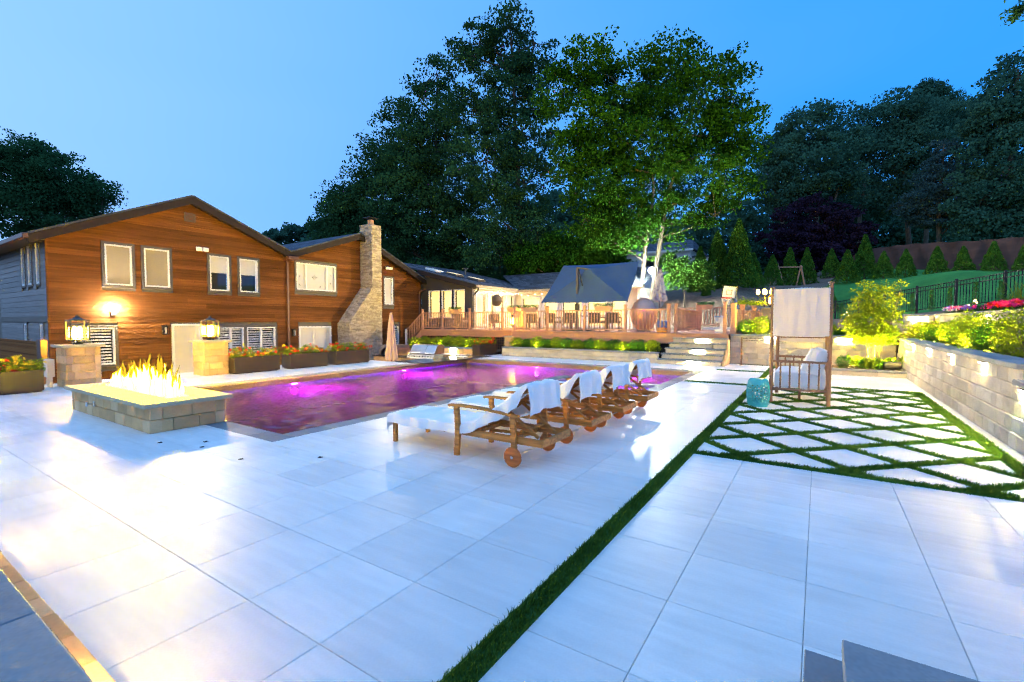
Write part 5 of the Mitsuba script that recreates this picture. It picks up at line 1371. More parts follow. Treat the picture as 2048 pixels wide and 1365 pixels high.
# ---- far things on the right
bf_ = thing('fabric_fence', 'long dark brown mesh-fabric fence along the top of the lawn', 'fence')
FP = np.array([(1.2, 54.5, 6.0), (3.2, 50.5, 6.0), (5.6, 46.5, 5.5), (8.4, 41.6, 4.75), (10.4, 38.2, 4.4), (14.5, 32.0, 4.0)]); FH = np.array([.8, 1.75, 1.95, 2.0, 2.0, 2.0])
def fabric(u, w):
    k = u * (len(FP) - 1); i = np.minimum(k.astype(int), len(FP) - 2); t = k - i
    P = FP[i] * (1 - t)[..., None] + FP[i + 1] * t[..., None]; h = FH[i] * (1 - t) + FH[i + 1] * t
    off = .22 * (nfbm(np.stack([u * 26, w * 1.3, u * 0], -1), 4, 9) - .5) + .10 * np.sin(u * 60 + 3 * w)
    P = P + np.stack([off * .85, off * .5, w * (h - .0) - .05 * np.sin(u * 45) ** 2 * (w > .9)], -1)
    return np.moveaxis(P, -1, 0)
v, f = grid(fabric, 160, 24); put('fabric', M().add(v, f), 'weave', parent=bf_, smooth=True)
for i in range(len(FP)):
    for q in ((0,) if i == len(FP) - 1 else (0, .5)):
        p = FP[i] if q == 0 else (FP[i] + FP[i + 1]) / 2; h = FH[i]
        put('post', M().tube([p + [.1, .1, -.5], p + [.1, .1, h + .1]], .035, 6), 'blackmetal', parent=bf_)
ir = thing('iron_fence', 'black iron picket fence along the lower edge of the lawn', 'fence')
IA, IB = np.array([-.2, 35.5, 1.45]), np.array([6.6, 22.3, 2.35])
def ip(t): return IA + (IB - IA) * t
for z in (1.12, .95, .12):
    put('rail', M().add(*bar(ip(0) + [0, 0, z], ip(1) + [0, 0, z], .03, .035)), 'blackmetal', parent=ir)
for i in range(8): p = ip(i / 7); put('post', M().box(p[0] - .045, p[0] + .045, p[1] - .045, p[1] + .045, p[2] - .6, p[2] + 1.22, .01), 'blackmetal', parent=ir)
for i in range(105):
    p = ip((i + .5) / 105); put('picket', M().box(p[0] - .011, p[0] + .011, p[1] - .011, p[1] + .011, p[2] + .1, p[2] + 1.12), 'blackmetal', parent=ir)
ps = thing('playset', 'wooden swing-set tower with a slanted blue roof among the young cedars', 'playset')
PX, PY, PZ = -2.75, 43.8, 4.1
for a, b in (((-1.2, 0, 0), (-.3, 0, 3.2)), ((.6, 0, 0), (-.3, 0, 3.2)), ((-.3, 1.2, 0), (-.3, 0.2, 3.2)), ((2.6, 0, 0), (2.1, .2, 2.8)), ((1.6, 0, 0), (2.1, .2, 2.8)), ((-.3, 0, 2.7), (2.3, .1, 2.6)), ((-.8, 0, 1.3), (.2, 0, 1.3))):
    put('beam', M().add(*bar(np.array(a) * .68 + [PX, PY, PZ], np.array(b) * .68 + [PX, PY, PZ], .10, .10)), 'terracotta', parent=ps)
put('roof', M().add(*bar((PX - 1.45, PY, PZ + 1.1), (PX - .2, PY, PZ + 2.25), 1.3, .05)), 'bluefabric', parent=ps)
wh = thing('white_house', 'pale neighbouring house with a grey roof seen beyond the trees', 'house')
WX0, WX1, WY, WZ0, WZ1 = -19.2, -12.0, 54.0, 5.0, 9.55
for i in range(22):
    put('siding', M().box(WX0, WX1, WY - .03, WY, WZ0 + i * .205, WZ0 + i * .205 + .195), 'whitetrim', parent=wh)
put('wall', M().box(WX0, WX1, WY + .001, WY + 8, WZ0, WZ1), 'cream', parent=wh)
v = np.array([[WX0 - .4, WY - .5, WZ1 - .1], [WX1 + .4, WY - .5, WZ1 - .1], [WX1 - .6, WY + 4, WZ1 + 1.55], [WX0 + .5, WY + 4, WZ1 + 1.55], [WX0 - .4, WY + 8.5, WZ1 - .1], [WX1 + .4, WY + 8.5, WZ1 - .1]])
put('roof', M().add(v, np.array([[0, 1, 2], [0, 2, 3], [3, 2, 5], [3, 5, 4], [1, 5, 2], [0, 3, 4], [0, 4, 5], [0, 5, 1]])), 'shingles', parent=wh)
put('fascia', M().box(WX0 - .4, WX1 + .4, WY - .56, WY - .5, WZ1 - .3, WZ1 - .08), 'whitetrim', parent=wh)
for x in (-13.9, -16.4):
    wk = put('window', M().box(x - .5, x + .5, WY - .08, WY - .03, 7.4, 8.9, .01), 'graytrim', parent=wh); put('pane', M().box(x - .42, x + .42, WY - .09, WY - .081, 7.48, 8.82), 'darkroom', parent=wk)
put('annex', M().box(-12.0, -10.0, WY + 1, WY + 6, WZ0, 8.6), 'whitetrim', parent=wh); put('annex_roof', M().box(-12.1, -9.8, WY + .7, WY + 6.2, 8.6, 8.8), 'shingles', parent=wh)
# ================================================================ land and plants
from scipy.interpolate import RBFInterpolator
HP = np.array([(-2.8, 19.5, .98), (0, 19.5, 1.0), (2, 19.6, 1.0), (-2.4, 22.5, 1.15), (0, 23, 1.2), (2, 22, 1.4), (3.3, 19.5, 1.82), (3.3, 12, 1.82), (3.3, 5, 1.82), (5, 14, 2.0), (6, 5, 2.0), (6.6, 22.3, 2.3), (4.3, 26.4, 1.98), (1.2, 32.8, 1.4), (-.2, 35.5, 1.75),
    (9.8, 38.9, 4.5), (5.5, 36.1, 4.25), (2.8, 45.1, 4.8), (-.4, 40, 3.9), (2, 55, 6.2), (8, 36, 4.3), (12, 25, 3.4), (14.5, 32, 4.0), (20, 20, 3.6), (20, 5, 3.2), (-1.3, 57, 5.9), (4.4, 63, 7), (10.6, 69.5, 7.8), (14.2, 57.5, 6.4), (30, 60, 8), (40, 30, 6), (40, 0, 4),
    (-6, 26.3, 1.3), (-3.5, 25.8, 1.35), (-8.6, 26.9, 1.3), (-4.7, 35.3, 3.95), (-6.3, 35.5, 3.75), (-3, 30, 2.6), (-9, 31, 2.6), (-12, 34, 3.0), (-20, 33, 1.4), (-16, 54, 5.0), (-2.1, 44.3, 4.3), (-3, 41, 4.3), (-30, 24, -.8), (-42, 30, .2), (-20, 45, 3.6), (-40, 60, 5), (0, 100, 11), (-60, 100, 9), (60, 110, 13), (-11, 27, .2), (-16, 29, -.2)])
rbf = RBFInterpolator(HP[:, :2], HP[:, 2], kernel='thin_plate_spline', smoothing=0.6)
def hz(x, y):
    p = np.c_[np.ravel(x), np.ravel(y)].astype(float)
    z = rbf(p) + 0.10 * (nfbm(np.c_[p * .6, p[:, :1] * 0], 3, 4) - .5)
    under = np.clip(np.minimum((-2.86 - p[:, 0]) / .5, (25.85 - p[:, 1]) / .5), 0, 1)
    z = z * (1 - under) + np.minimum(z, -.7) * under
    return z.reshape(np.shape(x))
def hill(u, w):
    s = np.where(u < .5, -75 + 69 * (u / .5) ** .8, 0)  # unused half kept for clarity
    return s
def land(x0, x1, y0, y1, h):
    nx, ny = int((x1 - x0) / h) + 1, int((y1 - y0) / h) + 1
    X, Y = np.meshgrid(np.linspace(x0, x1, nx), np.linspace(y0, y1, ny), indexing='ij')
    v = np.c_[X.ravel(), Y.ravel(), hz(X, Y).ravel()]
    i, j = np.meshgrid(np.arange(nx - 1), np.arange(ny - 1), indexing='ij'); a = i * ny + j
    return v, np.stack([a, a + ny, a + ny + 1, a + 1], -1).reshape(-1, 4)
def hillcolor(p, n, uv):
    s = ((p.x + 0.2) * 13.2 + (p.y - 35.5) * 6.8) / 14.8 + 1.6 * (fbm(p.x * .5, p.y * .5, 0.0, 2) - .5)
    g = smoothstep(-.4, .2, s) * smoothstep(-.2, .5, p.x + .9 * (noise(p.x * .6, p.y * .6, 2.0) - .5) - .1 * (p.y - 36))
    k = fbm(p.x * 1.3, p.y * 1.3, 0.0, 4); q = noise(p.x * 26, p.y * 26, 0.0)
    lawn = mix((0.022, 0.12, 0.022), (0.06, 0.25, 0.045), k * .75 + .25 * q)
    soil = mix((0.05, 0.034, 0.024), (0.24, 0.165, 0.115), fbm(p.x * 7, p.y * 7, p.z * 7, 4) * .8 + .2 * q)
    return soil * (1 - g) + lawn * g
mat('hillside', hillcolor, rough=.95, bump=lambda p, n, uv: fbm(p.x * 6, p.y * 6, p.z * 6, 3), bscale=.05)
put('hillside', M().add(*land(-60, 60, 19.42, 115, .9)).add(*land(3.28, 60, 2, 19.42, .8)), 'hillside', smooth=True, label='lawn and mulched slope rising behind the pool terrace', kind='structure')
def bedsheet(x0, x1, y0, y1, z, seed, amp=.06):
    v, f = grid(lambda u, w: (x0 + (x1 - x0) * u, y0 + (y1 - y0) * w, z + amp * 2 * (nfbm(np.stack([u * (x1 - x0) * 3, w * (y1 - y0) * 3, u * 0], -1), 3, seed) - .5)), max(8, int((x1 - x0) / .12)), max(8, int((y1 - y0) / .12)))
    return v, f
put('planting_soil', M().add(*bedsheet(2.3, 3.22, 3, 20.1, .96, 1)).add(*bedsheet(.1, 2.2, 16.98, 19.3, .12, 2)).add(*bedsheet(-12.1, -5.0, 17.85, 19.1, .32, 3)).add(*bedsheet(-19.5, -13.0, 17.55, 19.9, .1, 4)), 'soil', smooth=True, label='dark mulch of the raised planting beds', kind='structure')

def cloud(rng_, blobs, n, size, clump=.8, per=26, flat=.5, up=.25, aspect=.62, shell=.55, hang=0.0):
    """leaf clumps spread through the blobs (x, y, z, r[, rz])"""
    B = np.array([b[:4] for b in blobs], float); RZ = np.array([b[4] if len(b) > 4 else b[3] * .85 for b in blobs])
    w = B[:, 3] ** 2.2; k = rng_.choice(len(B), max(1, n // per), p=w / w.sum())
    d = rng_.normal(0, 1, (len(k), 3)); d /= np.linalg.norm(d, axis=1, keepdims=True)
    rad = shell + (1.06 - shell) * rng_.random(len(k)) ** .7
    rad = rad * (0.72 + 0.62 * nfbm(d * 2.3 + k[:, None] * 3.1, 3, 5))
    c = B[k, :3] + d * rad[:, None] * np.c_[B[k, 3], B[k, 3], RZ[k]]
    cs = clump * rng_.uniform(.55, 1.35, len(k))
    q = rng_.normal(0, 1, (len(k), per, 3)); q /= np.linalg.norm(q, axis=2, keepdims=True); q *= rng_.random((len(k), per, 1)) ** .42
    tiltv = rng_.normal(0, .28, (len(k), 1, 2)); q[..., 2] = q[..., 2] * flat + (q[..., :2] * tiltv).sum(-1)
    P = (c[:, None] + q * cs[:, None, None]).reshape(-1, 3)
    P[:, 2] -= hang * rng_.random(len(P))
    return leaves(len(P), P, size, fold=.3, up=up, rng_=rng_, aspect=aspect), c

def limb(rng_, m, a, b, r0, r1, bend=.08, n=7, sides=7):
    a, b = np.asarray(a, float), np.asarray(b, float); t = np.linspace(0, 1, n); L = np.linalg.norm(b - a)
    off = np.cumsum(rng_.normal(0, bend * L / n, (n, 3)), 0); off -= t[:, None] * off[-1]
    m.add(*tubevf(a + (b - a) * t[:, None] + off, r0 + (r1 - r0) * t, sides, False))

def tree(name, label, cat, blobs, trunks, n, size, leaf, bark='bark', seed=0, clump=.8, group=None, r0=.3, twigs=30, per=100, **kw):
    """trunks: list of point lists, first at the ground"""
    r_ = np.random.default_rng(seed)
    (v, f), c = cloud(r_, blobs, n, size, clump, per, **kw)
    t = thing(name, label, cat, group)
    m = M(); tips = []
    for tr in trunks:
        tr = np.array(tr, float); k = len(tr)
        tt = np.linspace(0, k - 1, 5 * k); P = np.array([[np.interp(s, range(k), tr[:, a]) for a in range(3)] for s in tt])
        P += np.cumsum(r_.normal(0, .012 * np.linalg.norm(tr[-1] - tr[0]) / 3, P.shape), 0) * (np.linspace(0, 1, len(P)) > .1)[:, None] * .3
        m.add(*tubevf(P, np.linspace(r0, r0 * .22, len(P)), 9, True)); tips.append(P)
    B = np.array([b[:4] for b in blobs], float)
    A = np.vstack(tips)
    for b in B:
        lower = A[A[:, 2] < b[2] + .2 * b[3]]; lower = lower if len(lower) else A
        s = lower[np.argmin(np.linalg.norm(lower - b[:3], axis=1) + .6 * np.abs(lower[:, 2] - (b[2] - b[3])))]
        limb(r_, m, s, b[:3], r0 * .34, r0 * .10, .16)
        for _ in range(max(3, 2 * twigs // len(B))):
            e = c[r_.integers(len(c))]
            q = c[np.argsort(np.linalg.norm(c - b[:3], axis=1))[:40]]; e = q[r_.integers(len(q))]
            limb(r_, m, b[:3], e, r0 * .11, r0 * .03, .12, 5, 5)
    put('trunk', m, bark, parent=t, smooth=True)
    put('crown', M().add(v, f), leaf, parent=t)
    return t
TB = {
    'maple':[(-11.4,25.6,16.4,1.6),(-9.6,26.7,15.3,2.2),(-7.5,28.1,16.1,1.6),(-6.1,29.0,14.3,2.5),(-4.7,29.8,12.8,1.7),(-8.4,27.4,12.3,2.7),(-10.7,25.9,12.6,2.3),(-6.0,28.9,10.4,2.5),(-4.4,29.9,9.3,1.2),(-8.3,27.2,9.2,2.5),(-10.6,25.7,9.4,2.2),(-12.6,24.7,14.6,1.6),(-12.0,24.9,11.2,1.7),(-5.2,29.2,7.6,1.3),(-7.1,28.0,7.3,1.3),(-9.1,26.6,7.1,1.4),(-4.1,30.2,11.5,1.0),(-10.2,25.9,6.3,1.3),(-11.4,25.1,7.4,1.4)],
    'oak':[(-21.5,32.6,25.7,1.7),(-23.6,31.2,24.2,1.7),(-19.8,33.6,24.1,1.5),(-22.2,32.0,22.8,2.6),(-20.1,33.3,21.6,1.9),(-24.5,30.5,23.1,1.0),(-21.8,32.1,19.5,2.8),(-23.6,30.9,18.3,2.4),(-20.5,32.8,16.7,3.2),(-23.0,31.1,14.7,3.2),(-20.2,32.8,12.6,3.0),(-22.7,31.0,10.6,3.0),(-20.3,32.5,9.0,2.8),(-22.3,31.1,7.4,2.4),(-19.1,33.3,7.4,1.8)],
    'beech':[(-29.9,33.0,24.2,1.5),(-31.2,32.0,22.1,1.7),(-30.0,32.8,21.2,2.5),(-29.1,33.2,17.8,3.0),(-30.7,32.2,17.3,3.0),(-31.4,31.6,14.1,3.4),(-28.6,33.3,13.2,3.4),(-30.1,32.2,10.4,3.7),(-28.2,33.4,8.6,3.2),(-32.4,30.7,10.9,3.2),(-31.2,31.3,7.7,2.8)],
    'linden':[(-34.7,33.3,21.1,2.1),(-35.7,32.5,18.4,2.1),(-37.0,31.5,15.4,2.4),(-38.9,30.2,13.7,2.1),(-40.0,29.4,12.3,1.7),(-36.2,31.9,13.5,3.0),(-38.4,30.4,11.0,2.9),(-40.1,29.2,10.4,1.7),(-36.3,31.7,9.6,3.0),(-38.7,30.0,8.1,2.7),(-34.8,33.0,16.4,2.5)],
    'farleft':[(-82.3,16.5,21.2,3.2),(-79.5,18.2,19.6,2.9),(-77.0,19.7,17.1,2.2),(-83.8,15.4,18.9,3.5),(-80.6,17.3,16.3,3.5),(-84.6,15.0,22.8,2.4),(-75.4,20.8,17.9,1.6),(-77.9,19.0,14.7,2.9),(-83.7,15.2,15.0,3.5),(-74.6,21.2,16.6,1.1)],
    'farchim':[(-80.0,50.1,17.6,2.2),(-82.1,48.7,17.4,1.8),(-77.9,51.5,16.8,2.0),(-75.8,52.9,17.9,2.7),(-83.8,47.6,16.3,1.6),(-72.4,55.1,17.2,3.6)],
    'r1':[(-1.2,60.1,22.1,3.1),(-3.7,58.3,19.6,2.4),(1.0,61.5,20.3,2.4),(-1.9,59.5,18.0,4.3),(-5.0,57.4,17.1,1.8),(1.9,61.9,17.1,2.1),(-3.8,58.1,15.8,2.4),(0.2,60.7,15.6,2.7)],
    'r2':[(4.5,68.7,23.9,2.7),(6.5,70.1,24.5,3.0),(5.7,69.3,19.9,4.2),(8.5,71.3,21.6,3.6),(3.6,68.0,21.3,2.1),(9.9,72.3,24.2,2.9),(7.4,70.3,16.4,3.6),(4.1,68.0,15.5,2.9)],
    'r3':[(9.6,61.0,18.0,1.2),(10.0,61.2,16.3,1.8),(8.9,60.4,14.6,1.9),(11.2,61.9,14.8,2.0),(9.4,60.6,12.5,2.3),(11.5,61.9,11.8,2.2),(7.8,59.6,12.7,1.7)],
    'r4':[(13.3,58.8,21.2,2.3),(14.0,59.4,23.6,1.6),(12.5,58.2,19.0,2.2),(14.5,59.5,18.5,3.1),(12.9,58.3,15.3,3.1),(14.3,59.0,11.3,3.5),(11.7,57.3,12.2,2.6),(12.5,57.7,9.1,2.6),(14.5,59.0,8.3,2.6)],
    'rpine':[(10.3,77.6,29.6,1.4),(11.5,78.4,28.7,1.4),(9.5,77.1,28.0,1.5),(12.2,78.7,27.4,1.6),(10.9,77.8,26.2,2.2),(13.0,79.2,25.1,2.2),(14.5,80.3,27.1,2.0)],
    'plum':[(-3.1,54.7,10.2,2.4),(-0.6,56.4,11.3,2.6),(2.0,58.0,10.2,2.4),(-1.8,55.5,8.7,2.6),(0.7,57.1,8.5,2.5)],
    'bush_mid':[(-15.2,33.4,7.1,1.9),(-16.8,32.3,6.3,1.7),(-18.7,31.0,5.9,1.5),(-13.7,34.3,6.7,1.5)],
    'conifer_mid':[(-28.4,34.4,7.3,2.4),(-25.2,36.4,6.9,1.9)],
    'laurel':[(-6.8,29.2,4.5,1.0),(-7.4,28.8,4.1,0.7),(-6.0,29.7,4.3,0.9),(-7.8,28.6,5.2,0.5)],
    'woods_r':[(-9.0,78.6,15.9,3.0),(-6.4,80.1,12.2,4.5),(-2.8,82.8,17.4,4.5),(2.2,86.1,18.2,5.2),(6.0,88.4,14.5,5.2),(9.8,90.9,15.2,5.2),(13.6,93.3,13.0,4.5),(17.9,96.2,13.7,4.5),(21.5,98.9,19.7,5.2),(24.6,101.0,21.2,6.0),(3.6,86.6,10.7,3.7),(8.6,89.9,10.7,3.7),(22.3,99.0,12.2,4.5)],
    'woods_c':[(-54.4,39.0,11.0,2.6),(-51.1,41.1,9.7,3.3),(-46.6,44.0,9.0,3.3),(-42.2,47.0,9.7,4.0),(-37.7,49.8,8.4,3.3),(-32.8,53.1,9.7,4.0),(-28.3,56.0,8.4,3.3),(-23.5,59.4,13.0,4.0),(-25.7,58.1,16.3,4.0),(-30.1,55.1,15.0,4.0),(-19.0,62.3,13.0,2.6),(-14.6,65.2,12.3,3.3),(-11.3,67.4,13.0,3.3),(-9.1,69.0,15.6,2.6)],
}
G_ = lambda x, y: float(hz(np.array([x]), np.array([y]))[0]) - .15
tree('maple_tree', 'large bright green maple lit from below by the floodlight behind the parasol', 'tree', TB['maple'], [[(-8.75, 26.7, .8), (-8.5, 26.9, 5.2), (-8.2, 27.2, 9), (-8.6, 27.3, 14)], [(-8.35, 26.9, .8), (-7.9, 27.2, 5.2), (-7.4, 27.8, 9.2), (-6.6, 28.4, 13)]], 56000, .21, 'leaf_maple', 'palebark', 1, clump=.92, r0=.17, twigs=60)
tree('oak_tree', 'tallest dark tree, its crown rising to the top of the photo behind the sunroom', 'tree', TB['oak'], [[(-20.2, 32.4, .6), (-20.5, 32.4, 8.6), (-21, 32.4, 15.5), (-21.4, 32.5, 23)]], 42000, .26, 'leaf_dark', 'bark', 2, clump=1.05, r0=.36, twigs=60)
tree('beech_tree', 'dark tree left of the tallest one, behind the chimney side of the house', 'tree', TB['beech'], [[(-30, 32.6, -1), (-30.2, 32.6, 10), (-30, 32.8, 22)]], 42000, .28, 'leaf_dark', 'bark', 3, clump=1.15, r0=.34, twigs=50)
tree('linden_tree', 'dark rounded tree sloping down to the chimney top', 'tree', TB['linden'], [[(-36.5, 31.6, -1), (-36.4, 31.8, 10), (-35.5, 32.6, 19)]], 40000, .29, 'leaf_dark', 'bark', 4, clump=1.2, r0=.32, twigs=40)
tree('left_edge_tree', 'dark tree above the roof at the left edge', 'tree', TB['farleft'], [[(-80, 17.6, 0), (-80.2, 17.4, 12), (-81, 17, 19)]], 36000, .36, 'leaf_dark', 'bark', 5, clump=1.5, r0=.4, twigs=40)
tree('distant_spruce', 'far dark treetops over the roof valley left of the chimney', 'tree', TB['farchim'], [[(-79.5, 50.5, 0), (-80, 50.1, 14)]], 16000, .5, 'leaf_far', 'bark', 6, clump=1.0, r0=.35, twigs=20)
tree('domed_tree', 'dome-crowned dark tree with pale forked trunks right of the maple', 'tree', TB['r1'], [[(-1.3, 59.3, 5), (-2, 59.1, 12.9), (-2.6, 59, 18)], [(-1.0, 59.5, 5), (-.4, 60.6, 14), (.3, 61, 19.9)], [(-1.5, 59.2, 5), (-3.8, 58, 12.9), (-4.6, 57.6, 17)], [(-.9, 59.4, 5), (.6, 60.5, 12), (1.6, 61.6, 17)]], 30000, .33, 'leaf_far', 'palebark', 7, clump=1.3, r0=.3, twigs=50)
tree('broad_tree', 'broad dark tree in the middle of the right-hand woods', 'tree', TB['r2'], [[(3.6, 64.9, 6), (3.6, 66, 14), (4.5, 68, 22)], [(8.3, 68, 7), (7.9, 69, 15), (7.5, 70, 22)]], 32000, .35, 'leaf_far', 'bark', 8, clump=1.45, r0=.32, twigs=40)
tree('blue_pine', 'pale blue-green conifer with bare lower branches in front of the right-hand woods', 'tree', TB['r3'], [[(9.6, 60.4, 5.5), (9.3, 60.6, 13.2), (9.6, 61, 18.6)]], 15000, .36, 'leaf_blue', 'palebark', 9, clump=1.0, r0=.26, twigs=40, flat=.28, aspect=.35)
tree('right_edge_tree', 'tall dark tree filling the right edge', 'tree', TB['r4'], [[(13.6, 58.5, 5), (13.6, 58.6, 14), (14, 59, 23)]], 42000, .30, 'leaf_far', 'bark', 10, clump=1.2, r0=.36, twigs=40)
tree('tall_pine', 'feathery pine top standing above the right-hand woods', 'tree', TB['rpine'], [[(11, 78, 8), (11, 78, 20), (10.8, 77.8, 30)]], 16000, .5, 'leaf_far', 'bark', 11, clump=1.1, r0=.3, twigs=30, aspect=.35)
tree('plum_tree', 'low purple-leaved tree under the domed tree', 'tree', TB['plum'], [[(-1.2, 55.8, 5), (-1, 56, 9)]], 20000, .34, 'leaf_plum', 'bark', 12, clump=.9, r0=.2, twigs=30, flat=.35)
tree('understory_tree', 'small green tree between the oak trunk and the parasol', 'tree', TB['bush_mid'], [[(-15.4, 33.2, 1), (-15.2, 33.4, 7)], [(-17, 32.2, .8), (-17.2, 32, 6)]], 16000, .28, 'leaf_maple', 'bark', 13, clump=.8, r0=.13, twigs=30)
tree('dark_conifer', 'dark conifer at the foot of the oak behind the sunroom roof', 'tree', TB['conifer_mid'], [[(-28.4, 34.4, -.5), (-28.4, 34.4, 9)], [(-25.2, 36.4, 0), (-25.2, 36.4, 8.6)]], 16000, .3, 'leaf_dark', 'bark', 14, clump=.8, r0=.16, twigs=20, aspect=.3)
tree('laurel_shrub', 'grey-green shrub lit by the floodlight in front of the white house', 'shrub', TB['laurel'], [[(-6.8, 29.2, 1.8), (-6.8, 29.2, 4.6)]], 7000, .16, 'leaf_cedar', 'bark', 15, clump=.5, r0=.06, twigs=20)
r_ = np.random.default_rng(16)
(v, f), c = cloud(r_, TB['woods_r'] + TB['woods_c'] + [(x, y, z, 4.5) for x, y, z in ((-2, 84, 9), (4, 88, 9), (12, 93, 9), (20, 98, 9), (28, 104, 13), (-9, 80, 10), (-25, 62, 8), (-34, 56, 8), (-44, 48, 7), (-54, 42, 6))], 90000, .62, 1.5)
put('distant_woods', M().add(v, f), 'leaf_far', label='dark distant woods behind all the trees', kind='stuff')
# overhanging pine boughs in the top right corner
tb_ = thing('pine_bough', 'dark pine boughs hanging into the top right corner', 'branch')
r_ = np.random.default_rng(17); m = M(); lv = M()
for a, b in (((6.3, 21.9, 15.6), (3.7, 20.4, 13.6)), ((6.3, 21.9, 15.2), (4.6, 20.9, 13.4)), ((6.3, 21.9, 14.0), (4.9, 21.1, 12.3)), ((6.3, 21.9, 13.3), (4.5, 20.8, 11.8)), ((6.2, 21.9, 15.8), (4.3, 20.7, 14.9)), ((6.2, 22.4, 12.6), (4.9, 21.4, 11.2))):
    a, b = np.array(a), np.array(b); limb(r_, m, a, b, .05, .012, .06)
    for i in range(60):
        t = r_.uniform(.1, 1); p = a + (b - a) * t + r_.normal(0, .05, 3); q = p + (b - a) * .08 + r_.normal(0, .16, 3) * [1, 1, .5]
        P = p + (q - p) * r_.random((14, 1)) + r_.normal(0, .05, (14, 3)); lv.add(*leaves(14, P, .15, rng_=r_, aspect=.3))
m.add(*tubevf([(6.7, 22.1, 2), (6.5, 22.1, 9), (6.35, 22, 17)], [.3, .25, .2], 9))
put('limb', m, 'bark', parent=tb_, smooth=True); put('needles', lv, 'leaf_dark', parent=tb_)

# young arborvitae along the lawn, larger ones by the white house
CED = [(-3.1, 41.2, 4.4, 2.2), (-2.1, 44.3, 4.4, 3.0), (-1.0, 47.4, 5.3, 2.9), (.8, 51, 5.9, 2.4), (1.6, 41.9, 4.3, 2.3), (2.5, 58, 7.0, 1.8), (2.8, 45.1, 4.8, 3.2), (3.7, 42.1, 4.8, 1.8), (4.7, 40.4, 4.6, 1.75), (6, 38.8, 4.4, 1.7), (7.1, 38.3, 4.4, 1.55), (8, 36.5, 4.3, 1.6), (9.1, 36, 4.4, 1.4), (-1.4, 35.1, 3.6, .85), (-.4, 35.8, 3.6, 1.3), (.5, 36.4, 3.6, 1.6),
       (-4.7, 35.3, 3.9, 4.3), (-6.1, 35.6, 3.7, 3.9), (-7.1, 34.9, 3.6, 3.0), (-4.1, 38.2, 4.1, 2.4), (-6.1, 32, 3.0, 1.0)]
CL = ['young cedar left of the playset', 'young cedar standing right in front of the playset', 'tall young cedar just right of the playset', 'small cedar at the left end of the fabric fence', 'pale green cedar low on the slope below the fence end', 'thin cedar top rising behind the end of the fabric fence', 'tallest cedar in front of the fabric fence', 'second full cedar along the fabric fence, right of the tallest', 'third cedar along the fabric fence', 'fourth cedar along the fabric fence, near the middle of the lawn', 'fifth cedar along the fabric fence, right of the middle', 'sixth cedar along the fabric fence, nearest the right edge', 'cedar cut by the right edge at the end of the row',
      'smallest cedar low on the mulch slope', 'young cedar on the mulch slope beside the smallest one', 'bright young cedar on the slope directly above the daybed', 'big dark arborvitae, tallest of the clump by the white house', 'big dark arborvitae in the middle of the clump by the white house', 'dark arborvitae at the left of the clump by the white house', 'dark arborvitae at the right of the clump, behind the tallest', 'small cedar bush on the bank behind the deck rail']
for i, (x, y, z, h) in enumerate(CED):
    r_ = np.random.default_rng(100 + i); h *= 1.06; z = min(z, G_(x, y) + .15) - .05
    n = int(1500 + 900 * h); t = r_.random(n) ** .8; g = r_.uniform(0, 2 * PI, n); w = (.27 if h > 2.6 else .34) * h
    rad = w * (1 - t) ** .8 * (.55 + .45 * np.sqrt(r_.random(n))) * (1 + 1.1 * (nfbm(np.c_[np.cos(g) * 2.6, np.sin(g) * 2.6, t * 7 + i], 3, i) - .5)) + .02
    P = np.c_[x + rad * np.cos(g), y + rad * np.sin(g), z + .03 + t * h]
    v, f = leaves(n, P, .05 + .045 * h, up=1.6, rng_=r_, aspect=.4)
    k = thing('cedar_tree', CL[i], 'tree', 'cedars on the slope')
    put('trunk', M().tube([(x, y, z - .2), (x, y, z + h * .7)], [.04 * h ** .5, .01], 6), 'bark', parent=k); put('foliage', M().add(v, f), 'leaf_cedar', parent=k)

# shrubs
def shrub(x, y, z, r, h, label, leaf, seed, n=900, size=.055, cat='shrub', group=None, name='shrub', aspect=.55, stems=5):
    r_ = np.random.default_rng(seed); k = thing(name, label, cat, group)
    d = r_.normal(0, 1, (n, 3)); d /= np.linalg.norm(d, axis=1, keepdims=True); rr = .35 + .65 * r_.random(n) ** .5
    rr *= 1 + .55 * (nfbm(d * 2.4 + seed, 3, seed) - .5)
    P = np.c_[x + d[:, 0] * rr * r, y + d[:, 1] * rr * r, z + h * .5 + d[:, 2] * rr * h * .52]
    P = P[P[:, 2] > z + .01]
    m = M()
    for i in range(stems):
        e = P[r_.integers(len(P))]; m.add(*tubevf([(x + r_.normal(0, .03), y + r_.normal(0, .03), z - .1), tuple(e)], [.012, .004], 5, False))
    put('stem', m, 'bark', parent=k); put('foliage', M().add(*leaves(len(P), P, size, rng_=r_, aspect=aspect, up=.6)), leaf, parent=k)
    return k
r0_ = np.random.default_rng(31)
names = ['first', 'second', 'third', 'fourth', 'fifth', 'sixth', 'seventh', 'eighth', 'ninth', 'tenth', 'eleventh', 'twelfth', 'thirteenth']
for i, x in enumerate(np.linspace(-11.75, -5.5, 13)):
    shrub(x + r0_.normal(0, .05), 18.35 + r0_.normal(0, .06), .34, r0_.uniform(.3, .38), r0_.uniform(.42, .56), f'green shrub in the planter below the deck, {names[i]} of the row from the left', 'leaf_box' if i % 2 else 'leaf_shrub', 200 + i, 1000, .06, group='shrubs below the deck')
for i, x in enumerate((-18.6, -17.8, -17.0, -16.2, -15.4, -14.6, -13.8)):
    shrub(x, 18.6 + r0_.normal(0, .1), .1, .42, r0_.uniform(.55, .75), f'light green shrub behind the barbecue, {names[i]} of the row from the left', 'leaf_shrub', 230 + i, 900, .08, group='shrubs behind the outdoor kitchen')
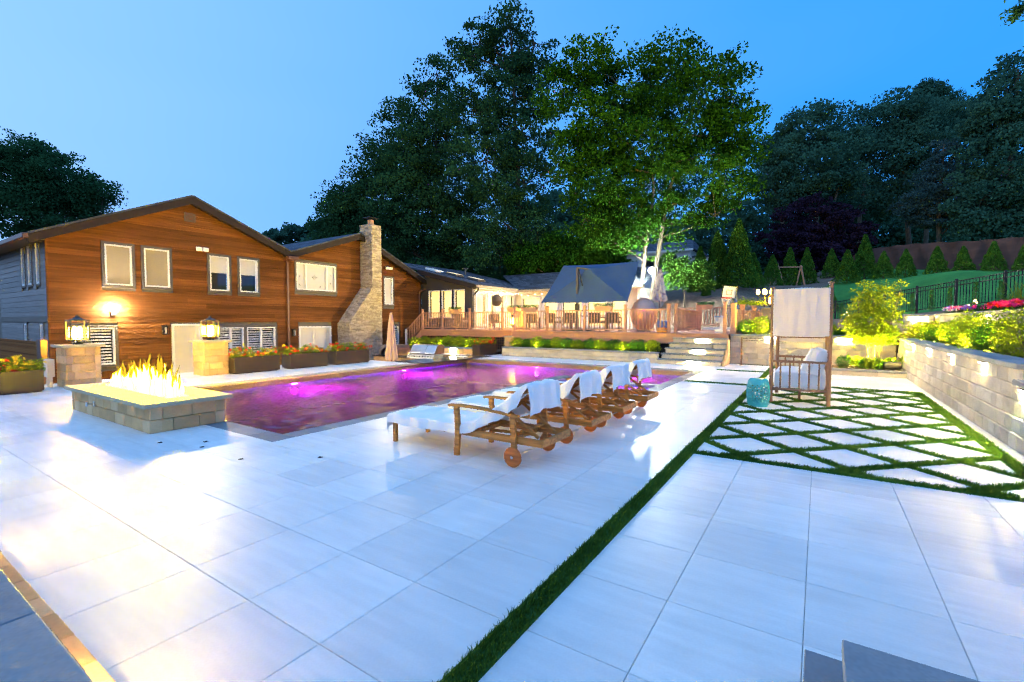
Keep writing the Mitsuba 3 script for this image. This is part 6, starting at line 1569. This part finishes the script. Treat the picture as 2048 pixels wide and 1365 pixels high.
for i, (y, h, lf) in enumerate(((19.2, .62, 'leaf_shrub'), (18.2, .45, 'leaf_box'), (17.6, .62, 'leaf_shrub'), (16.7, .48, 'leaf_box'), (15.9, .66, 'leaf_shrub'), (15.0, .5, 'leaf_box'), (14.3, .75, 'leaf_shrub'), (13.5, .6, 'leaf_box'), (12.8, .85, 'leaf_shrub'), (12.0, .62, 'leaf_box'), (11.4, .85, 'leaf_shrub'), (10.6, .8, 'leaf_shrub'))):
    shrub(2.72 + r0_.normal(0, .08), y, .96, .34 if lf == 'leaf_box' else .4, h, f'{"dark round" if lf == "leaf_box" else "bright loose"} shrub on the right-hand wall, {names[i]} from the back corner', lf, 250 + i, 1500, .05, group='shrubs on the right-hand wall')
for i, (x, y, r, h, l) in enumerate(((.64, 17.35, .2, .42, 'left round boxwood in the corner bed'), (1.15, 17.4, .15, .32, 'middle and smallest boxwood in the corner bed'), (1.45, 17.35, .2, .36, 'right round boxwood in the corner bed below the small tree'))):
    shrub(x, y, .14, r, h, l, 'leaf_box', 280 + i, 1100, .035, group='boxwood balls in the corner bed', name='boxwood')
for i, (x, y, r, h, lf, l) in enumerate(((-2.35, 20.2, .38, .62, 'leaf_box', 'dark shrub right of the board fence'), (-1.85, 20.0, .40, .75, 'leaf_shrub', 'yellow-lit shrub right of the board fence'), (-1.3, 20.5, .42, .7, 'leaf_box', 'dark shrub left of the daybed canvas'), (-1.0, 19.9, .32, .5, 'leaf_shrub', 'low bright shrub tucked behind the daybed canvas'),
        (.62, 20.2, .17, .3, 'leaf_box', 'small round dark box ball on the back wall bed'), (1.05, 20.9, .36, .8, 'leaf_shrub', 'bright yellow shrub behind the box ball'), (1.9, 20.6, .3, .5, 'leaf_box', 'dark shrub right of the small tree'), (.3, 21.4, .3, .55, 'leaf_shrub', 'yellow shrub beside the daybed post on the back bed'))):
    shrub(x, y, 1.02, r, h, l, lf, 290 + i, 1100, .06)
for i, (x, y) in enumerate(((1.72, 17.75), (1.95, 17.9), (1.0, 18.1), (1.3, 17.2))):
    r_ = np.random.default_rng(300 + i); k = thing('hosta', f'bright yellow-green hosta in the corner bed, {names[i]} from the right' if i < 2 else ('yellow hosta left of the small tree trunks', 'low spiky plant between the boxwoods')[i - 2], 'plant')
    n = 60; g = r_.uniform(0, 2 * PI, n); rad = r_.uniform(.03, .22, n)
    v, f = leaves(n, np.c_[x + rad * np.cos(g), y + rad * np.sin(g), .2 + .28 * r_.random(n)], .16, rng_=r_, aspect=.6, up=.5); put('leaf_rosette', M().add(v, f), 'leaf_shrub', parent=k)
# the small multi-stemmed tree
r_ = np.random.default_rng(41)
bl = [(1.0, 18.0, 2.2, .26, .5), (1.3, 18.0, 2.3, .24, .5), (1.62, 18.05, 2.25, .28, .5), (2.0, 18.1, 2.4, .14, .4), (.98, 18.0, 1.55, .3, .4), (1.35, 17.9, 1.6, .36, .45), (1.75, 18.0, 1.6, .32, .4), (1.3, 17.9, 1.12, .38, .22), (1.7, 17.95, 1.2, .3, .25), (1.0, 18, 1.15, .25, .22)]
tree('small_tree', 'small multi-stemmed vase-shaped tree glowing yellow from below in the corner bed', 'tree', bl, [[(1.28, 17.95, .1), (1.27, 17.95, .7), (1.1, 18, 1.4), (.95, 18, 2.4)], [(1.44, 17.95, .1), (1.45, 17.95, .7), (1.4, 18, 1.5), (1.35, 18, 2.5)], [(1.5, 18, .1), (1.56, 18, .7), (1.8, 18, 1.5), (2.02, 18.1, 2.6)]], 7500, .072, 'leaf_shrub', 'palebark', 42, clump=.2, r0=.032, twigs=60, per=18)
# narrow uprights along the iron fence, petunias on the upper cap, grasses
for i, t in enumerate((.12, .22, .58, .655, .72, .80, .87, .94)):
    p = ip(t) + np.array([-.25, -.15, 0]); r_ = np.random.default_rng(320 + i); n = 420; h = .8 + .25 * r_.random(); tt = r_.random(n)
    g = r_.uniform(0, 2 * PI, n); rad = .14 * r_.random(n) ** .5 * (1.1 - tt * .6)
    k = thing('upright_yew', f'narrow upright evergreen at the iron fence, {names[i]} of eight from the left', 'shrub', 'narrow evergreens at the iron fence')
    put('stem', M().tube([(p[0], p[1], p[2] - .2), (p[0], p[1], p[2] + h * .8)], .012, 5), 'bark', parent=k)
    put('foliage', M().add(*leaves(n, np.c_[p[0] + rad * np.cos(g), p[1] + rad * np.sin(g), p[2] + tt * h], .06, up=1.5, rng_=r_, aspect=.35)), 'leaf_cedar', parent=k)
for i, (ya, yb, cols, l) in enumerate(((9.5, 12.2, ('petal_pink', 'petal_violet', 'petal_white'), 'pink, violet and white petunias nearest the right edge'), (12.3, 16.2, ('petal_red', 'petal_pink', 'petal_pink'), 'red and pink petunias along the middle of the upper wall'), (17.2, 19.3, ('petal_violet', 'petal_white', 'petal_pink'), 'violet petunias at the far end of the upper wall'))):
    r_ = np.random.default_rng(340 + i); k = thing('petunia_bed', l, 'flowers', 'petunias along the upper wall')
    n = int(420 * (yb - ya)); P = np.c_[r_.uniform(3.18, 3.55, n), r_.uniform(ya, yb, n), 1.80 + .06 * r_.random(n) + .12 * r_.random(n)]
    put('foliage', M().add(*leaves(n, P, .05, rng_=r_)), 'leaf_box', parent=k)
    for c_ in cols:
        n = int(26 * (yb - ya)); yc = r_.uniform(ya, yb, 5); y = np.clip(r_.choice(yc, n) + r_.normal(0, .35, n), ya, yb)
        put('blossom', flowers(n, np.c_[r_.uniform(3.12, 3.5, n), y, 1.9 + .1 * r_.random(n)], .05, r_), c_, parent=k)
for i, (x, y) in enumerate(((3.7, 14.2), (3.75, 13.0), (3.8, 12.2), (3.7, 11.3), (3.85, 10.6), (3.75, 15.4))):
    r_ = np.random.default_rng(360 + i); m = M(); k = thing('grass_clump', f'tall arching grass behind the petunias, {names[i]} counted from the middle', 'plant', 'tall grasses behind the petunias')
    for j in range(46):
        g = r_.uniform(0, 2 * PI); L = r_.uniform(.45, .95); o = r_.uniform(.08, .38); p0 = np.array([x + r_.normal(0, .05), y + r_.normal(0, .05), 1.82])
        e = np.array([math.cos(g), math.sin(g), 0]); t = np.linspace(0, 1, 5)[:, None]; P = p0 + e * o * t ** 2 + np.array([0, 0, L]) * t * (1 - .25 * t)
        s = np.cross(e, [0, 0, 1]) * .012 * (1 - t * .9); v = np.stack([P - s, P + s], 1).reshape(-1, 3); m.add(v, np.array([[q * 2, q * 2 + 1, q * 2 + 3, q * 2 + 2] for q in range(4)]))
    put('blade_fan', m, 'leaf_shrub', parent=k)
# ================================================================ lamps that stand or hang in the place
# the fire: white-hot tongues with thin yellow tips
r_ = np.random.default_rng(55)
def tongue(x, y, z, h, w, tw):
    n, s = 9, 6; t = np.linspace(0, 1, n); rad = w * (np.sin(np.clip(t * .86 + .12, 0, 1) * PI)) ** .8 * (1 - t) ** .35 + .001
    ph = r_.uniform(0, 6); cx = x + tw * t ** 1.6 * h + .05 * h * np.sin(t * 5 + ph) * t; cy = y + .05 * h * np.sin(t * 4 + ph * 2) * t
    return tubevf(np.c_[cx, cy, z + h * t], rad, s, False)
def prof(x):
    u = (x + 10.9) / 2.7
    return 1.25 * np.interp(u, [0, .1, .25, .45, .6, .75, .9, 1], [.13, .19, .28, .29, .38, .32, .28, .18])
core, tip = M(), M()
for x in np.linspace(-10.85, -8.25, 74):
    x += r_.normal(0, .02); y = r_.uniform(3.02, 3.32); core.add(*tongue(x, y, .41, prof(x) * r_.uniform(.55, 1.15), r_.uniform(.026, .062), r_.normal(.05, .12)))
for x in np.linspace(-10.8, -8.2, 44):
    x += r_.normal(0, .03); y = r_.uniform(3.08, 3.26); h = prof(x); tip.add(*tongue(x, y, .41 + h * .6, h * r_.uniform(.45, .95), r_.uniform(.010, .02), r_.normal(.15, .3)))
fk = thing('fire', 'row of white-hot and yellow flames burning along the fire pit', 'fire')
put('flame_core', core, 'flamebody', parent=fk, smooth=True, emit=FIRE * 850, weight=10)
put('flame_tip', tip, 'flamebody', parent=fk, smooth=True, emit=np.array([1.15, .72, .03]), weight=.3)

def box_lantern(x, y, z, w, h, label, power, weight=2.0, sky=True):
    t = thing('box_lantern', label, 'lantern')
    m = M(); e = .012
    for sx in (-1, 1):
        for sy in (-1, 1): m.box(x + sx * w / 2 - e, x + sx * w / 2 + e, y + sy * w / 2 - e, y + sy * w / 2 + e, z + .1, z + h)
    for zz in (z + .1, z + h): m.box(x - w / 2 - .02, x + w / 2 + .02, y - w / 2 - .02, y + w / 2 + .02, zz - .012, zz + .012, .003)
    m.add(*lathe([(w * .30, z), (w * .26, z + .03), (.03, z + .05), (.03, z + .1), (0, z + .1)], 16, (x, y, 0)))
    m.add(*lathe([(w * .5, z + h + .012), (.05, z + h + .07), (.03, z + h + .12), (0, z + h + .13)], 16, (x, y, 0)))
    put('frame', m, 'blackmetal', parent=t)
    for sx, sy in ((1, 0), (-1, 0), (0, 1), (0, -1)):
        u = np.array([-sy, sx, 0.0]) * (w / 2 - .012); c = np.array([x + sx * w / 2, y + sy * w / 2, 0])
        P = np.array([c - u + [0, 0, z + .112], c + u + [0, 0, z + .112], c + u + [0, 0, z + h - .012], c - u + [0, 0, z + h - .012]])
        put('pane', M().add(P, np.array([[0, 1, 2, 3]])), 'pane', parent=t)
    m = M()
    for k in range(3):
        g = 2 * PI * k / 3 + .4; m.add(*lathe([(.001, z + .14), (.042, z + .16), (.05, z + .28), (.03, z + .40), (.001, z + .43)], 12, (x + .065 * math.cos(g) * w / .34, y + .065 * math.sin(g) * w / .34, 0)))
    put('candle', m, 'whitetrim', parent=t, smooth=True, emit=LAMP_W * power, weight=weight)
box_lantern(-15.18, 3.75, 1.03, .34, .58, 'glowing glass lantern on the left block pillar', P_LANT)
box_lantern(-15.18, 6.73, 1.03, .34, .58, 'glowing glass lantern on the block pillar by the white door', P_LANT)
box_lantern(-12.5, 19.2, 1.30, .26, .52, 'glowing square lantern at the inside corner of the deck rail', P_LANT * .35, 1)
put('lantern_post', M().box(-12.57, -12.43, 19.13, 19.27, .72, 1.30, .01), 'block_1', label='short post under the deck corner lantern', cat='post')
box_lantern(-1.75, 22.9, 2.19, .22, .42, 'small bright lantern beside the daybed canvas edge', P_LANT * .45, 1)
wl_ = thing('house_wall_lamp', 'very bright white wall lamp on the timber front above the left pillar', 'wall lamp')
put('mount', M().box(-20.97, -20.90, 6.07, 6.21, 1.78, 1.98, .01), 'blackmetal', parent=wl_)
put('globe', M().add(*lathe([(.001, 1.88), (.09, 1.93), (.11, 2.03), (.09, 2.12), (.001, 2.16)], 16, (-20.78, 6.14, 0))), 'whitetrim', parent=wl_, smooth=True, emit=np.array([1.0, .9, .72]) * P_WALL, weight=2)

def spot(key, origin, target, I, cutoff, beam, color, weight=None):
    scene[key] = {'type': 'spot', 'to_world': T().look_at(origin=list(map(float, origin)), target=list(map(float, target)), up=[0.01, 0.02, 1]), 'intensity': {'type': 'rgb', 'value': [float(c * I * DIM) for c in color]}, 'cutoff_angle': cutoff, 'beam_width': beam}
    if weight: scene[key]['sampling_weight'] = float(weight)
# twin flood fixtures on the front, shining down over the pool and the patio
for i, (y, z, tgt, I, lab) in enumerate(((9.02, 4.47, (-3, 3.5, 0), P_FL1, 'white twin floodlight high on the timber front between the windows'), (18.8, 4.62, (-5, 7.0, 0), P_FL2, 'white twin floodlight on the timber front right of the chimney'))):
    t = thing('house_floodlight', lab, 'floodlight')
    put('mount', M().box(-20.97, -20.9, y - .08, y + .08, z - .06, z + .06, .01), 'whitetrim', parent=t)
    for s in (-1, 1):
        d = np.array([tgt[0] + 20.7, tgt[1] - y + s * 3, tgt[2] - z]); d /= np.linalg.norm(d); o = np.array([-20.80, y + s * .12, z])
        v, f = bar(o - d * .04, o + d * .05, .2, .16, .01); put('head', M().add(v, f), 'whitetrim', parent=t)
        R = trimesh.geometry.align_vectors([0, 0, 1], d)[:3, :3]; L = lathe([(.0005, .004), (.075, .002)], 18)
        put('lens', M().add(L[0] @ R.T + o + d * .052, L[1]), 'whitetrim', parent=t, emit=LAMP_C * 3)
    d = np.array(tgt) - [-20.7, y, z]; d /= np.linalg.norm(d)
    spot(f'{t}__beam', np.array([-20.8, y, z]) + d * .12, tgt, I, 78, 40, LAMP_C, 8)
# the big floodlight by the maple
fl = thing('garden_floodlight', 'dazzling white floodlight on a pole beside the maple trunks behind the deck', 'floodlight')
FX = np.array([-7.62, 25.3, 4.30]); c = lathe([(.001, -.16), (.11, -.12), (.16, 0), (.11, .12), (.001, .16)], 16)
put('bulb', M().add(c[0] + FX, c[1]), 'whitetrim', parent=fl, smooth=True, emit=LAMP_S * P_STAR, weight=6)
put('bracket', M().tube([FX + [0, .17, 0], FX + [0, .3, -.05], [-7.62, 25.6, 1.1]], .03, 6), 'blackmetal', parent=fl)
spot(f'{fl}__beam', FX + np.array([-.25, -.25, .02]), (-21, 12, 1.5), P_STARB, 52, 20, LAMP_F, 8)

def strip(name, x0, x1, y0, y1, z0, z1, label, power, cat='lamp', group=None, weight=1.0, col=None):
    t = thing(name, label, cat, group)
    cx, cy = (x0 + x1) / 2, (y0 + y1) / 2
    put('housing', M().box(x0 - .01, x1 + .01, y0 - .004, y1 + .004, z1 + .001, z1 + .015), 'blackmetal', parent=t)
    put('led', M().box(x0, x1, y0, y1, z0, z1), 'whitetrim', parent=t, emit=(LAMP_L if col is None else col) * power, weight=weight)
for k, (lab) in ((0, 'lowest warm step lamp in the stairs'), (2, 'middle warm step lamp in the stairs'), (4, 'topmost warm step lamp in the stairs')):
    x0 = -5.06 + .065 * k; y = 17.55 + .3 * k; strip('step_lamp', -3.95 + .02 * k, -3.55 + .02 * k, y + .005, y + .028, .19 * (k + 1) - .08, .19 * (k + 1) - .066, lab, P_STEP, group='step lamps')
wn = ['farthest', 'second farthest', 'middle', 'nearest']
for i, y in enumerate((16.35, 14.2, 12.05, 9.95)):
    strip('wall_lamp', 2.085, 2.112, y - .09, y + .09, .953, .957, f'{wn[i]} lamp under the cap of the right-hand wall', P_STEP, group='lamps under the right wall cap')
strip('wall_lamp', 2.065, 2.092, 7.95, 8.2, .745, .757, 'lamp under the lower cap of the right-hand wall at the right edge', P_STEP * 1.3)
strip('wall_lamp', 2.3, 2.5, 8.38, 8.405, .93, .945, 'lamp under the cap on the end face of the right-hand wall', P_STEP * .8)
strip('wall_lamp', .55, .92, 19.19, 19.215, .985, .997, 'lamp under the back wall cap right of the daybed', P_STEP * 1.1, group='lamps under the back wall cap')
strip('wall_lamp', -1.62, -1.25, 19.19, 19.215, .985, .997, 'lamp under the back wall cap left of the daybed', P_STEP * 1.1, group='lamps under the back wall cap')
strip('wall_lamp', 3.085, 3.11, 14.2, 14.4, 1.70, 1.712, 'small lamp under the petunia wall cap', P_STEP * .8)
strip('wall_lamp', 2.55, 2.9, 20.03, 20.055, 1.70, 1.712, 'lamp under the far end of the petunia wall', P_STEP * .8)
strip('wall_lamp', -14.95, -14.6, 17.30, 17.325, .235, .247, 'lamp under the bed wall behind the barbecue', P_STEP * .9)
for i, (x, lab) in enumerate(((-4.6, 'glowing lamp under the landing edge at the left'), (-2.35, 'glowing lamp under the landing edge in the near left corner'))):
    strip('landing_lamp', x - .2, x + .2, .484, .508, .346, .350, lab, P_LAND, weight=2)

def uplight(x, y, z, label, power, group, col=None, tilt=(0, 0)):
    t = thing('uplight', label, 'garden light', group)
    put('can', M().add(*lathe([(.0, z), (.04, z), (.045, z + .07), (.04, z + .07), (.036, z + .055)], 14, (x, y, 0))), 'blackmetal', parent=t)
    put('lens', M().add(*lathe([(.036, z + .058), (.0005, z + .062)], 14, (x, y, 0))), 'whitetrim', parent=t, emit=(LAMP_Y if col is None else col) * power, weight=1.5)
for i, x in enumerate((-11.7, -10.5, -9.2, -7.75, -6.55, -5.45)): uplight(x, 17.98, .34, f'small uplight among the shrubs below the deck, {names[i]} from the left', P_UP, 'uplights below the deck')
for i, x in enumerate((-18.3, -16.5, -14.7)): uplight(x, 18.2, .12, f'small uplight behind the barbecue, {names[i]} from the left', P_UP * (.08, .5, .8)[i], 'uplights behind the outdoor kitchen')
for i, y in enumerate((19.3, 17.4, 15.6, 14.0, 12.5, 11.1)): uplight(2.46, y + .3, 1.0, f'small uplight in the right-hand bed, {names[i]} from the back', P_UP * .9, 'uplights in the right-hand bed')
for i, (x, y, z, p) in enumerate(((1.28, 17.55, .16, 3.2), (1.62, 17.6, .16, 2.4), (.9, 17.75, .16, 1.2), (.85, 20.5, 1.04, 1.6), (-1.55, 19.75, 1.04, 1.6), (-2.3, 19.8, 1.04, 1.4))):
    uplight(x, y, z, ('uplight at the foot of the small tree', 'second uplight right of the small tree trunks', 'uplight left of the small tree', 'uplight behind the back wall right of the daybed', 'uplight behind the back wall left of the daybed', 'uplight beside the board fence')[i], P_UP * p, None)
for i, (pts) in enumerate((((3.6, 18.8, 2.0), (3.75, 18.5, 2.12), (3.55, 18.3, 2.05), (3.8, 18.9, 2.2), (3.6, 18.0, 2.15)), ((3.7, 14.3, 2.42), (3.8, 14.0, 2.46), (3.75, 13.7, 2.5), (3.65, 13.4, 2.44), (3.8, 13.1, 2.52), (3.7, 12.8, 2.48)), ((3.75, 11.6, 2.6), (3.8, 10.4, 2.55)), ((.86, 23.9, 1.86), (.95, 24.1, 1.95), (1.02, 24.0, 1.82)))):
    t = thing('firefly_light', ('low cluster of firefly bulbs at the far end of the iron fence', 'long cluster of firefly bulbs above the petunias', 'pair of firefly bulbs near the right edge', 'tiny firefly bulbs left of the small tree')[i], 'garden light', 'firefly garden lights')
    m, b = M(), M()
    for p in pts:
        m.add(*tubevf([(pts[0][0], pts[0][1], p[2] - .55), ((p[0] + pts[0][0]) / 2, (p[1] + pts[0][1]) / 2, p[2] - .1), p], .004, 4, False)); s = trimesh.creation.icosphere(1, .022); b.add(np.asarray(s.vertices) + p, s.faces)
    put('stalk', m, 'blackmetal', parent=t); put('bulb', b, 'whitetrim', parent=t, emit=np.array([1.0, .6, .12]) * 30, weight=.3)
# string lights under the sunroom eave
t = thing('string_lights', 'string of small white bulbs under the sunroom eave', 'string lights')
m, b = M(), M(); P = np.array([(-16.2, 22.5 + i * .33, 3.36 - .07 * (i % 3 == 1)) for i in range(11)] + [(-16.0 + i * .5, 25.5, 3.30 - .07 * (i % 3 == 1)) for i in range(12)])
m.tube(P, .006, 4)
for p in P: s = trimesh.creation.icosphere(1, .03); b.add(np.asarray(s.vertices) + p - [0, 0, .04], s.faces)
put('wire', m, 'blackmetal', parent=t); put('bulb', b, 'whitetrim', parent=t, emit=np.array([1.0, .85, .6]) * 14, weight=.5)
put('hanging_lamp', M().add(*lathe([(.001, 3.1), (.06, 3.14), (.08, 3.22), (.05, 3.3), (.001, 3.32)], 14, (-15.9, 23.1, 0))), 'whitetrim', smooth=True, label='bright bulb hanging under the sunroom eave beside the wicker lantern', cat='lamp', emit=LAMP_C * 30, weight=1)
pool_lamp(-12.555, 7.75, -.42, (1, 0), 'violet pool light in the left pool wall, nearer one', P_POOL)
pool_lamp(-12.555, 12.0, -.42, (1, 0), 'violet pool light in the left pool wall, farther one', P_POOL)
pool_lamp(-9.1, 15.615, -.42, (0, -1), 'violet pool light in the far pool wall, left one', P_POOL)
pool_lamp(-5.2, 15.615, -.42, (0, -1), 'violet pool light in the far pool wall, right one', P_POOL)
pool_lamp(-4.6, 9.56, -.32, (0, 1), 'violet light inside the shallow spa', P_POOL * .5)
